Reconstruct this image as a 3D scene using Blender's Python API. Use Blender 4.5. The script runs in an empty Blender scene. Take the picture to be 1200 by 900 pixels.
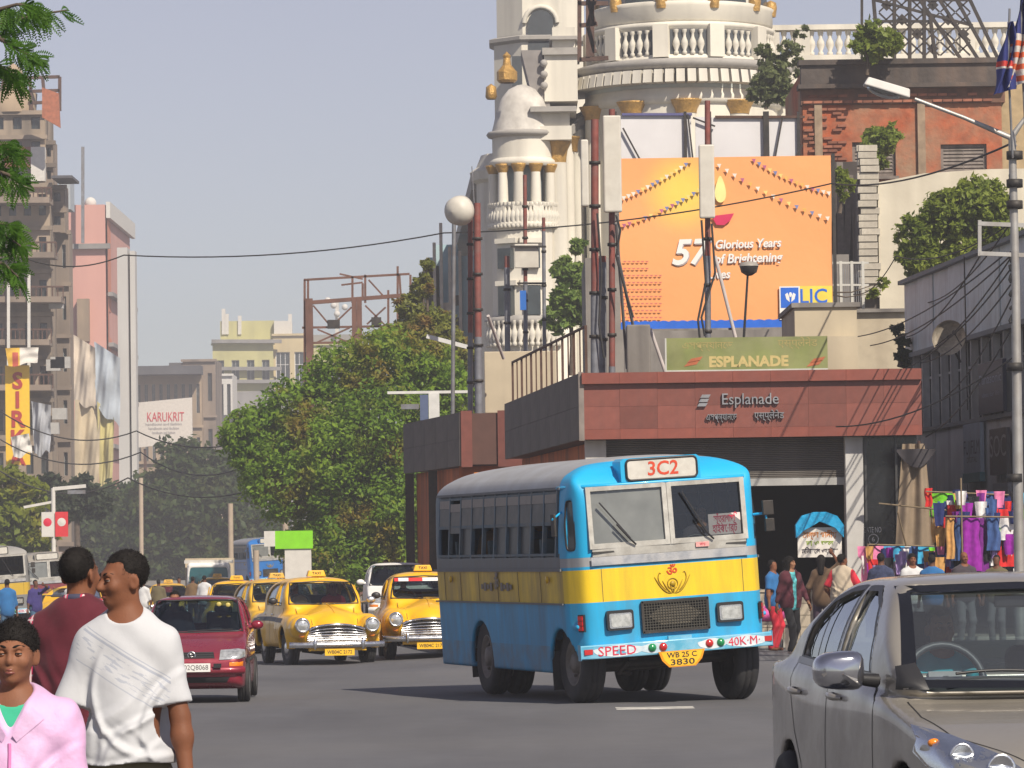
import bpy, bmesh, math, random
import numpy as np
from mathutils import Vector, Matrix
R = math.radians
rng = np.random.default_rng(7)
random.seed(7)
SC = bpy.context.scene
COL = SC.collection
# ------------------------------------------------------------------ camera
FPX, W0, H0 = 5000.0,1200.0,900.0          # focal length in pixels of the 1200 x 900 photograph
CAMH = 1.72
PITCH = math.atan(201.0 / FPX)
ROLL = R(0.8)
_F = Vector((0, math.cos(PITCH), math.sin(PITCH)))
_R0 = Vector((1,0,0))
_U0 = _R0.cross(_F)
_RT = math.cos(ROLL) * _R0 - math.sin(ROLL) * _U0
_UP = math.sin(ROLL) * _R0 + math.cos(ROLL) * _U0
cam_d = bpy.data.cameras.new('camera')
cam_d.sensor_width = 36.0
cam_d.lens = 36.0 * FPX / W0
cam_d.clip_start, cam_d.clip_end = 0.5,6000
cam = bpy.data.objects.new('camera', cam_d)
COL.objects.link(cam)
cam.matrix_world = Matrix(((_RT.x, _UP.x,-_F.x,0),(_RT.y, _UP.y,-_F.y,0),(_RT.z, _UP.z,-_F.z, CAMH),(0,0,0,1)))
SC.camera = cam
def at(px, py, Y):
 """Point of the place seen at a pixel of the photograph, at distance Y down the street."""
 d = _F + _RT * ((px - W0 / 2) / FPX) + _UP * ((H0 / 2 - py) / FPX)
 t = Y / d.y
 return Vector((d.x * t, Y, CAMH + d.z * t))
def ax(px, Y, py=600): return at(px, py, Y).x
def az(py, Y, px=600): return at(px, py, Y).z
def GZ(x, y):
 """Height of the road: level round the station, falling gently down the street on its far side."""
 t = max(0., min(1.,(-1.2 - .113 * (y - 77) + 1.5 - x) / 5)); return -.0063 * max(0., y - 48) * t * t * (3 - 2 * t)
def ground_at(px, py):
 d = _F + _RT * ((px - W0 / 2) / FPX) + _UP * ((H0 / 2 - py) / FPX); t = -CAMH / d.z
 for _ in range(30): t = .5 * t + .5 * (GZ(d.x * t, d.y * t) - CAMH) / d.z
 return Vector((d.x * t, d.y * t, GZ(d.x * t, d.y * t)))
# ------------------------------------------------------------------ light
SUN_EL, SUN_AZ = R(43), R(150)               # azimuth clockwise from the view direction: behind the camera, to its right
world = bpy.data.worlds.new('World'); SC.world = world; world.use_nodes = True
_nt = world.node_tree
_sky = _nt.nodes.new('ShaderNodeTexSky'); _sky.sky_type = 'NISHITA'; _sky.sun_disc = False
_sky.sun_elevation = SUN_EL; _sky.sun_rotation = SUN_AZ
_sky.air_density, _sky.dust_density, _sky.ozone_density = 1.0,0.3,4.0
_bg = _nt.nodes['Background']; _bg.inputs['Strength'].default_value = 0.064
_hs = _nt.nodes.new('ShaderNodeHueSaturation'); _hs.inputs['Saturation'].default_value = .50; _hs.inputs['Hue'].default_value = .54     # a dusty winter sky: the same sky, paler and greyer all over
_nt.links.new(_sky.outputs['Color'], _hs.inputs['Color']); _nt.links.new(_hs.outputs['Color'], _bg.inputs['Color'])
sun_d = bpy.data.lights.new('sun', 'SUN'); sun_d.energy = 4.2; sun_d.angle = R(0.5); sun_d.color = (1.0,0.90,0.76)
sun = bpy.data.objects.new('sun', sun_d); COL.objects.link(sun)
_sd = Vector((math.sin(SUN_AZ) * math.cos(SUN_EL), math.cos(SUN_AZ) * math.cos(SUN_EL), math.sin(SUN_EL)))
sun.rotation_euler = (-_sd).to_track_quat('-Z', 'Y').to_euler(); sun.location = (0,0,60)
SC.view_settings.view_transform = 'Standard'; SC.view_settings.look = 'None'
SC.view_settings.exposure = 0.42; SC.view_settings.gamma = 1.0
SC.cycles.max_bounces = 6; SC.cycles.transparent_max_bounces = 24; SC.cycles.volume_bounces = 1
SC.cycles.caustics_reflective = False; SC.cycles.caustics_refractive = False
try: SC.cycles.use_denoising = True
except Exception: pass
# ------------------------------------------------------------------ materials
def _n(nt, t, **kw):
 n = nt.nodes.new(t)
 for k, v in kw.items():
  if k in n.inputs.keys() if isinstance(k, str) else False: n.inputs[k].default_value = v
  else: setattr(n, k, v)
 return n
_mats = {}
def M(name, col, rough=.6, metal=0., var=.12, scale=4., bump=0., bscale=40., dirt=None, streak=None, coat=0., spec=.5, emit=None, rnd=0., sheen=0., trans=0., bdist=.01):
 """Procedural principled material: colour varied by noise, optional dirt patches (rgb, amount, scale), rain streaks (rgb, amount, scale), relief."""
 if name in _mats: return _mats[name]
 m = bpy.data.materials.new(name); m.use_nodes = True; nt = m.node_tree; L = nt.links.new
 b = nt.nodes['Principled BSDF']
 tc = _n(nt, 'ShaderNodeTexCoord')
 no = _n(nt, 'ShaderNodeTexNoise'); no.inputs['Scale'].default_value = scale; no.inputs['Detail'].default_value = 5
 L(tc.outputs['Object'], no.inputs['Vector'])
 mr = _n(nt, 'ShaderNodeMapRange'); mr.inputs[1].default_value = .25; mr.inputs[2].default_value = .75
 mr.inputs[3].default_value = 1 - var; mr.inputs[4].default_value = 1 + var
 L(no.outputs['Fac'], mr.inputs[0])
 val = mr.outputs[0]
 if rnd:
  oi = _n(nt, 'ShaderNodeObjectInfo'); r2 = _n(nt, 'ShaderNodeMapRange'); r2.inputs[3].default_value = 1 - rnd; r2.inputs[4].default_value = 1 + rnd
  L(oi.outputs['Random'], r2.inputs[0]); mm = _n(nt, 'ShaderNodeMath', operation='MULTIPLY'); L(val, mm.inputs[0]); L(r2.outputs[0], mm.inputs[1]); val = mm.outputs[0]
 mx = _n(nt, 'ShaderNodeVectorMath', operation='SCALE'); mx.inputs[0].default_value = col[:3]; L(val, mx.inputs['Scale'])
 cur = mx.outputs[0]
 def blend(cur, fac, rgb):
  x = _n(nt, 'ShaderNodeMix', data_type='RGBA'); L(fac, x.inputs[0]); L(cur, x.inputs[6]); x.inputs[7].default_value = (*rgb[:3],1); return x.outputs[2]
 rsock = None
 if dirt:
  n2 = _n(nt, 'ShaderNodeTexNoise'); n2.inputs['Scale'].default_value = dirt[2]; n2.inputs['Detail'].default_value = 8; n2.inputs['Roughness'].default_value = .65
  L(tc.outputs['Object'], n2.inputs['Vector'])
  r = _n(nt, 'ShaderNodeMapRange'); r.inputs[1].default_value = .42; r.inputs[2].default_value = .68; r.inputs[4].default_value = dirt[1]
  L(n2.outputs['Fac'], r.inputs[0]); cur = blend(cur, r.outputs[0], dirt[0]); rsock = r.outputs[0]
 if streak:
  mp = _n(nt, 'ShaderNodeMapping'); mp.inputs['Scale'].default_value = (1,1,.07); L(tc.outputs['Object'], mp.inputs['Vector'])
  n3 = _n(nt, 'ShaderNodeTexNoise'); n3.inputs['Scale'].default_value = streak[2]; n3.inputs['Detail'].default_value = 6
  L(mp.outputs[0], n3.inputs['Vector'])
  r = _n(nt, 'ShaderNodeMapRange'); r.inputs[1].default_value = .45; r.inputs[2].default_value = .72; r.inputs[4].default_value = streak[1]
  L(n3.outputs['Fac'], r.inputs[0]); cur = blend(cur, r.outputs[0], streak[0])
 L(cur, b.inputs['Base Color'])
 b.inputs['Roughness'].default_value = rough; b.inputs['Metallic'].default_value = metal
 b.inputs['Specular IOR Level'].default_value = spec; b.inputs['Coat Weight'].default_value = coat; b.inputs['Coat Roughness'].default_value = .06
 if rsock is not None and rough < .5:
  r = _n(nt, 'ShaderNodeMapRange'); r.inputs[2].default_value = max(.01, dirt[1]); r.inputs[3].default_value = rough; r.inputs[4].default_value = min(1, rough + .35)
  L(rsock, r.inputs[0]); L(r.outputs[0], b.inputs['Roughness'])
 if sheen: b.inputs['Sheen Weight'].default_value = sheen
 if trans: b.inputs['Transmission Weight'].default_value = trans
 if emit: b.inputs['Emission Color'].default_value = (*emit[:3],1); b.inputs['Emission Strength'].default_value = emit[3]
 if bump:
  n4 = _n(nt, 'ShaderNodeTexNoise'); n4.inputs['Scale'].default_value = bscale; n4.inputs['Detail'].default_value = 6
  L(tc.outputs['Object'], n4.inputs['Vector'])
  bp = _n(nt, 'ShaderNodeBump'); bp.inputs['Strength'].default_value = bump; bp.inputs['Distance'].default_value = bdist
  L(n4.outputs['Fac'], bp.inputs['Height']); L(bp.outputs[0], b.inputs['Normal'])
 _mats[name] = m
 return m
def glass(name, tint=(.5,.6,.6), refl=.12, rough=.03, dust=0.):
 """Thin see-through pane: transparent with a fresnel-weighted glossy coat and a little dust."""
 if name in _mats: return _mats[name]
 m = bpy.data.materials.new(name); m.use_nodes = True; nt = m.node_tree; L = nt.links.new
 nt.nodes.remove(nt.nodes['Principled BSDF']); out = nt.nodes['Material Output']
 tr = _n(nt, 'ShaderNodeBsdfTransparent'); tr.inputs[0].default_value = (*tint,1)
 gl = _n(nt, 'ShaderNodeBsdfGlossy'); gl.inputs['Roughness'].default_value = rough; gl.inputs[0].default_value = (.9,.95,1,1)
 lw = _n(nt, 'ShaderNodeFresnel'); lw.inputs[0].default_value = 1.5
 ad = _n(nt, 'ShaderNodeMath', operation='MULTIPLY_ADD', use_clamp=True); ad.inputs[1].default_value = .55; ad.inputs[2].default_value = refl * .7; L(lw.outputs[0], ad.inputs[0])
 mx = _n(nt, 'ShaderNodeMixShader'); L(ad.outputs[0], mx.inputs[0]); L(tr.outputs[0], mx.inputs[1]); L(gl.outputs[0], mx.inputs[2])
 last = mx.outputs[0]
 if dust:
  df = _n(nt, 'ShaderNodeBsdfDiffuse'); df.inputs[0].default_value = (.42,.44,.42,1)
  tc = _n(nt, 'ShaderNodeTexCoord'); no = _n(nt, 'ShaderNodeTexNoise'); no.inputs['Scale'].default_value = 3; no.inputs['Detail'].default_value = 6
  L(tc.outputs['Object'], no.inputs['Vector'])
  mr = _n(nt, 'ShaderNodeMapRange'); mr.inputs[1].default_value = .2; mr.inputs[2].default_value = .8; mr.inputs[3].default_value = dust * .7; mr.inputs[4].default_value = dust * 1.3
  L(no.outputs['Fac'], mr.inputs[0])
  m2 = _n(nt, 'ShaderNodeMixShader'); L(mr.outputs[0], m2.inputs[0]); L(last, m2.inputs[1]); L(df.outputs[0], m2.inputs[2]); last = m2.outputs[0]
 L(last, out.inputs['Surface'])
 _mats[name] = m
 return m
def leafmat(name, a, b, c=None, scale=.8, camt=.5):
 """Leaves: two greens chosen leaf by leaf and clump by clump, an optional third tint in patches, with light passing through."""
 if name in _mats: return _mats[name]
 m = bpy.data.materials.new(name); m.use_nodes = True; nt = m.node_tree; L = nt.links.new
 bs = nt.nodes['Principled BSDF']; out = nt.nodes['Material Output']
 ge = _n(nt, 'ShaderNodeNewGeometry'); tc = _n(nt, 'ShaderNodeTexCoord')
 no = _n(nt, 'ShaderNodeTexNoise'); no.inputs['Scale'].default_value = scale; no.inputs['Detail'].default_value = 3; L(tc.outputs['Object'], no.inputs['Vector'])
 ad = _n(nt, 'ShaderNodeMath', operation='MULTIPLY_ADD'); ad.inputs[1].default_value = .5; L(ge.outputs['Random Per Island'], ad.inputs[0])
 mr = _n(nt, 'ShaderNodeMapRange'); mr.inputs[1].default_value = .3; mr.inputs[2].default_value = .7; mr.inputs[4].default_value = .5; L(no.outputs['Fac'], mr.inputs[0]); L(mr.outputs[0], ad.inputs[2])
 x = _n(nt, 'ShaderNodeMix', data_type='RGBA'); L(ad.outputs[0], x.inputs[0]); x.inputs[6].default_value = (*a,1); x.inputs[7].default_value = (*b,1)
 cur = x.outputs[2]
 if c:
  n2 = _n(nt, 'ShaderNodeTexNoise'); n2.inputs['Scale'].default_value = scale * 1.7; n2.inputs['Detail'].default_value = 4; L(tc.outputs['Object'], n2.inputs['Vector'])
  r2 = _n(nt, 'ShaderNodeMapRange'); r2.inputs[1].default_value = .52; r2.inputs[2].default_value = .66; r2.inputs[4].default_value = camt; L(n2.outputs['Fac'], r2.inputs[0])
  y = _n(nt, 'ShaderNodeMix', data_type='RGBA'); L(r2.outputs[0], y.inputs[0]); L(cur, y.inputs[6]); y.inputs[7].default_value = (*c,1); cur = y.outputs[2]
 L(cur, bs.inputs['Base Color']); bs.inputs['Roughness'].default_value = .55; bs.inputs['Specular IOR Level'].default_value = .3
 tl = _n(nt, 'ShaderNodeBsdfTranslucent'); L(cur, tl.inputs[0])
 ms = _n(nt, 'ShaderNodeMixShader'); ms.inputs[0].default_value = .5; L(bs.outputs[0], ms.inputs[1]); L(tl.outputs[0], ms.inputs[2]); L(ms.outputs[0], out.inputs['Surface'])
 _mats[name] = m
 return m
def paint(name, zones, rough=.35, coat=.3, metal=0., dirt=None, dirtmask=None, var=.05, scale=3., bump=0., bscale=8.):
 """Paint in zones: a list of (rgb, [(axis, sign, value), ...]) in the object's own coordinates; later zones lie over earlier ones."""
 if name in _mats: return _mats[name]
 m = M(name,(1,1,1), rough=rough, coat=coat, metal=metal, var=var, scale=scale, bump=bump, bscale=bscale); nt = m.node_tree; L = nt.links.new
 tc = _n(nt, 'ShaderNodeTexCoord'); sp = _n(nt, 'ShaderNodeSeparateXYZ'); L(tc.outputs['Object'], sp.inputs[0])
 def mask(conds):
  cur = None
  for a, sg, v in conds:
   src = sp.outputs['xyz'.index(a[-1])]
   if a[0] == 'a':
    q = _n(nt, 'ShaderNodeMath', operation='ABSOLUTE'); L(src, q.inputs[0]); src = q.outputs[0]
   q = _n(nt, 'ShaderNodeMath', operation='GREATER_THAN' if sg == '>' else 'LESS_THAN'); L(src, q.inputs[0]); q.inputs[1].default_value = v
   if cur is None: cur = q.outputs[0]
   else:
    w = _n(nt, 'ShaderNodeMath', operation='MULTIPLY'); L(cur, w.inputs[0]); L(q.outputs[0], w.inputs[1]); cur = w.outputs[0]
  return cur
 cur = None
 for rgb, conds in zones:
  if cur is None:
   r = _n(nt, 'ShaderNodeRGB'); r.outputs[0].default_value = (*rgb,1); cur = r.outputs[0]; continue
  x = _n(nt, 'ShaderNodeMix', data_type='RGBA'); L(mask(conds), x.inputs[0]); L(cur, x.inputs[6]); x.inputs[7].default_value = (*rgb,1); cur = x.outputs[2]
 b = nt.nodes['Principled BSDF']; old = b.inputs['Base Color'].links[0].from_node
 L(cur, old.inputs[0]); cur = old.outputs[0]
 for d, dm in zip(dirt or [], dirtmask or []):
  mp = _n(nt, 'ShaderNodeMapping'); mp.inputs['Scale'].default_value = d[3] if len(d) > 3 else (1,1,1); L(tc.outputs['Object'], mp.inputs['Vector'])
  n2 = _n(nt, 'ShaderNodeTexNoise'); n2.inputs['Scale'].default_value = d[2]; n2.inputs['Detail'].default_value = 8; n2.inputs['Roughness'].default_value = .6; L(mp.outputs[0], n2.inputs['Vector'])
  r = _n(nt, 'ShaderNodeMapRange'); r.inputs[1].default_value = .36; r.inputs[2].default_value = .66; r.inputs[4].default_value = d[1]; L(n2.outputs['Fac'], r.inputs[0]); fac = r.outputs[0]
  if dm:
   w = _n(nt, 'ShaderNodeMath', operation='MULTIPLY'); L(fac, w.inputs[0]); L(mask(dm), w.inputs[1]); fac = w.outputs[0]
  x = _n(nt, 'ShaderNodeMix', data_type='RGBA'); L(fac, x.inputs[0]); L(cur, x.inputs[6]); x.inputs[7].default_value = (*d[0],1); cur = x.outputs[2]
 L(cur, b.inputs['Base Color'])
 return m
# ------------------------------------------------------------------ objects
def tag(o, label=None, cat=None, group=None, kind=None):
 if label: o['label'] = label
 if cat: o['category'] = cat
 if group: o['group'] = group
 if kind: o['kind'] = kind
 return o
def T(name, label, cat, loc=(0,0,0), rz=0., group=None, parent=None):
 o = bpy.data.objects.new(name, None); COL.objects.link(o); o.empty_display_size = .1
 o.location = loc; o.rotation_euler = (0,0, rz)
 return tag(o, label, cat, group)
def link(name, me, parent=None, loc=None, rot=None):
 o = bpy.data.objects.new(name, me); COL.objects.link(o)
 if parent is not None: o.parent = parent
 if loc is not None: o.location = loc
 if rot is not None: o.rotation_euler = rot
 return o
_kids = {}
def kids(o): return [c for c in bpy.data.objects if c.parent is o]
def dup(root, loc=None, rz=None, label=None, group=None, swap=None, scale=None):
 """A copy of a thing with copies of its parts and sub-parts (shared mesh data unless a material is swapped)."""
 def cp(o, par):
  c = o.copy(); COL.objects.link(c); c.parent = par
  if swap and o.data is not None and any(s and s.name in swap for s in o.data.materials):
   c.data = o.data.copy()
   for i, s in enumerate(c.data.materials):
    if s and s.name in swap: c.data.materials[i] = swap[s.name]
  for k in tree.get(o.name,()): cp(k, c)
  return c
 tree = {}
 for o in bpy.data.objects:
  if o.parent is not None: tree.setdefault(o.parent.name,[]).append(o)
 c = cp(root, None)
 if loc is not None: c.location = loc
 if rz is not None: c.rotation_euler = (0,0, rz)
 if scale is not None: c.scale = (scale,) * 3
 if label: c['label'] = label
 if group: c['group'] = group
 return c
def mesh_np(name, v, f, mats=None, smooth=False, mi=None):
 """Mesh from numpy arrays: v (n,3), f (m,3|4)."""
 v = np.asarray(v, np.float32); f = np.asarray(f, np.int32)
 me = bpy.data.meshes.new(name); k = f.shape[1]
 me.vertices.add(len(v)); me.vertices.foreach_set('co', v.ravel())
 me.loops.add(f.size); me.loops.foreach_set('vertex_index', f.ravel())
 me.polygons.add(len(f)); me.polygons.foreach_set('loop_start', np.arange(0, f.size, k, dtype=np.int32))
 if mi is not None: me.polygons.foreach_set('material_index', np.asarray(mi, np.int32))
 me.polygons.foreach_set('use_smooth', np.full(len(f), bool(smooth)))
 me.update(calc_edges=True)
 for m in (mats if isinstance(mats,(list, tuple)) else [mats]):
  if m is not None: me.materials.append(m)
 return me
class MB:
 """Collects simple solids and links them as ONE mesh object."""
 def __init__(s): s.v = []; s.f = []; s.m = []; s.sm = []
 def add(s, vs, fs, mi=0, sm=False):
  n = len(s.v); s.v += [tuple(p) for p in vs]
  for f in fs: s.f.append(tuple(i + n for i in f)); s.m.append(mi); s.sm.append(sm)
  return s
 def box(s, c, d, rot=None, mi=0, taper=(1,1)):
  """Centre c, size d; rot a 3x3 matrix or a z angle; taper scales the top face."""
  hx, hy, hz = d[0] / 2, d[1] / 2, d[2] / 2
  vs = [Vector((x * hx * (taper[0] if z > 0 else 1), y * hy * (taper[1] if z > 0 else 1), z * hz)) for z in (-1,1) for x, y in ((-1,-1),(1,-1),(1,1),(-1,1))]
  if rot is not None:
   if not isinstance(rot, Matrix): rot = Matrix.Rotation(rot,3, 'Z')
   vs = [rot @ p for p in vs]
  c = Vector(c)
  return s.add([p + c for p in vs],[(3,2,1,0),(4,5,6,7),(0,1,5,4),(1,2,6,5),(2,3,7,6),(3,0,4,7)], mi)
 def b(s, x0, x1, y0, y1, z0, z1, mi=0):
  return s.box(((x0 + x1) / 2,(y0 + y1) / 2,(z0 + z1) / 2),(abs(x1 - x0), abs(y1 - y0), abs(z1 - z0)), mi=mi)
 def tube(s, pts, r, n=8, mi=0, cap=True, sm=True):
  pts = [Vector(p) for p in pts]; rs = r if isinstance(r,(list, tuple)) else [r] * len(pts)
  vs, fs = [],[]; prev = None
  for i, p in enumerate(pts):
   d = (pts[min(i + 1, len(pts) - 1)] - pts[max(i - 1,0)])
   d = d.normalized() if d.length > 1e-9 else Vector((0,0,1))
   if prev is None: a = d.orthogonal().normalized()
   else:
    a = prev - d * prev.dot(d); a = a.normalized() if a.length > 1e-6 else d.orthogonal().normalized()
   prev = a; b = d.cross(a)
   for k in range(n):
    t = 2 * math.pi * (k + .5) / n; vs.append(p + (a * math.cos(t) + b * math.sin(t)) * rs[i])
  for i in range(len(pts) - 1):
   for k in range(n):
    k2 = (k + 1) % n; fs.append((i * n + k, i * n + k2,(i + 1) * n + k2,(i + 1) * n + k))
  s.add(vs, fs, mi, sm)
  if cap:
   s.add([vs[k] for k in range(n)],[tuple(reversed(range(n)))], mi); s.add(vs[-n:],[tuple(range(n))], mi)
  return s
 def bar(s, p, q, w, h=None, mi=0, up=(0,0,1)):
  """Square bar from p to q."""
  p, q = Vector(p), Vector(q); h = h or w; d = q - p; L = d.length; d = d / L
  u = Vector(up);
  if abs(d.dot(u)) > .98: u = Vector((0,1,0))
  a = d.cross(u).normalized(); c = a.cross(d)
  return s.box((p + q) / 2,(w, L, h), Matrix((a, d, c)).transposed(), mi)
 def lathe(s, prof, c=(0,0,0), n=16, mi=0, sm=True, axis='z', a0=0, a1=2 * math.pi):
  """prof: (radius, height) pairs turned about an axis through c."""
  full = abs(a1 - a0 - 2 * math.pi) < 1e-6; cols = n if full else n + 1; vs = []
  for r, z in prof:
   for k in range(cols):
    t = a0 + (a1 - a0) * k / n; x, y = r * math.cos(t), r * math.sin(t)
    p = (x, y, z) if axis == 'z' else ((z, x, y) if axis == 'x' else (x, z, y))
    vs.append((p[0] + c[0], p[1] + c[1], p[2] + c[2]))
  fs = []
  for i in range(len(prof) - 1):
   for k in range(n):
    k2 = (k + 1) % cols; q = (i * cols + k, i * cols + k2,(i + 1) * cols + k2,(i + 1) * cols + k)
    fs.append(q if axis != 'y' else q[::-1])
  return s.add(vs, fs, mi, sm)
 def prism(s, poly, y0, y1, mi=0, plane='xz'):
  """Closed outline extruded along the third axis."""
  n = len(poly)
  def P(a, t): return {'xz': (a[0], t, a[1]), 'xy': (a[0], a[1], t), 'yz': (t, a[0], a[1])}[plane]
  vs = [P(a, y0) for a in poly] + [P(a, y1) for a in poly]
  fs = [tuple(range(n)), tuple(range(2 * n - 1, n - 1,-1))] + [(i, i + n,(i + 1) % n + n,(i + 1) % n) for i in range(n)]
  return s.add(vs, fs, mi)
 def ball(s, c, r, n=12, m=8, mi=0, rot=None):
  r = r if isinstance(r,(tuple, list)) else (r, r, r); vs, fs = [],[]; c = Vector(c)
  for i in range(m + 1):
   th = math.pi * i / m
   for k in range(n):
    ph = 2 * math.pi * k / n
    p = Vector((r[0] * math.sin(th) * math.cos(ph), r[1] * math.sin(th) * math.sin(ph), r[2] * math.cos(th)))
    if rot is not None: p = rot @ p
    vs.append(c + p)
  for i in range(m):
   for k in range(n): fs.append((i * n + k,(i + 1) * n + k,(i + 1) * n + (k + 1) % n, i * n + (k + 1) % n))
  return s.add(vs, fs, mi, True)
 def quad(s, a, b, c, d, mi=0): return s.add([a, b, c, d],[(0,1,2,3)], mi)
 def grid(s, fn, nu, nv, mi=0, sm=True):
  """Sheet of points fn(u, v), u and v from 0 to 1."""
  vs = [fn(i / nu, j / nv) for i in range(nu + 1) for j in range(nv + 1)]
  fs = [(i * (nv + 1) + j,(i + 1) * (nv + 1) + j,(i + 1) * (nv + 1) + j + 1, i * (nv + 1) + j + 1) for i in range(nu) for j in range(nv)]
  return s.add(vs, fs, mi, sm)
 def xf(s, mat):
  s.v = [tuple(mat @ Vector(p)) for p in s.v]; return s
 def mesh(s, name, mats):
  me = bpy.data.meshes.new(name); me.from_pydata(s.v,[], s.f); me.update()
  for m in (mats if isinstance(mats,(list, tuple)) else [mats]): me.materials.append(m)
  me.polygons.foreach_set('material_index', s.m); me.polygons.foreach_set('use_smooth', s.sm)
  return me
 def build(s, name, mats, parent=None, loc=None, rot=None, bevel=0., **tags):
  o = link(name, s.mesh(name, mats), parent, loc, rot)
  if bevel:
   md = o.modifiers.new('bevel', 'BEVEL'); md.width = bevel; md.segments = 2; md.limit_method = 'ANGLE'; md.angle_limit = R(40)
  if tags: tag(o, **tags)
  return o
def text_mesh(body, size=1., extrude=.0, bold=0., shear=0., align='CENTER', space=1., width=None, res=3):
 c = bpy.data.curves.new('lettering', 'FONT'); c.body = body; c.size = size; c.extrude = extrude; c.offset = bold; c.shear = shear
 c.align_x = align; c.align_y = 'CENTER'; c.space_character = space; c.resolution_u = res
 o = bpy.data.objects.new('lettering', c); COL.objects.link(o)
 dg = bpy.context.evaluated_depsgraph_get(); me = bpy.data.meshes.new_from_object(o.evaluated_get(dg))
 bpy.data.objects.remove(o); bpy.data.curves.remove(c)
 if width and len(me.vertices):
  co = np.empty(len(me.vertices) * 3, np.float32); me.vertices.foreach_get('co', co); co = co.reshape(-1,3)
  k = width / max(1e-6, np.ptp(co[:,0])); co[:,0] *= k; me.vertices.foreach_set('co', co.ravel())
 me.materials.clear()
 return me
_UPR = Matrix.Rotation(math.pi / 2,4, 'X')
def text(name, body, mat, parent, loc, size, rz=0., face=None, **kw):
 """Upright lettering that faces -y of its parent (or the 4x4 frame face)."""
 me = text_mesh(body, size, **kw); me.name = name; me.materials.append(mat)
 o = link(name, me, parent)
 o.matrix_local = Matrix.Translation(loc) @ (face if face is not None else Matrix.Rotation(rz,4, 'Z')) @ _UPR
 return o
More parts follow.
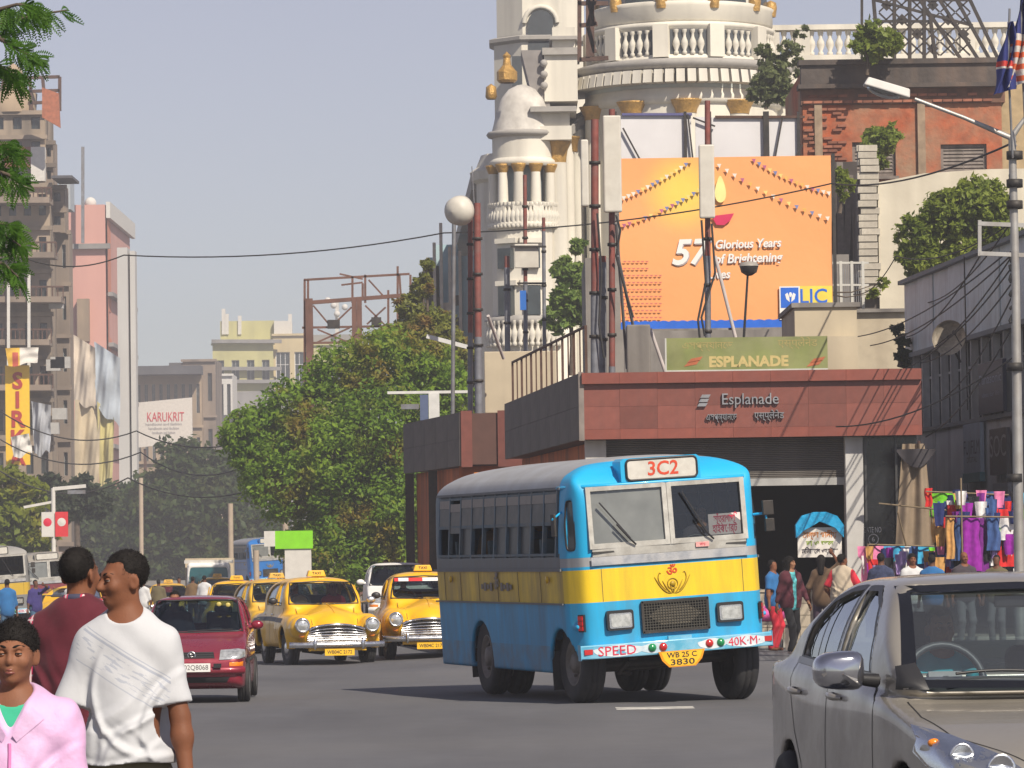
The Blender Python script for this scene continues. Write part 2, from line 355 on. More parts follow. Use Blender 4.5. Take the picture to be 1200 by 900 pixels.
# ------------------------------------------------------------------ distance fields turned into meshes (bodies, car shells)
def rotm(rx=0, ry=0, rz=0):
 return np.array((Matrix.Rotation(rz,3, 'Z') @ Matrix.Rotation(ry,3, 'Y') @ Matrix.Rotation(rx,3, 'X')))
class Fld:
 def __init__(s, lo, hi, v):
  s.lo = np.array(lo, float) - 2 * v; s.v = v
  s.n = np.ceil((np.array(hi, float) + 2 * v - s.lo) / v).astype(int) + 1
  s.f = np.full(tuple(s.n),1.0, np.float32)
  s.ax = [(s.lo[i] + v * np.arange(s.n[i])).astype(np.float32) for i in range(3)]
 def sl(s, lo, hi, pad):
  a = np.clip(np.floor((np.array(lo) - pad - s.lo) / s.v).astype(int),0, s.n); b = np.clip(np.ceil((np.array(hi) + pad - s.lo) / s.v).astype(int) + 1,0, s.n)
  S = tuple(slice(a[i], b[i]) for i in range(3))
  return S, s.ax[0][S[0]][:, None, None], s.ax[1][S[1]][None, :, None], s.ax[2][S[2]][None, None, :]
 def put(s, fn, lo, hi, k=0., mode='add'):
  S, X, Y, Z = s.sl(lo, hi, k + 3 * s.v) if mode != 'and' else s.sl(s.lo, s.lo + s.v * s.n,1)
  if any(q.start >= q.stop for q in S): return s
  d = fn(X, Y, Z); f = s.f[S]
  if mode == 'add':
   if k > 0:
    h = np.maximum(k - np.abs(f - d),0) / k; s.f[S] = np.minimum(f, d) - h * h * k * .25
   else: s.f[S] = np.minimum(f, d)
  elif mode == 'and':
   if k > 0:
    h = np.maximum(k - np.abs(f - d),0) / k; s.f[S] = np.maximum(f, d) + h * h * k * .25
   else: s.f[S] = np.maximum(f, d)
  else:
   d = -d
   if k > 0:
    h = np.maximum(k - np.abs(f - d),0) / k; s.f[S] = np.maximum(f, d) + h * h * k * .25
   else: s.f[S] = np.maximum(f, d)
  return s
 def cone(s, a, b, ra, rb, k=0., mode='add', flat=None):
  a, b = np.array(a, float), np.array(b, float); ba = b - a; l2 = max(1e-9, float(ba @ ba)); r = max(ra, rb)
  def fn(X, Y, Z):
   px, py, pz = X - a[0], Y - a[1], Z - a[2]
   t = np.clip((px * ba[0] + py * ba[1] + pz * ba[2]) / l2,0,1)
   return np.sqrt((px - t * ba[0]) ** 2 + (py - t * ba[1]) ** 2 + (pz - t * ba[2]) ** 2) - (ra + (rb - ra) * t)
  return s.put(fn, np.minimum(a, b) - r, np.maximum(a, b) + r, k, mode)
 def ell(s, c, r, k=0., mode='add', rot=None):
  c, r = np.array(c, float), np.array(r, float); m = r.max()
  def fn(X, Y, Z):
   px, py, pz = X - c[0], Y - c[1], Z - c[2]
   if rot is not None:
    px, py, pz = (rot[0, i] * px + rot[1, i] * py + rot[2, i] * pz for i in range(3))
   k0 = np.sqrt((px / r[0]) ** 2 + (py / r[1]) ** 2 + (pz / r[2]) ** 2); k1 = np.sqrt((px / r[0] ** 2) ** 2 + (py / r[1] ** 2) ** 2 + (pz / r[2] ** 2) ** 2)
   return k0 * (k0 - 1) / np.maximum(k1,1e-6)
  ext = r if rot is None else np.full(3, m)
  return s.put(fn, c - ext, c + ext, k, mode)
 def rbox(s, c, h, rad=0., k=0., mode='add', rot=None, taper=None):
  """Rounded box of half sizes h; taper (tx, ty) shrinks the top relative to the bottom."""
  c, h = np.array(c, float), np.array(h, float)
  def fn(X, Y, Z):
   px, py, pz = X - c[0], Y - c[1], Z - c[2]
   if rot is not None:
    px, py, pz = (rot[0, i] * px + rot[1, i] * py + rot[2, i] * pz for i in range(3))
   hx, hy = h[0], h[1]
   if taper is not None:
    t = np.clip((pz + h[2]) / (2 * h[2]),0,1); hx = h[0] * (1 + (taper[0] - 1) * t); hy = h[1] * (1 + (taper[1] - 1) * t)
   qx, qy, qz = np.abs(px) - (hx - rad), np.abs(py) - (hy - rad), np.abs(pz) - (h[2] - rad)
   return np.sqrt(np.maximum(qx,0) ** 2 + np.maximum(qy,0) ** 2 + np.maximum(qz,0) ** 2) + np.minimum(np.maximum(qx, np.maximum(qy, qz)),0) - rad
  ext = h if rot is None else np.full(3, np.linalg.norm(h))
  return s.put(fn, c - ext, c + ext, k, mode)
 def cyl(s, c, axis, r, hl, k=0., mode='add', rad=0.):
  c = np.array(c, float); o = [i for i in range(3) if i != axis]
  def fn(X, Y, Z):
   p = (X - c[0], Y - c[1], Z - c[2]); q = np.sqrt(p[o[0]] ** 2 + p[o[1]] ** 2) - r + rad; w = np.abs(p[axis]) - hl + rad
   return np.minimum(np.maximum(q, w),0) + np.sqrt(np.maximum(q,0) ** 2 + np.maximum(w,0) ** 2) - rad
  e = np.full(3, r); e[axis] = hl
  return s.put(fn, c - e, c + e, k, mode)
 def poly(s, pts, axis, lo, hi, rad=0., k=0., mode='add'):
  """Convex outline (in the two other axes, counter-clockwise) extruded along an axis."""
  o = [i for i in range(3) if i != axis]; pts = np.array(pts, float)
  if sum(pts[i][0] * pts[(i + 1) % len(pts)][1] - pts[(i + 1) % len(pts)][0] * pts[i][1] for i in range(len(pts))) < 0: pts = pts[::-1]
  mid, hl = (lo + hi) / 2,(hi - lo) / 2
  def fn(X, Y, Z):
   P = (X, Y, Z); d = None
   for i in range(len(pts)):
    a, b = pts[i], pts[(i + 1) % len(pts)]; e = b - a; L = np.hypot(*e); nx, ny = e[1] / L,-e[0] / L
    q = (P[o[0]] - a[0]) * nx + (P[o[1]] - a[1]) * ny + rad
    if d is None: d = q; dm = np.maximum(q,0)
    else:
     h = np.maximum(rad * 1.2 - np.abs(d - q),0) / max(rad * 1.2,1e-6); d = np.maximum(d, q) + h * h * rad * .3
   w = np.abs(P[axis] - mid) - hl
   return np.maximum(d - rad, w)
  l = np.zeros(3); h = np.zeros(3); l[axis] = lo; h[axis] = hi
  for j, i in enumerate(o): l[i] = pts[:, j].min(); h[i] = pts[:, j].max()
  return s.put(fn, l, h, k, mode)
 def sample(s, P):
  q = (np.asarray(P, float) - s.lo) / s.v; q = np.clip(q,0, s.n - 1.001); i = q.astype(int); t = q - i; out = 0
  for a in (0,1):
   for b in (0,1):
    for c in (0,1):
     w = (t[:,0] if a else 1 - t[:,0]) * (t[:,1] if b else 1 - t[:,1]) * (t[:,2] if c else 1 - t[:,2])
     out = out + w * s.f[i[:,0] + a, i[:,1] + b, i[:,2] + c]
  return out
 def hit(s, P, d, off=0., reach=1.5, n=160):
  """First points along direction d where the field falls to off (points that miss stay where they start)."""
  P = np.asarray(P, float); d = np.asarray(d, float); d = d / np.linalg.norm(d); ts = np.linspace(0, reach, n)
  best = np.full(len(P), np.nan); prev = s.sample(P) - off
  for j in range(1, n):
   cur = s.sample(P + d * ts[j]) - off; m = np.isnan(best) & (cur <= 0)
   best[m] = (ts[j - 1] + (ts[j] - ts[j - 1]) * np.clip(prev / np.maximum(prev - cur,1e-9),0,1))[m]; prev = cur
  bad = np.isnan(best); s.bad = bad; best[bad] = np.nanmedian(best) if (~bad).any() else 0
  return P + best[:, None] * d
 def nets(s):
  f = s.f; ins = f < 0; c = np.zeros(tuple(s.n - 1), np.int8)
  for a in (0,1):
   for b in (0,1):
    for e in (0,1): c += ins[a:s.n[0] - 1 + a, b:s.n[1] - 1 + b, e:s.n[2] - 1 + e]
  I = np.argwhere((c > 0) & (c < 8)); idx = np.full(c.shape,-1, np.int32); idx[tuple(I.T)] = np.arange(len(I))
  acc = np.zeros((len(I),3)); cnt = np.zeros(len(I))
  cor = [(a, b, e) for a in (0,1) for b in (0,1) for e in (0,1)]
  val = {q: f[I[:,0] + q[0], I[:,1] + q[1], I[:,2] + q[2]].astype(float) for q in cor}
  for q in cor:
   for ax_ in range(3):
    if q[ax_]: continue
    q2 = list(q); q2[ax_] = 1; a, b = val[q], val[tuple(q2)]; m = (a < 0) != (b < 0)
    t = np.where(m, a / np.where(m, a - b,1),0)
    p = np.tile(np.array(q, float),(len(I),1)); p[:, ax_] += t; acc[m] += p[m]; cnt[m] += 1
  V = (I + acc / cnt[:, None]) * s.v + s.lo; Q = []
  for ax_ in range(3):
   o = [i for i in range(3) if i != ax_]
   a = [slice(1,-1)] * 3; a[ax_] = slice(0,-1); b = [slice(1,-1)] * 3; b[ax_] = slice(1, None)
   A, B = ins[tuple(a)], ins[tuple(b)]
   for m, fl in ((A & ~B, False),(~A & B, True)):
    E = np.argwhere(m)
    if not len(E): continue
    off = np.ones(3, int); off[ax_] = 0; E = E + off
    def cell(du, dv):
     k = E.copy(); k[:, o[0]] += du; k[:, o[1]] += dv; return idx[k[:,0], k[:,1], k[:,2]]
    q = np.stack([cell(-1,-1), cell(0,-1), cell(0,0), cell(-1,0)],1)
    if fl != (ax_ == 1): q = q[:, ::-1]
    Q.append(q)
  Q = np.concatenate(Q); Q = Q[(Q >= 0).all(1)]
  return V, Q
 def mesh(s, name, mats, matfn=None, relax=0):
  V, Q = s.nets()
  for _ in range(relax):
   acc = np.zeros_like(V); cnt = np.zeros(len(V))
   for i in range(4):
    np.add.at(acc, Q[:, i], V[Q[:,(i + 1) % 4]]); np.add.at(acc, Q[:, i], V[Q[:,(i - 1) % 4]]); np.add.at(cnt, Q[:, i],2)
   V = V * .5 + .5 * acc / np.maximum(cnt,1)[:, None]
  mi = matfn(V[Q].mean(1)) if matfn is not None else None
  return mesh_np(name, V, Q, mats, True, mi)
def patch(fld, pts4, d, off, nu=8, nv=8, thick=0., shift=0., arc=0.):
 """Sheet laid on a field's surface: a quad pts4 of start points sent along d until the field reaches off. Returns MB."""
 a, b, c, e = (np.array(p, float) for p in pts4); P = []
 for i in range(nu + 1):
  for j in range(nv + 1):
   u, v = i / nu, j / nv; P.append((a * (1 - u) + b * u) * (1 - v) + (e * (1 - u) + c * u) * v)
 H = fld.hit(np.array(P), d, off); dn = np.array(d, float) / np.linalg.norm(d); H = H + dn * shift
 m = MB(); fs = [(i * (nv + 1) + j,(i + 1) * (nv + 1) + j,(i + 1) * (nv + 1) + j + 1, i * (nv + 1) + j + 1) for i in range(nu) for j in range(nv)]
 m.add([tuple(p) for p in H], fs,0, True)
 if thick:
  m.add([tuple(p + dn * thick) for p in H],[f[::-1] for f in fs],0, True)
 return m
# ------------------------------------------------------------------ ground, road, pavements
_asph = paint('asphalt',[((.098,.100,.112),[])], rough=.85, coat=0, var=.14, scale=2.5, bump=.35, bscale=30, dirt=[((.135,.135,.142),.7,.5,(1,.05,1)),((.056,.056,.062),.65,.35,(1,.25,1)),((.165,.16,.155),.35,.12)], dirtmask=[None, None, None])
_gx = sorted(set([-1400,-700,-400,-250] + list(range(-180,20,3)) + [40,100,400,1400])); _gy = [-60,0,20,40,48] + list(range(54,460,8)) + [560,800,1400,2400]
_g = MB(); _g.v = [(x, y, GZ(x, y)) for x in _gx for y in _gy]; _ny = len(_gy)
_g.f = [(i * _ny + j,(i + 1) * _ny + j,(i + 1) * _ny + j + 1, i * _ny + j + 1) for i in range(len(_gx) - 1) for j in range(_ny - 1)]; _g.m = [0] * len(_g.f); _g.sm = [True] * len(_g.f)
_g.build('road', _asph, kind='structure')
_pave = M('paving',(.26,.24,.21), rough=.85, var=.2, scale=1.2, bump=.2, bscale=20, dirt=((.12,.11,.10),.6,.8))
_kerbm = M('kerb_stone',(.36,.34,.30), rough=.85, var=.25, scale=2.5, bump=.2, bscale=30, dirt=((.10,.09,.085),.6,1.5))
PAVE_Y = 77.0
_pv = [(-1.2, PAVE_Y),(60, PAVE_Y),(60,420),(-40,420)]
MB().prism(_pv,-4,.13, plane='xy').build('pavement', _pave, kind='structure')
ks = T('kerb', 'long row of worn kerb stones edging the station pavement', 'kerb',(0,0,0)); ks['kind'] = 'structure'
_kme = MB().box((0,0,.075),(.98,.16,.15)).mesh('kerb_stone', _kerbm)
for i in range(24):
 link('kerb_stone', _kme, ks,(-.7 + i * 1.0, PAVE_Y - .082, rng.uniform(-.006,.004)),(0,0, rng.uniform(-.008,.008)))
_pv2 = [(-60,150),(-21.5,150),(-52,620),(-120,620)]
MB().prism(_pv2,-6,-1.0, plane='xy').build('pavement', _pave, kind='structure')
_white = M('road_paint',(.55,.54,.50), rough=.8, var=.3, scale=3, dirt=((.07,.07,.075),.8,2.5))
def ground_mark(x0, x1, y0, y1):
 MB().b(x0, x1, y0, y1,.0,.004).build('road_marking', _white, kind='structure')
_p = at(722,833,47.5)
ground_mark(_p.x, ax(810,47.5),47.3,47.95)
# ------------------------------------------------------------------ the blue and yellow city bus
BLUE, YEL = (.012,.40,.72),(.88,.60,.012)
chrome = M('chrome',(.75,.76,.78), rough=.18, metal=1, var=.08, scale=6, dirt=((.25,.22,.2),.35,5))
alu = M('dull_aluminium',(.55,.56,.58), rough=.38, metal=.85, var=.2, scale=6, bump=.15, bscale=14, dirt=((.30,.27,.22),.5,3))
black = M('black_rubber',(.022,.022,.024), rough=.8, var=.2, scale=8, dirt=((.07,.065,.06),.5,3))
darkmetal = M('dark_metal',(.035,.033,.032), rough=.6, metal=.4, var=.3, scale=6, dirt=((.09,.07,.055),.5,4))
blackpaint = M('black_trim',(.02,.02,.022), rough=.45, var=.15)
interior = M('dark_interior',(.05,.048,.045), rough=.8, var=.25, scale=3)
lens_clear = M('headlamp_glass',(.62,.64,.64), rough=.10, metal=.55, var=.35, scale=22, coat=1)
lens_red = M('red_lens',(.50,.02,.02), rough=.2, var=.2, scale=20, coat=.6)
lens_amber = M('amber_lens',(.75,.22,.01), rough=.2, var=.2, scale=20, coat=.6)
lens_green = M('green_lens',(.01,.25,.08), rough=.2, var=.2, scale=20, coat=.6)
white_paint = M('white_paint',(.78,.77,.74), rough=.5, var=.08)
red_paint = M('red_lettering',(.62,.02,.06), rough=.5, var=.1)
rim_steel = M('rim_steel',(.22,.20,.18), rough=.6, metal=.3, var=.3, scale=9, dirt=((.08,.06,.05),.6,5))
def wheel(parent, x, y, r=.46, w=.26, side=-1, steer=0., rim=.58, rimmat=None, hubcap=None):
 """Tyre with rounded shoulders and tread grooves (part) > rim (sub-part)."""
 h = w / 2
 m = MB(); pr = [(r * rim,-h * .85),(r * .8,-h),(r * .93,-h * .96),(r * .985,-h * .75),(r,-h * .55),(r,-h * .32),(r * .975,-h * .28),(r * .975,-h * .2),(r,-h * .16),(r, h * .16),(r * .975, h * .2),(r * .975, h * .28),(r, h * .32),(r, h * .55),(r * .985, h * .75),(r * .93, h * .96),(r * .8, h),(r * rim, h * .85)]
 m.lathe(pr, n=40, axis='x')
 o = m.build('wheel', black, parent,(x, y, r),(0,0, steer))
 q = MB(); s = side
 q.lathe([(r * rim, s * h * .86),(r * rim * .96, s * h * .9),(r * rim * .9, s * h * .55),(r * rim * .62, s * h * .30),(r * .26, s * h * .42),(r * .24, s * h * .85),(r * .12, s * h * .95),(0.001, s * h * .95)], n=28, axis='x')
 for k in range(6):
  t = k * math.pi / 3; q.ball((s * h * .5, math.cos(t) * r * .36, math.sin(t) * r * .36), r * .045,6,4)
 q.build('rim', rimmat or rim_steel, o)
 if hubcap: MB().lathe([(r * .36, s * h * .82),(r * .33, s * h * .98),(r * .2, s * h * 1.15),(.001, s * h * 1.2)], n=20, axis='x').build('hub_cap', hubcap, o)
 return o
def make_bus():
 L = 6.6
 p = at(684,823,49.7); A = R(15.2)
 bus = T('city_bus', 'blue and yellow city bus with 3C2 on its route board crossing the road', 'bus')
 F = Fld((-1.25,-.05,.3),(1.25, L + .05,3.0),.0235)
 plan = [(-.93,.015),(0,-.03),(.93,.015),(1.04,.06),(1.2,.40),(1.2, L - .25),(1.0, L),(-1.0, L),(-1.2, L - .25),(-1.2,.40),(-1.04,.06)]
 F.poly(plan,2,.40,3.0, rad=.05)
 sec = [(-1.2,.3),(1.2,.3),(1.2,1.72),(1.115,2.55),(1.05,2.68),(.86,2.79),(.5,2.87),(0,2.90),(-.5,2.87),(-.86,2.79),(-1.05,2.68),(-1.115,2.55),(-1.2,1.72)]
 F.poly(sec,1,-.5, L + .5, rad=.03, mode='and', k=.04)
 prof = [(-.06,.2),(L,.2),(L,2.2),(L - .12,2.6),(L - .6,2.86),(L - 1.4,2.93),(1.6,2.93),(.95,2.90),(.55,2.83),(.25,2.72),(.10,2.60),(.04,2.5),(-.06,1.7)]
 F.poly(prof,0,-2,2, rad=.05, mode='and', k=.05)
 outer = F.f.copy()
 F.f = np.maximum(F.f,-(F.f + .055))
 F.rbox((0, L / 2,.95),(1.15, L / 2 - .1,.03))                                       # floor
 for x in (-1,1):
  F.rbox((x * 1.16,3.38,2.145),(.16,2.80,.365),.02, mode='cut')                # side window band
 for x in (-1,1): F.rbox((x * .475,0,2.17),(.435,.3,.335),.03, mode='cut')        # windscreen
 ch = rotm(0,0, R(-25))
 for x in (-1,1): F.rbox((x * 1.11,.23,2.12),(.15,.065,.29),.05, mode='cut', rot=rotm(0,0,-x * R(25)))   # quarter light
 for x in (-1,1):
  for y, r in ((.70,.47),(4.30,.52)): F.cyl((x * 1.0, y,.46),0, r,.5, mode='cut'); F.rbox((x * 1.0, y,.36),(.5, r,.12), mode='cut')
 skirt = lambda X, Y, Z: Z - .60 + 0 * X
 F.rbox((0,.0,.42),(1.3,.24,.16), mode='cut'); F.rbox((0,3.2,.42),(.92,3.2,.2), mode='cut')                                        # front skirt stops at the bumper
 blue2 = (.008,.38,.72)
 body_m = paint('bus_paint',[
  (BLUE,[]),(blue2,[('y', '>',.50)]),
  (YEL,[('z', '>',1.22),('z', '<',1.60)]),(YEL,[('z', '>',1.22),('z', '<',1.60),('y', '>',.42)]),
  ((.36,.37,.38),[('z', '>',1.635),('z', '<',1.74)]),
  ((.10,.12,.14),[('z', '>',1.60),('z', '<',1.80),('y', '>',.50)]),
  ((.05,.10,.15),[('z', '>',1.80),('z', '<',2.58),('y', '>',.55)]),
  ((.36,.37,.38),[('z', '>',2.565),('y', '>',.62)]),
 ], rough=.5, coat=.05, dirt=[((.20,.12,.04),.60,1.6,(1,1,.5)),((.010,.18,.36),.6,1.8,(1,1,.5)),((.22,.19,.15),.35,2.2),((.10,.07,.045),.30,5.0,(1,1,.12)),((.14,.11,.08),.55,2.5)], dirtmask=[[('y', '>',.43),('z', '<',1.62),('z', '>',1.22)],[('y', '>',.43),('z', '<',1.22)],[('z', '>',2.5),('y', '>',.6)],[('z', '<',1.75)],[('z', '<',.72)]], bump=.05, bscale=3)
 body = link('body', F.mesh('body', body_m), bus)
 F.f = outer
 seam = M('seam_brown',(.16,.11,.03), rough=.7)  # thin dark strips for the panel joints
 # --- trim on the body
 t = MB()
 for x in (-1,1):
  t.b(x * 1.198, x * 1.214,.42, L - .2,1.595,1.625); t.b(x * 1.198, x * 1.212,.42, L - .2,1.205,1.225)
  t.bar((x * 1.12,.5,2.555),(x * 1.12, L - .3,2.555),.035,.03)
 t.build('trim_strip', M('side_trim',(.16,.17,.18), rough=.6, metal=.3), body)
 for y in (1.35,2.35,3.3,4.2,5.1,5.9): MB().b(-1.2015,-1.196, y, y + .008,1.23,1.59).build('panel_seam', seam, body)
 for x in (-.84,.86):
  A_ = F.hit([(x,-.5, z) for z in np.linspace(1.225,1.6,6)],(0,1,0),.002); MB().add([tuple(q) for q in A_] + [(q[0] + .008, q[1], q[2]) for q in A_],[(i, i + 1, i + 7, i + 6) for i in range(5)]).build('panel_seam', seam, body)
 gut = MB(); gut.tube([(-1.12,.62,2.555),(-1.08,.30,2.555),(-.97,.085,2.555),(-.5,.03,2.553),(0,.0,2.553),(.5,.03,2.553),(.97,.085,2.555),(1.08,.30,2.555),(1.12,.62,2.555)],.022,8)
 gut.build('rain_gutter', M('bus_blue', BLUE, rough=.35, coat=.3, var=.08), body)
 # --- side windows: ten bays a side, each with a lowered shutter above an open light, blocked on the far side
 frame_m = M('window_frame_paint',(.06,.11,.15), rough=.55, var=.25, scale=6, dirt=((.16,.14,.11),.6,4))
 shutter_m = M('window_shutter',(.11,.115,.11), rough=.55, var=.25, scale=5, dirt=((.20,.18,.15),.6,3))
 lite_m = M('shutter_head',(.36,.33,.29), rough=.7, var=.25, scale=6, dirt=((.15,.13,.11),.5,6))
 n = 10; y0, y1 = .60,6.16; bw = (y1 - y0) / n
 def sx(z): return 1.2 - .085 * (z - 1.72) / .83
 for sd in (-1,1):
  for k in range(n):
   a = y0 + k * bw; w = MB()
   w.bar((sd * (sx(1.78) - .005), a,1.76),(sd * (sx(2.52) - .005), a,2.53),.045,.05, up=(0,1,0))
   w.bar((sd * (sx(2.14) - .01), a,2.15),(sd * (sx(2.14) - .01), a + bw,2.15),.035,.04)
   w.bar((sd * (sx(1.79) - .005), a,1.79),(sd * (sx(1.79) - .005), a + bw,1.79),.04,.03)
   w.bar((sd * (sx(2.50) - .005), a,2.505),(sd * (sx(2.50) - .005), a + bw,2.505),.04,.03)
   w = w.build('window', frame_m, bus)
   drop = [0,.0,0,.0,.0,0,0,0,-.09,0][k]
   zt, zb = 2.49 + drop * .5,2.15 + drop + rng.uniform(-.02,.02)
   q = MB(); q.quad((sd * (sx(zb) + .002), a + .03, zb),(sd * (sx(zb) + .002), a + bw - .03, zb),(sd * (sx(zt) - .0), a + bw - .03, zt),(sd * (sx(zt) - .0), a + .03, zt))
   sh = MB();
   for (lo, hi, mi) in ((zb, zt - .10,0),(zt - .10, zt,1)):
    c = (sd * (sx((lo + hi) / 2) - .002), a + bw / 2,(lo + hi) / 2); sh.box(c,(.02 + .012 * mi, bw - .06, hi - lo), Matrix.Rotation(-sd * R(5.8),3, 'Y'), mi)
   sh.build('shutter',[shutter_m, lite_m], w)
   if sd > 0: MB().box((sx(1.97) - .03, a + bw / 2,1.97),(.02, bw - .06,.34), Matrix.Rotation(-R(5.8),3, 'Y')).build('shutter', shutter_m, w)  # added lower shutter on the unseen side, keeps daylight out of the bus
   if k in (2,3,4,7):
    pn = MB(); pn.quad((sd * (sx(1.8) - .02), a + .02,1.80),(sd * (sx(1.8) - .02), a + bw - .02,1.80),(sd * (sx(2.13) - .02), a + bw - .02,2.13),(sd * (sx(2.13) - .02), a + .02,2.13)); pn.build('pane', M('bus_side_pane',(.075,.08,.08), rough=.4, var=.3, scale=3, spec=.2), w)
 # --- windscreen: two panes in aluminium frames
 wf = M('windscreen_frame',(.50,.49,.45), rough=.5, metal=.3, var=.2, scale=8, dirt=((.25,.22,.18),.5,5))
 gl = glass('dusty_sky_windscreen',(.50,.55,.55),.10,.08, dust=.42); gr = glass('clear_windscreen',(.55,.6,.6),.06)  # the dusty pane's grey film also paints in the sky's reflection
 for x0, x1, g in ((-.93,-.03, gl),(.03,.93, gr)):
  w = MB(); za, zb = 1.86,2.52; yy = lambda z, x: -.035 + .06 * max(0, z - 1.72) + .045 * (x / .93) ** 2 - .005
  for (pa, pb, wd) in (((x0, za),(x1, za),.06),((x0, zb),(x1, zb),.05),((x0, za),(x0, zb),.055),((x1, za),(x1, zb),.055)):
   w.bar((pa[0], yy(pa[1], pa[0]), pa[1]),(pb[0], yy(pb[1], pb[0]), pb[1]),.05, wd, up=(0,0,1)) if pa[1] == pb[1] else w.bar((pa[0], yy(pa[1], pa[0]), pa[1] - .03),(pb[0], yy(pb[1], pb[0]), pb[1] + .025), wd,.05, up=(0,1,0))
  w = w.build('windscreen', wf, bus)
  MB().quad((x0 + .02, yy(za, x0) + .012, za + .02),(x1 - .02, yy(za, x1) + .012, za + .02),(x1 - .02, yy(zb, x1) + .012, zb - .02),(x0 + .02, yy(zb, x0) + .012, zb - .02)).build('pane', g, w)
 # lower ledge under the panes, dull metal
 MB().grid(lambda u, v: ((u - .5) * 1.86,-.042 + .045 * ((u - .5) * 2) ** 2 - .004 * v,1.74 + v * .10),12,2).build('windscreen_ledge', wf, bus)
 MB().grid(lambda u, v: ((u - .5) * 1.90,-.048 + .045 * ((u - .5) * 2) ** 2,1.640 + v * .098),12,2).build('front_band', alu, bus)
 MB().b(-.93,.93,-.02,.16,1.78,1.80).build('dashboard', interior, bus)
 # quarter lights in the front corners
 for x in (-1,1):
  c, s_ = math.cos(R(25)), math.sin(R(25)); ctr = Vector((x * 1.112,.232,2.12)); d = Vector((x * s_, c,0))
  d = Vector((-x * .16,-.34,0)).normalized(); nrm = Vector((x * .34,-.16,0)).normalized()
  fr = MB(); pts = []
  for k in range(20):
   t = k * 2 * math.pi / 20; e = (abs(math.cos(t)) ** .45 * math.copysign(1, math.cos(t)), abs(math.sin(t)) ** .3 * math.copysign(1, math.sin(t)))
   pts.append(ctr + d * (.085 * e[0]) + Vector((0,0,.29 * e[1])) - nrm * .0 + Vector((-x * .085 * max(0, e[1] * .29) / .83,0,0)))
  o = fr.tube(pts + pts[:2],.014,6, cap=False).build('quarter_light', blackpaint, bus)
  MB().add([p_ - nrm * .01 for p_ in pts],[tuple(range(20))]).build('pane', glass('quarter_pane',(.25,.26,.22),.05, dust=.3), o)
 # --- route board
 rb = MB(); rb.prism([(-.52,2.575),(.44,2.575),(.44,2.815),(.40,2.845),(-.48,2.845),(-.52,2.815)],.02,.34).build('route_board', M('bus_blue', BLUE), bus)
 ro = [o for o in kids(bus) if o.name.startswith('route_board')][0]
 def rr(cx, cz, hw, hh, r, n=5):
  out = []
  for (sx_, sz_, a0) in ((1,1,0),(-1,1,90),(-1,-1,180),(1,-1,270)):
   for k in range(n + 1):
    t = R(a0 + 90 * k / n); out.append((cx + sx_ * (hw - r) + r * math.cos(t), cz + sz_ * (hh - r) + r * math.sin(t)))
  return out
 o2 = rr(-.03,2.708,.425,.118,.05)
 MB().tube([(x,.008, z) for x, z in o2] + [(o2[0][0],.008, o2[0][1])],.014,6, cap=False).build('board_frame', blackpaint, ro)
 MB().prism(rr(-.03,2.708,.42,.112,.05),.006,.021).build('board_face', M('route_board_white',(.62,.60,.54), rough=.5, var=.12, scale=7, dirt=((.35,.3,.25),.4,4)), ro)
 text('route_number', '3C2', M('route_red',(.60,.06,.02), rough=.5, var=.25, scale=14), ro,(-.02,.003,2.705),.225, bold=.004, shear=.06, width=.37)
 # --- painted emblem: an Om over a lotus
 ys = F.hit([(0,-.5,1.4)],(0,1,0))[0][1] - .008
 em = text('om_emblem', 'ॐ', M('emblem_red',(.62,.05,.01), rough=.5), bus,(.0, ys,1.515),.15, bold=.002)
 gold = M('emblem_gold',(.42,.27,.01), rough=.5); lo = MB()
 for s_ in (-1,1):
  for k in range(3):
   pts = [(s_ * (.02 + .045 * k) * (.2 + 1.2 * u) + s_ * .03 * k * u, ys,1.265 + (.10 + .05 * k) * u ** (1.0 + .5 * k)) for u in np.linspace(0,1,9)]
   lo.tube(pts,[.003 + .006 * math.sin(math.pi * u) for u in np.linspace(0,1,9)],4)
  lo.tube([(s_ * (.08 + .09 * math.sin(u * 2.2)), ys,1.30 + .21 * u) for u in np.linspace(0,1,8)] + [(s_ * .135, ys,1.50)],.005,4)
 lo.lathe([(.034, ys),(.034, ys - .006),(.0, ys - .007)],(0,0,1.375),14, axis='y')
 lo.tube([(.062 * math.cos(t), ys,1.375 + .062 * math.sin(t)) for t in np.linspace(0,2 * math.pi,17)],.006,4)
 lo.build('lotus', gold, bus)
 # --- grille with wire mesh, headlamps, indicators
 g0 = MB().b(-.40,.40,-.045,.06,.83,1.19,0); gx0, gx1, gz0, gz1 = -.385,.385,.845,1.175
 gr_ = MB()
 for (a, b_) in (((-.40,1.185),(.40,1.185)),((-.40,.835),(.40,.835))): gr_.bar((a[0],-.045, a[1]),(b_[0],-.045, b_[1]),.03,.025)
 for x in (-.395,.395): gr_.bar((x,-.045,.83),(x,-.045,1.19),.025,.03, up=(0,1,0))
 go = gr_.build('grille', darkmetal, bus)
 MB().b(-.39,.39,-.036,-.033,.84,1.18).build('grille_back', M('grille_black',(.010,.010,.010), rough=.9), go)
 MB().prism([(-.31,1.02),(-.16,1.13),(.16,1.13),(.31,1.02),(.16,.90),(-.16,.90)],-.040,-.036).build('radiator', M('radiator',(.12,.105,.08), rough=.8, var=.3, scale=20), go)
 wm = MB()
 for k in range(24): wm.bar((-.38 + k * .033,-.050,.84),(-.38 + k * .033,-.050,1.18),.006,.006, up=(0,1,0))
 for k in range(11): wm.bar((-.385,-.052,.855 + k * .031),(.385,-.052,.855 + k * .031),.006,.006)
 wm.build('wire_mesh', M('wire',(.10,.095,.08), rough=.5, metal=.6), go)
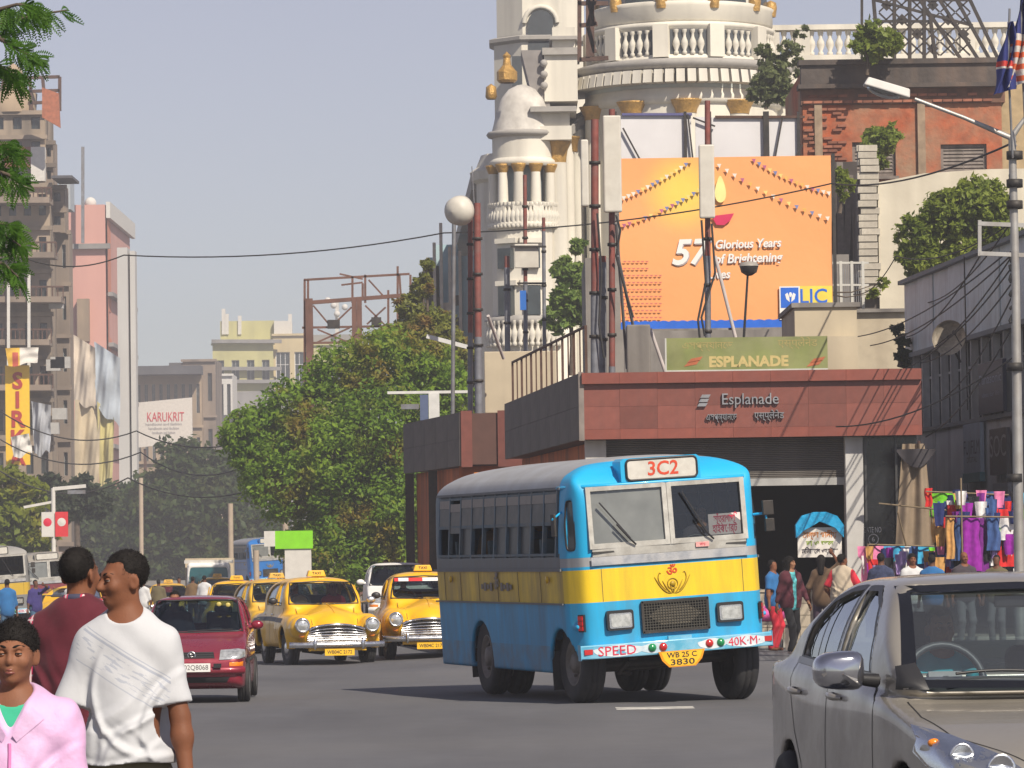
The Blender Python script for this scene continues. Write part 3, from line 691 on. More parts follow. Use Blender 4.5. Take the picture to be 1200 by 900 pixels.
 for x in (-.665,.665):
  h = MB(); pts = rr(x,1.0,.16,.115,.03,3); h.prism(pts,-.055,.03); o = h.build('headlamp', blackpaint, bus)
  MB().prism(rr(x,.995,.135,.085,.02,3),-.062,-.054).build('lamp_rim', chrome, o)
  MB().prism(rr(x,.995,.115,.068,.02,3),-.068,-.0615).build('lens', lens_clear, o)
 for x in (-1,1):
  c = Vector((x * 1.085,.10,.99)); a = Matrix.Rotation(x * R(62),3, 'Z')
  o = MB().box(c,(.09,.03,.20), a).build('indicator', blackpaint, bus); lz = MB()
  for k in (-1,0,1): lz.box(c + a @ Vector((0,-.02,0)) + Vector((0,0, k * .058)),(.07,.02,.05), a)
  lz.build('lens', lens_red, o)
 # --- bumper
 bmat = M('bumper_paint',(.10,.42,.62), rough=.4, coat=.2, var=.2, scale=4, dirt=((.5,.55,.58),.4,4))
 def by(x): return -.13 + .10 * (x / 1.15) ** 2
 bm_ = MB()
 N = 16; ring = [(0,.575),(0,.735),(.10,.735),(.10,.575)]
 vs = [];
 for i in range(N + 1):
  x = -1.16 + 2.32 * i / N
  for (dy, z) in ring: vs.append((x, by(x) + dy, z))
 fs = [(i * 4 + j, i * 4 + (j + 1) % 4,(i + 1) * 4 + (j + 1) % 4,(i + 1) * 4 + j) for i in range(N) for j in range(4)] + [(0,1,2,3),(N * 4 + 3, N * 4 + 2, N * 4 + 1, N * 4)]
 bo = bm_.add(vs, fs).build('bumper', bmat, bus, bevel=.012)
 wp = M('bumper_white',(.70,.74,.76), rough=.45, var=.15, scale=7, dirt=((.15,.42,.6),.5,5))
 def cloudy(cx, hw, hh): return [(cx + hw * math.cos(t) * (1 + .06 * math.sin(5 * t)),.655 + hh * math.sin(t) * (1 + .12 * math.cos(4 * t)) * (abs(math.sin(t)) ** -.25 if abs(math.sin(t)) > .1 else 1)) for t in np.linspace(0,2 * math.pi,28, endpoint=False)]
 for cx, hw, hh in ((-.72,.29,.062),(.82,.27,.062),(-.31,.16,.055),(.40,.18,.055)):
  f = cloudy(cx, hw, hh); mb = MB(); mb.add([(x, by(x) - .003, z) for x, z in f],[tuple(range(len(f)))]); mb.build('painted_cloud', wp, bo)
 def curved_text(name, s_, cx, size, width, mat):
  me = text_mesh(s_, size, width=width, res=2); me.materials.append(mat)
  for v in me.vertices:
   x = v.co.x + cx; v.co = Vector((x, by(x) - .006,.652 + v.co.y))
  me.update(); me.name = name; return link(name, me, bo)
 curved_text('speed_lettering', 'SPEED',-.74,.155,.44, red_paint); curved_text('limit_lettering', '40K·M·',.80,.14,.40, red_paint)
 for x, m_ in ((-.33, lens_green),(-.20, lens_red),(.36, lens_red),(.50, lens_green)):
  MB().lathe([(.048,.002),(.048,-.012),(.034,-.028),(.0,-.034)],(x, by(x),.66),16, axis='y').build('reflector', m_, bo)
 MB().b(-.12,.16,-.10,-.05,.735,.775).build('step', bmat, bo)
 for x in (-1.07,1.10): MB().b(x - .05, x + .05, by(x) - .01, by(x) + .02,.63,.69).build('tail_reflector', lens_red, bo)
 pl = MB().prism([(-.27,.605),(.29,.605),(.25,.50),(.17,.42),(-.15,.42),(-.23,.50)],-.155,-.14).build('number_plate', M('plate_orange',(.85,.32,.01), rough=.4, var=.15, scale=8), bus)
 MB().prism([(-.24,.595),(.26,.595),(.225,.505),(.15,.43),(-.13,.43),(-.205,.505)],-.158,-.153).build('plate_face', M('plate_yellow',(.88,.50,.02), rough=.4, var=.1), pl)
 text('plate_text', 'WB 25 C', blackpaint, pl,(.01,-.161,.555),.085, bold=.001, width=.36); text('plate_text', '3830', blackpaint, pl,(.01,-.161,.472),.095, bold=.001, width=.29)
 # --- wipers, mirrors, notice in the windscreen
 for x0, x1, z1 in ((-.42,-.82,2.36),(.52,.18,2.42)):
  w = MB(); w.tube([(x0,-.06,1.855),(x0 - .08,-.085,1.93),(x0 + (x1 - x0) * .55,-.07,2.10)],.012,6); w.bar((x0 - .06,-.055,1.93),(x1,-.03, z1),.022,.015); w.build('wiper', blackpaint, bus)
 for x in (-1,1):
  if x > 0:
   w = MB(); w.tube([(1.08,.12,2.10),(1.20,.02,2.11)],.018,6, mi=1); w.box((1.22,.0,2.17),(.13,.05,.17)); w.box((1.23,.0,1.97),(.11,.05,.15)); w.tube([(1.20,.02,1.95),(1.20,.02,2.2)],.014,6, mi=1)
   w.build('mirror',[darkmetal, M('bus_blue', BLUE)], bus, bevel=.01)
  else:
   w = MB(); w.tube([(-1.14,.45,2.28),(-1.30,.30,2.20)],.014,6, mi=1); w.box((-1.27,.36,2.13),(.03,.14,.26)); w.build('mirror',[darkmetal, M('bus_blue', BLUE)], bus, bevel=.01)
 nb = MB().b(.50,.89,.035,.042,1.90,2.14).build('notice_board', M('notice_pink',(.80,.66,.64), rough=.6, var=.08), bus)
 text('notice_lettering', 'সাঁত্রাগাছি', red_paint, nb,(.695,.032,2.075),.12, bold=.002, width=.29); text('notice_lettering', 'হাইকোর্ট', red_paint, nb,(.695,.032,1.965),.13, bold=.002, width=.30)
 st = MB().b(.30,.46,-.058,-.052,1.775,1.832).build('sticker', M('sticker_red',(.70,.35,.33), rough=.5, var=.2, scale=30), bus)
 text('sticker_text', 'জয়', red_paint, st,(.38,-.060,1.803),.045)
 for y in (1.0,5.55): MB().lathe([(.04,0),(.045,-.02),(.0,-.03)],(-1.205, y,1.50),12, axis='x').build('side_lamp', M('side_lamp_yellow',(.80,.50,.02), rough=.3), bus)
 eb = text('side_emblem', 'ॐ', M('faded_print',(.20,.17,.14), rough=.6), bus,(-1.207,3.35,1.44),.26, face=Matrix.Rotation(R(-90),4, 'Z'), bold=.006)
 for s_ in (-1,1):
  for k in range(4): MB().b(-1.209,-1.2065,3.35 + s_ * (.2 + .14 * k),3.35 + s_ * (.30 + .14 * k),1.36 + .02 * (k % 2),1.46 - .02 * (k % 2)).build('side_print', M('faded_print',(.20,.17,.14)), bus)
 # --- inside: seats, bulkhead, steering wheel
 for k, y in enumerate((1.3,2.1,2.9,3.7,4.5,5.3)):
  for x in (-.72,.72):
   s_ = MB(); s_.box((x, y,1.35),(.80,.42,.10)); s_.box((x, y + .22,1.66),(.80,.08,.62)); s_.box((x, y,1.14),(.1,.3,.36)); s_.build('seat', M('bus_seat',(.06,.10,.12), rough=.8, var=.2), bus)
 sw = MB(); sw.tube([(-.0 + .45 + .2 * math.cos(t),.34 + .08 * math.sin(t),1.72 + .19 * math.sin(t)) for t in np.linspace(0,2 * math.pi,17)],.016,6, cap=False); sw.tube([(.45,.34,1.72),(.45,.1,1.5)],.02,6); sw.build('steering_wheel', blackpaint, bus)
 MB().b(-1.05,1.05,.62,.65,.98,1.62).build('driver_bulkhead', interior, bus)
 # --- chassis and wheels
 c = MB()
 for x in (-.45,.45): c.b(x - .05, x + .05,.25,6.2,.52,.70)
 c.tube([(-.8,.70,.46),(.8,.70,.46)],.06,8); c.tube([(-.9,4.3,.48),(.9,4.3,.48)],.08,8); c.ball((0,4.3,.48),.2,12,8)
 c.b(-.42,.42,1.5,2.3,.40,.62); c.b(.45,.8,1.8,2.6,.38,.62); c.tube([(-.75,.7,.42),(-.2,.7,.40),(.3,.7,.42)],.03,6); c.tube([(-.5,.3,.50),(-.62,.35,.38),(-.45,.45,.36)],.03,6)
 c.build('chassis', darkmetal, bus)
 for x in (-1,1):
  MB().b(x * .95, x * 1.17,1.16,1.18,.20,.66).build('mud_flap', black, bus); MB().b(x * .92, x * 1.15,4.98,5.0,.26,.62).build('mud_flap', black, bus)
 root_roll = Matrix.Translation((0,0,.5)) @ Matrix.Rotation(R(-3.2),4, 'Y') @ Matrix.Translation((0,0,-.5))
 bpy.context.view_layer.update()
 for o in kids(bus): o.matrix_local = root_roll @ o.matrix_local
 for x in (-1,1):
  wheel(bus, x * .93,.70,.46,.28, x, R(3)); wheel(bus, x * 1.03,4.30,.47,.24, x); wheel(bus, x * .74,4.30,.47,.24, x)
 # origin: the front axle's left tyre touches the road where the photograph has it
 off = Matrix.Rotation(A,3, 'Z') @ Vector((-.93,.70,0))
 bus.scale = (1.0,) * 3
 bus.location = (p.x - off.x, p.y - off.y,0); bus.rotation_euler = (0,0, A)
 return bus
BUS = make_bus()
# ------------------------------------------------------------------ motor cars
def side_strip(F, x_sd, pts, w, off=.004, thick=.0, n=24):
 """Narrow strip laid along the car's side through (y, z) points."""
 m = MB(); P = []
 pts = [Vector((0, a, b)) for a, b in pts]; seg = []
 for i in range(len(pts) - 1):
  k = max(2, int((pts[i + 1] - pts[i]).length / .05))
  for j in range(k): seg.append(pts[i].lerp(pts[i + 1], j / k))
 seg.append(pts[-1]); A, B = [],[]
 for i, q in enumerate(seg):
  d = (seg[min(i + 1, len(seg) - 1)] - seg[max(i - 1,0)]).normalized(); nn = Vector((0,-d.z, d.y))
  A.append((x_sd * 1.4,(q + nn * w / 2).y,(q + nn * w / 2).z)); B.append((x_sd * 1.4,(q - nn * w / 2).y,(q - nn * w / 2).z))
 HA = F.hit(A,(-x_sd,0,0), off, reach=1.4); bA = F.bad; HB = F.hit(B,(-x_sd,0,0), off, reach=1.4); bB = F.bad
 n = len(seg); ok = [not (a or b) for a, b in zip(bA, bB)]; m.add([tuple(p) for p in HA] + [tuple(p) for p in HB],[(i, i + 1, n + i + 1, n + i) for i in range(n - 1) if ok[i] and ok[i + 1]],0, True)
 return m
def fan(F, outline, axis_dir, off, conv, rings=5, k=1.03, sub=2):
 """Pane of any outline (2-D points) laid into a shell."""
 O = np.array(outline, float); c = O.mean(0); pts = []
 for i in range(len(O)):
  for t in range(sub): pts.append(c + (O[i] + (O[(i + 1) % len(O)] - O[i]) * t / sub - c) * k)
 nn = len(pts); P = [conv(*c)] + [conv(*(c + (q - c) * r / rings)) for r in range(1, rings + 1) for q in pts]
 H = F.hit(np.array(P), axis_dir, off)
 fs = [(0,1 + j,1 + (j + 1) % nn) for j in range(nn)] + [(1 + (r - 1) * nn + j,1 + r * nn + j,1 + r * nn + (j + 1) % nn,1 + (r - 1) * nn + (j + 1) % nn) for r in range(1, rings) for j in range(nn)]
 return MB().add([tuple(p) for p in H], fs,0, True)
def ppatch(F, poly, axis_dir, off, conv, shift=0., sub=10):
 """Pane laid into a shell: poly is an outline in 2-D, conv maps (a, b) to a start point; filled as a fan of quads between opposite edges."""
 a, b, c, d = poly; P = []
 for i in range(sub + 1):
  for j in range(sub + 1):
   u, v = i / sub, j / sub
   q = [(a[k] * (1 - u) + b[k] * u) * (1 - v) + (d[k] * (1 - u) + c[k] * u) * v for k in (0,1)]; P.append(conv(*q))
 H = F.hit(np.array(P), axis_dir, off)
 m = MB(); m.add([tuple(p) for p in H],[(i * (sub + 1) + j,(i + 1) * (sub + 1) + j,(i + 1) * (sub + 1) + j + 1, i * (sub + 1) + j + 1) for i in range(sub) for j in range(sub)],0, True)
 return m
seat_m = M('car_seat',(.05,.05,.055), rough=.85, var=.2)
wheelcover = M('wheel_cover',(.45,.46,.48), rough=.35, metal=.7, var=.15, dirt=((.12,.1,.08),.4,6))
cg = glass('car_glass',(.42,.50,.50),.07,.02)
cg_dark = glass('car_glass_dark',(.42,.45,.42),.05,.03)
# --- the grey saloon close to the camera.  Length along y (front at y = 0, facing -y), 4.25 m
def make_saloon():
 car = T('saloon_car', 'grey metallic saloon car with a man at the wheel, nearest the camera', 'car')
 L = 4.25; F = Fld((-.92,-.1,.15),(.92, L + .05,1.56),.0165)
 # lower body: side profile, plan and section limits
 prof = [(.0,.30),(.02,.52),(.10,.66),(.35,.785),(.75,.885),(1.14,.955),(1.5,.985),(3.2,1.045),(3.85,1.075),(4.12,1.04),(4.22,.92),(4.25,.6),(4.2,.3),(4.0,.2),(.25,.2)]
 F.poly(prof,0,-.86,.86, rad=.09)
 plan = [(-.52,.0),(.52,.0),(.74,.13),(.82,.40),(.845,1.0),(.85,2.4),(.83,3.4),(.76,4.0),(.58, L),(-.58, L),(-.76,4.0),(-.83,3.4),(-.85,2.4),(-.845,1.0),(-.82,.40),(-.74,.13)]
 F.poly(plan,2,-1,3, rad=.10, mode='and', k=.05)
 sec = [(-.78,.15),(.78,.15),(.855,.45),(.855,.72),(.80,1.0),(.72,1.10),(-.72,1.10),(-.80,1.0),(-.855,.72),(-.855,.45)]
 F.poly(sec,1,-1,6, rad=.07, mode='and', k=.05)
 # cabin
 G = Fld((-.92,-.1,.15),(.92, L + .05,1.56),.0165)
 cab = [(1.02,.93),(3.78,1.02),(3.45,1.16),(3.05,1.36),(2.75,1.455),(2.35,1.495),(2.0,1.475),(1.78,1.425),(1.62,1.34),(1.30,1.13)]
 G.poly(cab,0,-.8,.8, rad=.03)
 csec = [(-.805,.85),(.805,.85),(.785,1.0),(.645,1.36),(.56,1.455),(.3,1.495),(-.3,1.495),(-.56,1.455),(-.645,1.36),(-.785,1.0)]
 G.poly(csec,1,-1,6, rad=.06, mode='and', k=.05)
 cpl = [(-.74,1.10),(0,.98),(.74,1.10),(.80,1.6),(.80,2.8),(.70,3.9),(-.70,3.9),(-.80,2.8),(-.80,1.6)]
 G.poly(cpl,2,-1,3, rad=.10, mode='and', k=.05)
 k = .06; h = np.maximum(k - np.abs(F.f - G.f),0) / k; F.f = (np.minimum(F.f, G.f) - h * h * k * .25).astype(np.float32)
 # wheel-arch lips and door-handle hollows
 for x in (-1,1):
  for y in (1.92,2.86): F.ell((x * .862, y + .18,.885),(.03,.07,.035), k=.02, mode='cut')
 outer = F.f.copy()
 F.f = np.maximum(F.f,-(F.f + .035))
 # openings: windscreen, back light, side lights
 F.poly([(-.66,.945),(.66,.945),(.545,1.412),(-.545,1.412)],1,1.0,2.05, rad=.07, mode='cut')
 F.poly([(-.55,1.12),(.55,1.12),(.48,1.38),(-.48,1.38)],1,2.9,4.0, rad=.07, mode='cut')
 front_w = [(1.62,1.02),(2.28,1.035),(2.30,1.40),(2.06,1.40),(1.86,1.33),(1.70,1.20)]; rear_w = [(2.38,1.04),(3.18,1.065),(3.10,1.22),(2.86,1.345),(2.60,1.395),(2.38,1.405)]
 for sd in (-1,1):
  for w in (front_w, rear_w): F.poly(w,0, min(sd * .4, sd * 1.0), max(sd * .4, sd * 1.0), rad=.04, mode='cut')
  for y in (.82,3.32): F.cyl((sd * .80, y,.31),0,.335,.26, mode='cut')
 F.rbox((0,2.3,.86),(.70,1.0,.06), mode='cut')
 # seams between panels, cut into the shell
 def groove(pts, sd):
  for i in range(len(pts) - 1): F.cone((sd * .86, *pts[i]),(sd * .86, *pts[i + 1]),.012,.012, mode='cut')
 paintm = M('grey_metallic',(.36,.335,.29), rough=.34, metal=.5, coat=.8, var=.06, scale=2, dirt=((.20,.17,.13),.30,1.3))
 body = link('body', F.mesh('body', paintm, relax=1), car); F.f = outer
 seam = M('door_gap',(.012,.012,.012), rough=.8)
 for sd in (-1,1):
  for pts in ([(1.50,.98),(1.36,.90),(1.33,.45),(1.45,.30),(2.30,.28)],[(2.33,1.04),(2.35,.9),(2.34,.28)],[(3.22,1.05),(3.28,.95),(3.12,.70),(2.95,.55),(2.86,.30),(2.34,.28)]):
   side_strip(F, sd, pts,.009,.0015).build('door_gap', seam, body)
  side_strip(F, sd,[(1.50,1.005),(2.3,1.020),(3.24,1.050)],.03,.004).build('window_ledge', M('satin_strip',(.25,.24,.22), rough=.35, metal=.7), body)
  for w, nm in ((front_w, 'front'),(rear_w, 'rear')):
   cx = sum(p[0] for p in w) / 6; cz = sum(p[1] for p in w) / 6
   ring = [(cx + (p[0] - cx) * 1.02, cz + (p[1] - cz) * 1.04) for p in w];
   side_strip(F, sd, ring + ring[:1],.028,.002).build('window_rubber', blackpaint, body)
  # panes
  def conv(a, b): return (sd * 1.2, a, b)
  for w in (front_w, rear_w):
   fan(F, w,(-sd,0,0),-.018, conv).build('side_window', cg_dark, car)
  side_strip(F, sd,[(2.82,1.05),(2.80,1.37)],.025,-.004).build('quarter_bar', blackpaint, body)
  for y in (2.02,2.96):
   H = F.hit([(sd * 1.3, y + d,.89) for d in (0,.04,.10,.16,.20)],(-sd,0,0),.0)
   o = [(H[i][0] + sd * e, H[i][1], H[i][2] + .004 * i) for i, e in enumerate((.0,.028,.034,.028,.0))]
   MB().tube(o,[.010,.016,.017,.016,.010],8).build('door_handle', paintm, car)
  # door mirror
  m = MB(); c = Vector((sd * .955,1.36,1.04))
  pr = [(.0,-.075),(.055,-.072),(.078,-.055),(.088,-.02),(.09,.03),(.086,.055),(.0,.055)]
  vs = [(c.x + r * math.copysign(abs(math.cos(t)) ** .55, math.cos(t)) * 1.30, c.y + z, c.z + r * math.copysign(abs(math.sin(t)) ** .6, math.sin(t)) * (.98 - .18 * math.cos(t) * sd)) for r, z in pr for t in np.linspace(0,2 * math.pi,20, endpoint=False)]
  fs = [(i * 20 + j, i * 20 + (j + 1) % 20,(i + 1) * 20 + (j + 1) % 20,(i + 1) * 20 + j) for i in range(len(pr) - 1) for j in range(20)]
  m.add(vs, fs,0, True); m.tube([(sd * .77,1.40,.99),(sd * .86,1.37,1.0),(sd * .93,1.36,1.02)],[.035,.028,.03],8, mi=1)
  m.build('mirror',[M('mirror_shell',(.45,.46,.50), rough=.10, metal=.95, coat=1, var=.05), blackpaint], car)
  fan(F,[(sd * .60,.955),(sd * .735,.955),(sd * .725,1.06),(sd * .63,1.075)],(0,1,0),.007, lambda a, b: (a,.5, b), k=1.).build('cowl_corner', blackpaint, body)
  # headlamp
  hl = []
  outline = [(sd * .34,.575),(sd * .50,.70),(sd * .66,.78),(sd * .79,.82),(sd * .80,.70),(sd * .76,.58),(sd * .58,.53)]
  ctr = np.mean(outline,0); P = [(ctr[0],-.6, ctr[1])]; rings = 5
  for r in range(1, rings + 1):
   for i in range(len(outline)):
    for t in (0,.5):
     a, b = np.array(outline[i]), np.array(outline[(i + 1) % len(outline)]); q = ctr + (a * (1 - t) + b * t - ctr) * r / rings; P.append((q[0],-.6, q[1]))
  H = F.hit(P,(0,1,0),.006, reach=1.6); nn = len(outline) * 2
  bulge = [(p[0], p[1] - .02 * (1 - ((i + nn - 1) // nn / rings) ** 2), p[2]) for i, p in enumerate(H)]
  fs = [(0,1 + (j + 1) % nn,1 + j) for j in range(nn)] + [(1 + (r - 1) * nn + j,1 + (r - 1) * nn + (j + 1) % nn,1 + r * nn + (j + 1) % nn,1 + r * nn + j) for r in range(1, rings) for j in range(nn)]
  lo = MB().add([tuple(p) for p in bulge], fs,0, True).build('headlamp', glass('headlamp_cover',(.85,.88,.9),.10), car)
  bk = MB().add([(p[0], p[1] + .012, p[2]) for p in H], fs,0, True); bk.build('lamp_bowl', M('lamp_bowl',(.55,.57,.6), rough=.16, metal=.9, var=.4, scale=30, bump=.5, bscale=60), lo)
  for (x, z, r) in ((sd * .52,.645,.062),(sd * .67,.70,.052)):
   h = F.hit([(x,-.6, z)],(0,1,0),0, reach=1.6)[0]; MB().lathe([(r,.004),(r,-.012),(r * .8,-.004),(.0,.006)],(x, h[1] - .004, z),18, axis='y').build('reflector', chrome, lo)
  h = F.hit([(sd * .755,-.6,.75)],(0,1,0),0, reach=1.6)[0]; MB().ball((sd * .752, h[1] - .004,.748),(.03,.02,.02),8,6).build('turn_lamp', lens_amber, lo)
  # tail lamp
  ppatch(F,[(sd * .45,.80),(sd * .68,.80),(sd * .66,.98),(sd * .45,.98)],(0,-1,0),.006, lambda a, b: (a,5.2, b)).build('tail_lamp', lens_red, car)
 # bonnet shut line, wipers
 P = [(-.70,1.09),(-.72,.75),(-.66,.42),(-.40,.16),(0,.10),(.40,.16),(.66,.42),(.72,.75),(.70,1.09)]; P2 = []
 for i in range(len(P) - 1):
  for t in np.linspace(0,1,8, endpoint=False): P2.append(np.array(P[i]) * (1 - t) + np.array(P[i + 1]) * t)
 A = F.hit([(q[0] * 1.004, q[1],1.6) for q in P2],(0,0,-1),.001); B = F.hit([(q[0] * .992, q[1] + .006,1.6) for q in P2],(0,0,-1),.001); n = len(P2)
 MB().add([tuple(p) for p in A] + [tuple(p) for p in B],[(i, i + 1, n + i + 1, n + i) for i in range(n - 1)]).build('bonnet_gap', seam, body)
 fan(G,[(-.66,.945),(-.3,.94),(.3,.94),(.66,.945),(.605,1.17),(.545,1.41),(0,1.415),(-.545,1.41),(-.605,1.17)],(0,1,0),-.016, lambda a, b: (a,.6, b), k=1., rings=8, sub=4).build('windscreen', glass('windscreen_blue',(.80,.88,.92),.20,.02, dust=.05), car)
 # dark ceramic edge of the windscreen
 ring = [(-.73,.965),(-.575,1.418),(0,1.43),(.575,1.418),(.73,.965),(0,.955),(-.73,.965)]; inn = [(-.645,1.0),(-.53,1.388),(0,1.398),(.53,1.388),(.645,1.0),(0,.985),(-.645,1.0)]
 A, B = [],[]
 for i in range(6):
  for t in np.linspace(0,1,10, endpoint=i == 5):
   a = np.array(ring[i]) * (1 - t) + np.array(ring[i + 1]) * t; b = np.array(inn[i]) * (1 - t) + np.array(inn[i + 1]) * t; A.append((a[0],.6, a[1])); B.append((b[0],.6, b[1]))
 HA, HB = G.hit(A,(0,1,0),.004), G.hit(B,(0,1,0),.002); n = len(A)
 MB().add([tuple(p) for p in HA] + [tuple(p) for p in HB],[(i, i + 1, n + i + 1, n + i) for i in range(n - 1)],0, True).build('screen_edge', M('screen_edge',(.008,.009,.012), rough=.25), car)
 ppatch(F,[(-.56,1.10),(.56,1.10),(.50,1.40),(-.50,1.40)],(0,-1,0),-.016, lambda a, b: (a,4.4, b)).build('back_window', cg, car)
 for x0, x1 in ((.10,-.46),(.62,.08)):
  H = F.hit([(x0 + (x1 - x0) * t,.5,1.005 + .03 * math.sin(t * 2.5)) for t in np.linspace(0,1,9)],(0,1,0),.0)
  MB().tube([(h[0], h[1] - .012, h[2]) for h in H],.007,6).build('wiper', blackpaint, car)
 # nose: grille, plate, bumper line (below the frame but there)
 h = F.hit([(x,-.6,.47) for x in np.linspace(-.40,.40,9)],(0,1,0),.006)
 g = MB()
 for z in (.56,.60,.64):
  hh = F.hit([(x,-.6, z) for x in np.linspace(-.27,.27,9)],(0,1,0),.008); g.tube([tuple(p) for p in hh],.012,6)
 g.build('grille', chrome, car)
 ppatch(F,[(-.28,.545),(.28,.545),(.28,.655),(-.28,.655)],(0,1,0),.003, lambda a, b: (a,-.6, b)).build('grille_back', blackpaint, car)
 ppatch(F,[(-.55,.27),(.55,.27),(.50,.36),(-.50,.36)],(0,1,0),.003, lambda a, b: (a,-.6, b)).build('air_intake', blackpaint, car)
 pl = MB().b(-.25,.25,-.03,-.015,.40,.50).build('number_plate', white_paint, car); text('plate_text', 'WB 02 W 4417', blackpaint, pl,(0,-.032,.45),.075, width=.44)
 # cabin inside: dashboard, wheel, seats, headrests
 MB().prism([(1.18,.80),(1.22,.97),(1.50,1.0),(1.62,.95),(1.62,.70),(1.4,.6)],-.68,.68, plane='yz').build('dashboard', M('dashboard',(.055,.058,.062), rough=.7, var=.15), car, bevel=.02)
 w = MB(); cc = Vector((-.36,1.76,.97)); tl = Matrix.Rotation(R(-24),3, 'X')
 w.tube([cc + tl @ Vector((.185 * math.cos(t),0,.185 * math.sin(t))) for t in np.linspace(0,2 * math.pi,29)],.017,8, cap=False)
 w.box(cc + tl @ Vector((0,.01,-.01)),(.16,.05,.11), tl); w.bar(cc + tl @ Vector((-.18,0,0)), cc + tl @ Vector((.18,0,0)),.03,.035); w.bar(cc, cc + tl @ Vector((0,0,-.18)),.03,.04, up=(0,1,0)); w.tube([cc, cc + Vector((0,-.3,-.12))],.03,8)
 w.build('steering_wheel', M('wheel_grip',(.06,.065,.07), rough=.45), car)
 for x in (-.36,.36):
  s_ = MB(); s_.box((x,2.12,.52),(.50,.52,.16)); s_.box((x,2.42,.82),(.48,.14,.60), Matrix.Rotation(R(-14),3, 'X')); s_.build('seat', seat_m, car, bevel=.04)
  MB().box((x,2.53,1.20),(.26,.10,.17), Matrix.Rotation(R(-10),3, 'X')).build('headrest', seat_m, car, bevel=.04)
 s_ = MB(); s_.box((0,3.0,.55),(1.2,.5,.16)); s_.box((0,3.28,.85),(1.2,.14,.56), Matrix.Rotation(R(-20),3, 'X')); s_.build('rear_seat', seat_m, car, bevel=.04)
 MB().b(-.66,.66,3.28,3.75,1.0,1.02).build('parcel_shelf', interior, car); MB().b(-.7,.7,1.2,3.3,.28,.32).build('floor_pan', interior, car)
 MB().box((0,1.80,1.34),(.22,.02,.06)).build('rear_view_mirror', blackpaint, car, bevel=.01)
 for sd in (-1,1):
  for y in (.82,3.32): wheel(car, sd * .735, y,.295,.185, sd,0,.62, wheelcover)
 # in place
 Y0 = 20.1; A = R(8.0); p = at(1086,868, Y0); car.scale = (1.085,) * 3                     # corner of the headlamp on the driver's side
 off = Matrix.Rotation(A,3, 'Z') @ Vector((-.79,.36,0)) * 1.085
 car.location = (p.x - off.x, p.y - off.y,0); car.rotation_euler = (0,0, A)
 return car
SALOON = make_saloon()
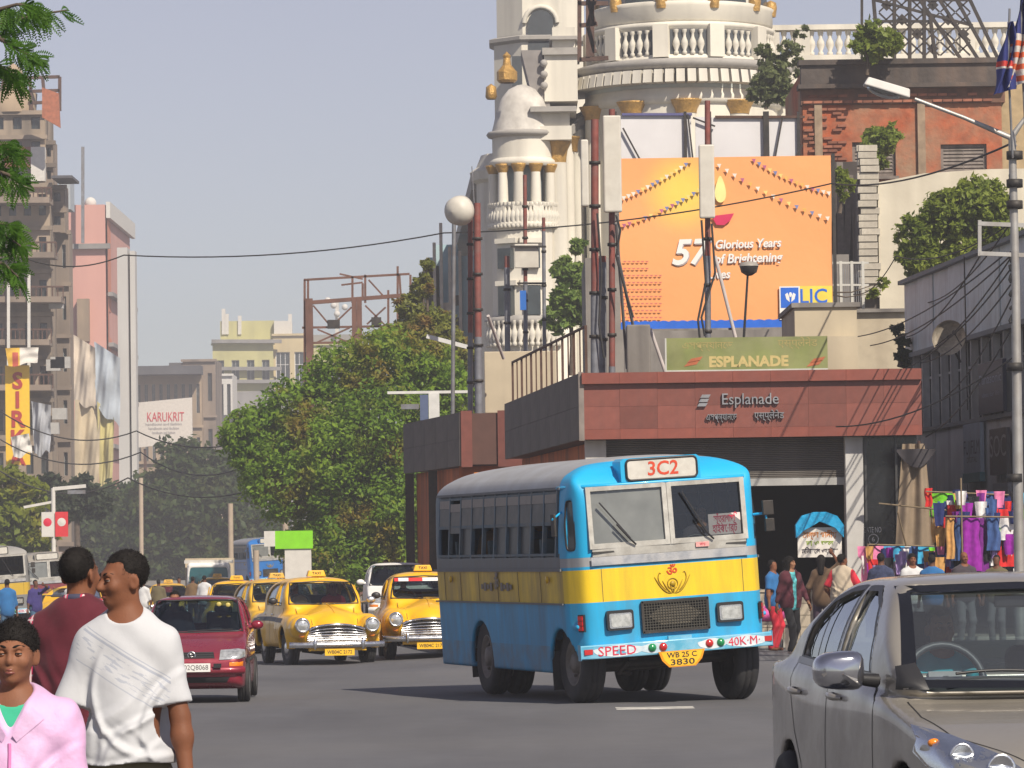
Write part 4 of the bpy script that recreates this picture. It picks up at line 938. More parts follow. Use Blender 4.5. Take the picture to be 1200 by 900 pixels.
# --- the round-backed yellow taxis.  Length along y (front at y = 0, facing -y), 4.3 m
TAXY = (.86,.47,.008)
def make_taxi():
 car = T('yellow_taxi', 'yellow taxi with a chrome grille and black side stripe, behind the bus', 'taxi', group='yellow taxis in the traffic')
 L = 4.3; F = Fld((-.9,-.1,.15),(.9, L + .05,1.68),.021)
 F.rbox((0,2.25,.60),(.80,1.95,.30),.16)
 for x in (-1,1):
  F.cone((x * .61,.20,.66),(x * .64,1.5,.64),.19,.20, k=.12)
  F.ell((x * .615,.16,.70),(.155,.20,.17), k=.08)
  F.cone((x * .62,2.9,.62),(x * .58,3.95,.62),.21,.20, k=.12)
 F.ell((0,.95,.68),(.55,.95,.355), k=.10)
 F.cone((0,.25,.98 - .21),(0,1.2,1.05 - .06),.06,.07, k=.18)
 F.ell((0,3.55,.70),(.66,.74,.36), k=.12)
 F.rbox((0,.36,.50),(.56,.30,.16),.1, k=.12); F.rbox((0,.1,.2),(1,.36,.20),.05, mode='cut', k=.03)
 G = Fld((-.9,-.1,.15),(.9, L + .05,1.68),.021)
 G.poly([(1.05,.90),(3.85,.88),(3.62,1.14),(3.30,1.36),(2.90,1.50),(2.45,1.575),(2.1,1.585),(1.78,1.55),(1.55,1.48),(1.40,1.36),(1.20,1.05)],0,-.9,.9, rad=.06)
 G.poly([(-.79,.8),(.79,.8),(.755,1.0),(.665,1.34),(.57,1.48),(.36,1.56),(0,1.588),(-.36,1.56),(-.57,1.48),(-.665,1.34),(-.755,1.0)],1,-1,6, rad=.08, mode='and', k=.06)
 G.poly([(-.66,1.22),(0,1.05),(.66,1.22),(.78,1.7),(.78,2.8),(.62,3.8),(-.62,3.8),(-.78,2.8),(-.78,1.7)],2,-1,3, rad=.12, mode='and', k=.06)
 k = .09; h = np.maximum(k - np.abs(F.f - G.f),0) / k; F.f = (np.minimum(F.f, G.f) - h * h * k * .25).astype(np.float32)
 for x in (-1,1):
  F.cyl((x * .74,.80,.34),0,.41,.09, k=.06, rad=.04); F.cyl((x * .74,3.24,.34),0,.40,.08, k=.06, rad=.04)
 F.rbox((0,2.1,.1),(1,2.5,.21),.02, mode='cut', k=.03); outer = F.f.copy(); F.f = np.maximum(F.f,-(F.f + .04))
 F.poly([(-.60,1.095),(.60,1.095),(.53,1.45),(-.53,1.45)],1,1.0,2.0, rad=.09, mode='cut')
 F.poly([(-.45,1.15),(.45,1.15),(.40,1.42),(-.40,1.42)],1,2.9,4.2, rad=.1, mode='cut')
 fw = [(1.55,1.06),(2.22,1.06),(2.22,1.44),(1.95,1.46),(1.74,1.40)]; rw = [(2.32,1.06),(3.10,1.07),(3.18,1.16),(2.95,1.36),(2.70,1.43),(2.32,1.45)]
 for sd in (-1,1):
  for w in (fw, rw): F.poly(w,0, min(sd * .35, sd * 1.0), max(sd * .35, sd * 1.0), rad=.06, mode='cut')
  F.cyl((sd * .74,.80,.34),0,.36,.24, mode='cut'); F.cyl((sd * .74,3.24,.34),0,.345,.24, mode='cut')
 pm = M('taxi_yellow', TAXY, rough=.34, coat=.4, var=.05, scale=2, dirt=((.40,.24,.05),.35,1.6))
 body = link('body', F.mesh('body', pm, relax=1), car); F.f = outer
 seam = M('taxi_gap',(.10,.05,.01), rough=.8); stripe = M('taxi_stripe',(.015,.015,.016), rough=.5, var=.3, scale=4, dirt=((.16,.10,.04),.5,3))
 for sd in (-1,1):
  side_strip(F, sd,[(.95,.80),(1.5,.81),(2.4,.82),(3.4,.81),(4.0,.77)],.075,.004).build('side_stripe', stripe, car)
  for pts in ([(1.42,1.02),(1.36,.85),(1.36,.36)],[(2.27,1.05),(2.28,.36)],[(3.14,1.06),(3.12,.85),(2.96,.62),(2.88,.40)]): side_strip(F, sd, pts,.012,.002).build('door_gap', seam, body)
  for w in (fw, rw):
   side_strip(F, sd, w + w[:1],.022,.003).build('window_trim', M('taxi_trim',(.30,.19,.03), rough=.5), body)
   fan(F, w,(-sd,0,0),-.02, lambda a, b: (sd * 1.3, a, b)).build('side_window', cg, car)
  MB().bar((sd * .73,1.76,1.06),(sd * .655,1.82,1.40),.02,.02).build('vent_bar', pm, body)
  for y in (2.12,3.0):
   H = F.hit([(sd * 1.3, y + d,.90) for d in (0,.05,.12)],(-sd,0,0),.012); MB().tube([tuple(p) for p in H],.012,6).build('door_handle', chrome, car)
  x = sd * .615; h = F.hit([(x,-.6,.72)],(0,1,0),0, reach=1.5)[0]; o = MB().lathe([(.130,.04),(.130,-.01),(.120,-.03),(.098,-.034),(.098,-.012)],(x, h[1],.725),24, axis='y').build('headlamp', chrome, car)
  MB().lathe([(.100,-.018),(.07,-.040),(.0,-.052)],(x, h[1],.725),24, axis='y').build('lens', lens_clear, o)
  h = F.hit([(sd * .62,-.6,.545)],(0,1,0),0, reach=1.5)[0]; MB().ball((sd * .62, h[1],.545),(.055,.03,.04),10,6).build('turn_lamp', lens_amber, car)
  h = F.hit([(sd * .60,5,.70)],(0,-1,0),0, reach=1.5)[0]; MB().ball((sd * .60, h[1],.70),(.04,.03,.09),8,6).build('tail_lamp', lens_red, car)
  m = MB(); m.tube([(sd * .72,1.50,1.10),(sd * .84,1.44,1.13)],.012,6); m.ball((sd * .88,1.42,1.14),(.085,.045,.06),12,8); m.build('mirror', chrome if sd > 0 else blackpaint, car)
 fan(F,[(-.62,1.08),(.62,1.08),(.60,1.25),(.54,1.46),(-.54,1.46),(-.60,1.25)],(0,1,0),-.018, lambda a, b: (a,.5, b), k=1.0, rings=8).build('windscreen', cg, car)
 fan(F,[(-.46,1.14),(.46,1.14),(.41,1.43),(-.41,1.43)],(0,-1,0),-.018, lambda a, b: (a,4.8, b)).build('back_window', cg, car)
 A = []
 rg = [(-.62,1.085),(-.605,1.2),(-.54,1.45),(0,1.475),(.54,1.45),(.605,1.2),(.62,1.085),(0,1.075),(-.62,1.085)]
 for i in range(8):
  for t in np.linspace(0,1,6, endpoint=i == 7): q = np.array(rg[i]) * (1 - t) + np.array(rg[i + 1]) * t; A.append((q[0],.5, q[1]))
 MB().tube([tuple(p) for p in F.hit(A,(0,1,0),.004)],.013,6, cap=False).build('screen_rubber', blackpaint, body)
 # grille: arched chrome surround with bars over a dark back
 def gx(t, z0, lift, hw): x = (t - .5) * 2 * hw; return (x, z0 + lift * (1 - (abs(t - .5) * 2) ** 2.2))
 back = []
 ppatch(F,[(-.50,.44),(.50,.44),(.44,.70),(-.44,.70)],(0,1,0),.004, lambda a, b: (a,-.6, b)).build('grille_back', M('grille_black',(.010,.010,.010), rough=.9), car)
 g = MB()
 for z0, lf, hw, r_ in ((.645,.085,.50,.022),(.60,.06,.50,.010),(.565,.04,.51,.012),(.53,.025,.52,.016),(.495,.015,.52,.016),(.46,.01,.52,.018),(.425,.0,.50,.016)):
  P = [gx(t, z0, lf, hw) for t in np.linspace(0,1,17)]; H = F.hit([(x,-.6, z) for x, z in P],(0,1,0),.012, reach=1.6); g.tube([tuple(p) for p in H], r_,8)
 g.build('grille', chrome, car)
 P = [(0, y,1.6) for y in np.linspace(.22,1.15,14)]; H = F.hit(P,(0,0,-1),.006); MB().tube([tuple(p) for p in H],.010,6).build('bonnet_strip', M('taxi_yellow', TAXY), body)
 for sd in (-1,1):
  P = [(sd * (.40 + .12 * t),.2 + 1.0 * t,1.6) for t in np.linspace(0,1,12)]; A_ = F.hit(P,(0,0,-1),.002); MB().add([tuple(p) for p in A_] + [(p[0] + .01, p[1], p[2]) for p in A_],[(i, i + 1,13 + i,12 + i) for i in range(11)]).build('bonnet_gap', seam, body)
 bb = MB(); N = 18
 prof = [(0,-.05),(-.035,-.03),(-.045,0),(-.035,.035),(0,.05)]; vs = []
 for i in range(N + 1):
  x = -.84 + 1.68 * i / N; y = -.13 + .20 * (abs(x) / .84) ** 3
  for dy, dz in prof: vs.append((x, y + dy,.385 + dz))
 bb.add(vs,[(i * 5 + j,(i + 1) * 5 + j,(i + 1) * 5 + j + 1, i * 5 + j + 1) for i in range(N) for j in range(4)],0, True)
 bo = bb.build('bumper', chrome, car)
 for x in (-.42,.42): MB().ball((x,-.17,.40),(.035,.035,.10),10,8).build('overrider', chrome, bo)
 MB().b(-.5,.5,-.06,.1,.28,.34).build('valance', pm, car)
 MB().grid(lambda u, v: (-.75 + 1.5 * u,4.28 + .05 * math.sin(math.pi * u) + .03 * math.sin(math.pi * v),.36 + .1 * v),10,3).build('rear_bumper', chrome, car)
 pl = MB().b(-.26,.26,-.215,-.20,.20,.315).build('number_plate', M('plate_yellow',(.88,.50,.02)), car); text('plate_text', 'WB04C 2172', blackpaint, pl,(0,-.217,.257),.085, bold=.001, width=.44)
 sg = MB().box((0,2.0,1.615),(.34,.16,.11), taper=(.8,.8)).build('roof_sign', M('taxi_yellow', TAXY), car, bevel=.015); text('sign_text', 'TAXI', blackpaint, sg,(0,1.925,1.615),.07, bold=.001)
 H = F.hit([(x,.8,1.10 + .02 * math.sin(6 * t)) for t, x in [(t,-.5 + .45 * t) for t in np.linspace(0,1,6)]],(0,1,0),.012); MB().tube([tuple(p) for p in H],.006,5).build('wiper', blackpaint, car)
 MB().prism([(1.30,.85),(1.34,1.03),(1.6,1.02),(1.6,.8)],-.6,.6, plane='yz').build('dashboard', interior, car)
 tw = MB(); cc = Vector((-.34,1.72,1.08)); tl = Matrix.Rotation(R(-28),3, 'X'); tw.tube([cc + tl @ Vector((.19 * math.cos(t),0,.19 * math.sin(t))) for t in np.linspace(0,2 * math.pi,21)],.012,6, cap=False); tw.bar(cc + tl @ Vector((-.18,0,0)), cc + tl @ Vector((.18,0,0)),.02); tw.build('steering_wheel', blackpaint, car)
 for y in (2.25,3.15): MB().box((0, y,.62),(1.2,.5,.2)).box((0, y + .28,.95),(1.2,.14,.55), Matrix.Rotation(R(-12),3, 'X')).build('bench_seat', seat_m, car, bevel=.03)
 MB().b(-.62,.62,1.3,3.6,.30,.34).build('floor_pan', interior, car)
 for sd in (-1,1):
  wheel(car, sd * .68,.80,.325,.17, sd, R(6),.58, rim_steel, chrome); wheel(car, sd * .66,3.24,.325,.17, sd,0,.58, rim_steel, chrome)
 MB().tube([(-.6,.8,.32),(.6,.8,.32)],.04,6).tube([(-.6,3.24,.32),(.6,3.24,.32)],.05,6).b(-.3,.3,.6,1.5,.24,.40).tube([(-.4,1.2,.26),(-.1,1.0,.22),(.1,1.1,.3)],.03,6).build('underframe', darkmetal, car)
 return car
def put_car(car, px, py, A, anchor, yb=None):
 """Stand a car so that the point of its outline anchor (on the ground) is where the photograph has it."""
 p = ground_at(px, py)
 off = Matrix.Rotation(A,3, 'Z') @ Vector((*anchor,0)) * car.scale.x
 car.location = (p.x - off.x, p.y - off.y, p.z); car.rotation_euler = (0,0, A)
TAXI = make_taxi()
TAXI.scale = (1.0,) * 3
TAXI['label'] = 'yellow taxi with black side stripe and round headlamps, nearest behind the red hatchback'
put_car(TAXI,341,781, R(13),(-.68,.80))
FADED = M('taxi_yellow_faded',(.72,.42,.03), rough=.5, coat=.15, var=.1, scale=2, dirt=((.36,.24,.09),.6,1.3))
def taxi(px, py, A, label, faded=0, anchor=(-.68,.80)):
 t = dup(TAXI, label=label, swap={'taxi_yellow': FADED} if faded else None); put_car(t, px, py, A, anchor); return t
TAXI2 = taxi(457,773, R(5), 'yellow taxi with a red and white screen sticker, beside the bus')
for o in kids(TAXI2):
 if o.name.startswith('side_stripe'): bpy.data.objects.remove(o)
st = MB().add([(x,1.365 - .012 - .05 * (1 - (abs(x) / .55) ** 2) + (.0 if z < 1.43 else .055), z) for z in (1.385,1.445) for x in np.linspace(-.55,.55,9)],[(i, i + 1,10 + i,9 + i) for i in range(8)],0)
st.build('screen_sticker', paint('screen_sticker',[((.78,.76,.74),[]),((.62,.03,.03),[('x', '>',-.30),('x', '<',-.05)]),((.62,.03,.03),[('x', '<',-.48)])], rough=.5), TAXI2)
TAXI3 = taxi(298,768, R(13), 'yellow taxi with a scraped dusty front wing, half hidden by the taxi before it',1)
TAXI4 = taxi(245,757, R(4), 'yellow taxi with a pale bonnet patch, behind the red hatchback roof')
TAXI5 = taxi(62,742, R(150), 'yellow taxi seen from behind near the grey buses', anchor=(0,4.0))
TAXI6 = taxi(175,738, R(6), 'small distant yellow taxi behind the head of the man in white',1)
TAXI7 = taxi(232,728, R(3), 'small distant yellow taxi in front of the white truck')
# --- red hatchback
def make_hatch():
 car = T('hatchback_car', 'dark red small hatchback with a white number plate behind the man in white', 'car')
 L = 3.5; F = Fld((-.82,-.1,.12),(.82, L + .05,1.48),.0175)
 F.poly([(.02,.28),(.0,.46),(.06,.62),(.30,.74),(.60,.83),(.88,.90),(3.2,.96),(3.44,.90),(3.5,.6),(3.46,.3),(3.3,.18),(.2,.18)],0,-.75,.75, rad=.07)
 F.poly([(-.45,.0),(.45,.0),(.64,.08),(.715,.30),(.735,1.0),(.745,2.4),(.72,3.2),(.62, L),(-.62, L),(-.72,3.2),(-.745,2.4),(-.735,1.0),(-.715,.30),(-.64,.08)],2,-1,3, rad=.08, mode='and', k=.05)
 F.poly([(-.68,.15),(.68,.15),(.748,.42),(.748,.66),(.70,.92),(.62,1.02),(-.62,1.02),(-.70,.92),(-.748,.66),(-.748,.42)],1,-1,6, rad=.07, mode='and', k=.05)
 G = Fld((-.82,-.1,.12),(.82, L + .05,1.48),.0175)
 G.poly([(.80,.84),(3.48,.90),(3.36,1.10),(3.18,1.32),(2.95,1.38),(2.2,1.41),(1.75,1.385),(1.55,1.34),(1.40,1.26),(1.0,.96)],0,-.9,.9, rad=.05)
 G.poly([(-.72,.8),(.72,.8),(.70,.93),(.575,1.30),(.48,1.375),(.25,1.405),(-.25,1.405),(-.48,1.375),(-.575,1.30),(-.70,.93)],1,-1,6, rad=.06, mode='and', k=.05)
 G.poly([(-.64,.92),(0,.80),(.64,.92),(.72,1.4),(.72,3.0),(.62,3.6),(-.62,3.6),(-.72,3.0),(-.72,1.4)],2,-1,3, rad=.1, mode='and', k=.05)
 k = .05; h = np.maximum(k - np.abs(F.f - G.f),0) / k; F.f = (np.minimum(F.f, G.f) - h * h * k * .25).astype(np.float32)
 outer = F.f.copy(); F.f = np.maximum(F.f,-(F.f + .035))
 F.poly([(-.62,.925),(.62,.925),(.52,1.315),(-.52,1.315)],1,.8,1.9, rad=.07, mode='cut')
 F.poly([(-.50,1.0),(.50,1.0),(.46,1.30),(-.46,1.30)],1,2.9,4, rad=.06, mode='cut')
 fw = [(1.40,.96),(2.0,.97),(2.0,1.31),(1.78,1.30),(1.62,1.22)]; rw = [(2.1,.97),(2.95,.99),(2.85,1.28),(2.1,1.31)]
 for sd in (-1,1):
  for w in (fw, rw): F.poly(w,0, min(sd * .35, sd), max(sd * .35, sd), rad=.04, mode='cut')
  for y in (.68,2.98): F.cyl((sd * .70, y,.28),0,.315,.22, mode='cut')
 pm = M('hatch_red',(.26,.012,.035), rough=.25, coat=.7, metal=.25, var=.05, scale=2, dirt=((.25,.16,.13),.18,1.5))
 body = link('body', F.mesh('body', pm, relax=1), car); F.f = outer
 for sd in (-1,1):
  for w in (fw, rw): fan(F, w,(-sd,0,0),-.016, lambda a, b: (sd * 1.3, a, b)).build('side_window', cg, car)
  side_strip(F, sd,[(.35,.55),(3.2,.56)],.05,.006).build('rubbing_strip', blackpaint, body)
  for pts in ([(1.28,.94),(1.2,.4),(1.3,.26)],[(2.05,.96),(2.07,.26)]): side_strip(F, sd, pts,.008,.0015).build('door_gap', M('door_gap',(.012,.012,.012)), body)
  out = [(sd * .36,.565),(sd * .62,.575),(sd * .69,.60),(sd * .685,.69),(sd * .60,.705),(sd * .37,.69)]
  o = fan(F, out,(0,1,0),.010, lambda a, b: (a,-.6, b), k=1.0).build('headlamp', lens_clear, car)
  fan(F,[(sd * .49,.46),(sd * .66,.47),(sd * .665,.54),(sd * .49,.53)],(0,1,0),.006, lambda a, b: (a,-.6, b), k=1.0).build('turn_lamp', lens_amber, car)
  m = MB(); m.ball((sd * .80,1.42,.99),(.085,.05,.06),12,8); m.tube([(sd * .69,1.42,.96),(sd * .78,1.42,.98)],.03,6); m.build('mirror', pm, car)
 fan(F,[(-.63,.915),(.63,.915),(.53,1.325),(-.53,1.325)],(0,1,0),-.014, lambda a, b: (a,.5, b), k=1.0, rings=8, sub=5).build('windscreen', glass('hatch_screen',(.28,.40,.46),.10,.02), car)
 fan(F,[(-.51,.99),(.51,.99),(.47,1.31),(-.47,1.31)],(0,-1,0),-.014, lambda a, b: (a,4, b)).build('back_window', cg, car)
 rg = [(-.625,.92),(-.525,1.32),(0,1.33),(.525,1.32),(.625,.92),(0,.905),(-.625,.92)]; A = []
 for i in range(6):
  for t in np.linspace(0,1,8, endpoint=i == 5): q = np.array(rg[i]) * (1 - t) + np.array(rg[i + 1]) * t; A.append((q[0],.4, q[1]))
 MB().tube([tuple(p) for p in F.hit(A,(0,1,0),.001)],.013,6, cap=False).build('screen_rubber', blackpaint, body)
 go = ppatch(F,[(-.30,.585),(.30,.585),(.28,.665),(-.28,.665)],(0,1,0),.003, lambda a, b: (a,-.6, b)).build('grille', blackpaint, car)
 for z in (.60,.63,.655): MB().tube([tuple(p) for p in F.hit([(x,-.6, z) for x in np.linspace(-.28,.28,9)],(0,1,0),.006)],.005,5).build('grille_bar', M('grille_dark',(.05,.05,.05), rough=.5), go)
 h = F.hit([(0,-.6,.625)],(0,1,0),.012)[0]; MB().lathe([(.055,0),(.055,-.012),(.042,-.016),(.042,-.006)],(0, h[1],.625),20, axis='y').tube([(-.02, h[1] - .012,.645),(.02, h[1] - .012,.635),(-.02, h[1] - .012,.615),(.02, h[1] - .012,.605)],.008,5).build('badge', chrome, car)
 pts = [tuple(p) for p in F.hit([(x,-.6,.43) for x in np.linspace(-.66,.66,15)],(0,1,0),.02)]
 MB().tube(pts,.055,8).build('bumper', pm, car)
 ppatch(F,[(-.45,.27),(.45,.27),(.5,.345),(-.5,.345)],(0,1,0),.004, lambda a, b: (a,-.6, b)).build('air_intake', blackpaint, car)
 for x in (.34,-.34): MB().b(x - .05, x + .05,-.075,-.06,.465,.52).build('bumper_vent', blackpaint, car)
 pl = MB().b(-.25,.25,-.098,-.085,.415,.525).build('number_plate', white_paint, car); text('plate_text', 'WB02Q8068', M('plate_grey',(.16,.15,.15), rough=.5), pl,(0,-.1,.47),.09, bold=.0005, width=.45)
 MB().tube([tuple(p) for p in F.hit([(x,.3,.93 + .012 * math.sin(3 * x)) for x in np.linspace(-.1,.5,8)],(0,1,0),.008)],.007,5).build('wiper', blackpaint, car)
 MB().prism([(1.0,.80),(1.05,.93),(1.3,.92),(1.3,.7)],-.6,.6, plane='yz').build('dashboard', interior, car)
 for x in (-.32,.32): MB().box((x,2.0,.85),(.44,.13,.62), Matrix.Rotation(R(-12),3, 'X')).box((x,2.08,1.17),(.24,.08,.15)).build('seat', seat_m, car, bevel=.03)
 MB().b(-.6,.6,1.0,3.2,.26,.30).build('floor_pan', interior, car)
 for (x, z) in ((.30,1.27),(.42,1.26)): MB().ball((x,1.36, z),(.035,.01,.03),8,6).build('windscreen_charm', M('charm_gold',(.55,.45,.12), rough=.4), car)
 for sd in (-1,1):
  for y in (.68,2.98): wheel(car, sd * .65, y,.275,.16, sd,0,.6, wheelcover)
 MB().tube([(-.6,.68,.27),(.6,.68,.27)],.035,6).b(-.3,.3,.4,1.2,.2,.3).build('underframe', darkmetal, car)
 return car
HATCH = make_hatch()
HATCH.scale = (.94,) * 3
put_car(HATCH,228,823, R(1.2),(0,.68))
# ------------------------------------------------------------------ people
def skinmat(name, col): return M(name, col, rough=.6, var=.16, scale=11, bump=.2, bscale=120, spec=.22, bdist=.004)
SKIN = skinmat('skin_brown',(.19,.076,.040)); SKIN2 = skinmat('skin_tan',(.28,.135,.075)); SKIN3 = skinmat('skin_dark',(.13,.058,.034))
LIPS = M('lips',(.21,.065,.05), rough=.4); HAIR = M('black_hair',(.012,.010,.009), rough=.75, var=.5, scale=60, bump=.4, bscale=220, bdist=.003, spec=.2)
EYEW = M('eye_white',(.40,.36,.33), rough=.2, var=.02); EYED = M('eye_dark',(.015,.009,.006), rough=.15, var=.02)
def cloth(name, col, var=.14, scale=7, rough=.85, bump=.25, **k): return M(name, col, rough=rough, var=var, scale=scale, bump=bump, bscale=16, spec=.2, sheen=.1, bdist=.012, **k)
def limb(a, b, bend, L1, L2):
 """Middle joint of a two-bone limb from a to b, bent towards bend."""
 a, b, bend = Vector(a), Vector(b), Vector(bend); d = b - a; D = min(d.length,(L1 + L2) * .999); d.normalize()
 x = (L1 * L1 - L2 * L2 + D * D) / (2 * D); h = math.sqrt(max(0, L1 * L1 - x * x)); n = (bend - d * bend.dot(d)); n = n.normalized() if n.length > 1e-5 else Vector((0,1,0))
 return a + d * x + n * h, a + d * D
SURF = {}
def person(name, label, loc, rz, H=1.70, v=.012, lod=1, face=0., tilt=0., build=1.0, skin=SKIN, hair='short', hands=None, feet=None, hipz=None, lean=0.,
           top=None, sleeve=.45, hem=.86, topcol=None, bottom=None, legs=1.0, shoes=None, curl=.6, cat='person', group=None, neck=None, jacket=None, seated=False, child=False, sex='m', fold=0., headk=.90):
 """A person as ONE continuous body mesh (smoothly blended limbs, face, fingers) with clothes, hair and eyes as children.
 Local frame: faces -y, z up; hands/feet are wrist and ankle targets in units of the 1.75 m figure."""
 root = T(name, label, cat, loc, rz, group); k_ = H / 1.75
 hs = headk if not child else 1.02; nz = .8 if child else 1.
 S = lambda p: Vector(p) * k_
 hipc = Vector((0,.02,.93 if hipz is None else hipz)); up = Vector((0,-math.sin(lean), math.cos(lean)))
 ch = hipc + up * .38 + Vector((0,.0,0)); nk = hipc + up * .555; waist = hipc + up * .15
 w = .165 * build; sh = {s: ch + up * .105 + Vector((s * (.178 if sex == 'm' else .158) * build,.005,0)) for s in (-1,1)}
 hp = {s: hipc + Vector((s * .088,0,-.02)) for s in (-1,1)}
 hands = hands or {}; feet = feet or {}
 wr, el, kn, an = {}, {}, {}, {}
 for s in (-1,1):
  t = hands.get(s,(s * .27,-.03, hipc.z - .06)); e, w_ = limb(sh[s], t[:3], t[3] if len(t) > 3 else (s * .5,1,-.1),.285,.255); el[s], wr[s] = e, w_
  t = feet.get(s,(s * .10,.03,.085)); e, a_ = limb(hp[s], t[:3], t[3] if len(t) > 3 else (s * .1,-1,0),.435,.425); kn[s], an[s] = e, a_
 HR = np.array((Matrix.Rotation(face,3, 'Z') @ Matrix.Rotation(tilt,3, 'X')))
 piv = nk + up * .03
 def hd(p):
  q = HR @ (np.array(p) * hs); return np.array(piv) + q
 pts = [hd((0,0,.28))] + list(wr.values()) + list(an.values()) + list(el.values()) + list(kn.values()) + list(sh.values())
 P = np.array([list(p) for p in pts]); lo = P.min(0) - .24; hi = P.max(0) + .22; lo[2] = min(lo[2], P[:,2].min() - .10)
 V = v / k_
 def new(): return Fld(lo, hi, V)
 F = new(); A = lambda p: np.array(list(p))
 # torso, neck
 def torso(F, g=0., kk=.10):
  F.ell(A(ch + up * .01),(w * 1.02 + g,.112 * build + g,.20 + g), k=kk); F.ell(A(waist + up * .02),(.135 * build + g,.098 * build + g,.17 + g), k=kk); F.ell(A(hipc),(.158 * build + g,.112 + g,.13 + g), k=kk)
  for s in (-1,1): F.cone(A(sh[s] + Vector((-s * .03,0,-.005))), A(nk + up * .0 + Vector((s * .03,.01,0))),.058 + g,.048 + g, k=kk * .7)
  if sex == 'f':
   for s in (-1,1): F.ell(A(ch + Vector((s * .075,-.085,.0))),(.062 + g,.06 + g,.06 + g), k=.06)
 torso(F)
 nkt = hd((0,.004,.075)); F.cone(A(nk - up * .05), nkt,.053 * build,.048, k=.05)
 # arms and hands
 for s in (-1,1):
  F.cone(A(sh[s]), A(el[s]),.052 * build,.041 * build, k=.05); F.cone(A(el[s]), A(wr[s]),.041 * build,.027, k=.025)
  F.ell(A(el[s].lerp(wr[s],.28)),(.043 * build,) * 3, k=.04)
  if lod: hand(F, wr[s],(wr[s] - el[s]).normalized(), s, curl if not isinstance(curl, dict) else curl.get(s,.6),(hands.get(s,()) + (None,) * 5)[4] if len(hands.get(s,())) > 4 else None, child)
  else: F.ell(A(wr[s] + (wr[s] - el[s]).normalized() * .07),(.04,.035,.06), k=.03)
 # legs and feet
 for s in (-1,1):
  F.cone(A(hp[s]), A(kn[s]),.082 * build,.055, k=.06); F.cone(A(kn[s]), A(an[s]),.054,.037, k=.03); F.ell(A(kn[s].lerp(an[s],.28) + Vector((0,.02,0))),(.055,.055,.10), k=.05)
  F.cone(A(an[s] + Vector((0,.03,-.045))), A(an[s] + Vector((s * .02,-.13,-.055))),.036,.030, k=.04)
 # head
 F.ell(hd((0,.018,.190)), np.array((.075,.092,.087)) * hs, k=.02, rot=HR)
 F.ell(hd((0,-.022,.135)), np.array((.062 + .006 * child,.070,.085)) * hs, k=.035, rot=HR)
 F.ell(hd((0,-.050,.083)), np.array((.040,.036,.030)) * hs, k=.035, rot=HR)
 if lod:
  F.cone(hd((0,-.088,.170)), hd((0,-.117 + .016 * (nz < 1),.128)),.0100 * hs,.0150 * hs * nz, k=.014); F.ell(hd((0,-.102 + .012 * (nz < 1),.121)), np.array((.022,.015,.011)) * hs * nz, k=.012, rot=HR)
  F.cone(hd((-.034,-.083,.178)), hd((.034,-.083,.178)),.012 * hs,.012 * hs, k=.022)
  for s in (-1,1):
   F.ell(hd((s * .033,-.100,.158)), np.array((.019,.020,.012)) * hs, k=.016, mode='cut', rot=HR)
   F.ell(hd((s * .042,-.072,.128)), np.array((.022,.020,.020)) * hs, k=.03, rot=HR)
   F.ell(hd((s * .078,.014,.140)), np.array((.011,.022,.034)) * hs, k=.010, rot=HR @ rotm(R(-12),0,-s * R(22)))
   F.ell(hd((s * .086,.006,.142)), np.array((.006,.010,.018)) * hs, k=.006, mode='cut', rot=HR)
  F.ell(hd((0,-.092,.100)), np.array((.025,.015,.0080)) * hs, k=.007, rot=HR); F.ell(hd((0,-.089,.0865)), np.array((.022,.015,.0090)) * hs, k=.007, rot=HR)
  F.ell(hd((0,-.107,.0932)), np.array((.024,.010,.0022)) * hs, k=.004, mode='cut', rot=HR)
  F.ell(hd((0,-.074,.062)), np.array((.022,.020,.016)) * hs, k=.02, rot=HR)
 mats, mf = [skin], None
 def fin(Fx, nm, mats, parent, mf=None, relax=0):
  me = Fx.mesh(nm, mats, mf, relax); co = np.empty(len(me.vertices) * 3, np.float32); me.vertices.foreach_get('co', co); me.vertices.foreach_set('co', co * k_); me.update(); return link(nm, me, parent)
 body = fin(F, 'body', mats, root, mf)
 # hair: shell round the skull, cut along the hairline
 if hair:
  h = new(); t = {'short': .004, 'cropped': .0022, 'bowl': .009, 'long': .010, 'bald': .0, 'wavy': .018}[hair]
  if hair != 'bald':
   h.ell(hd((0,.020,.192)),(np.array((.076,.094,.089)) + t) * hs, rot=HR)
   if hair == 'long': h.cone(hd((0,.07,.16)), hd((0,.10,-.10)),.075,.055, k=.05);
   if hair == 'wavy':
    h.cone(hd((0,.06,.15)), hd((0,.09,-.06)),.085,.07, k=.05)
    for s in (-1,1): h.cone(hd((s * .075,.0,.17)), hd((s * .08,.03,-.03)),.035,.04, k=.03)
   fr = {'short': (.224,-.045), 'cropped': (.229,-.035), 'bowl': (.205,-.06), 'long': (.205,-.05), 'wavy': (.212,-.055)}[hair]
   h.ell(hd((0,-.085, fr[0] - .083)), np.array((.083,.094,.082)) * hs, k=.01, mode='cut', rot=HR)       # the face
   if hair in ('short', 'cropped'):
    for s in (-1,1): h.ell(hd((s * .064,-.066,.218)), np.array((.030,.040,.026)) * hs, k=.008, mode='cut', rot=HR)
   if hair in ('short', 'cropped', 'bowl'):
    h.ell(hd((0,-.01,.035)), np.array((.14,.105,.088)) * hs, k=.01, mode='cut', rot=HR); h.ell(hd((0,.07,-.02)), np.array((.2,.2,.10)) * hs, k=.01, mode='cut', rot=HR)
    for s in (-1,1): h.ell(hd((s * .09,-.002,.128)), np.array((.03,.034,.040)) * hs, k=.008, mode='cut', rot=HR)
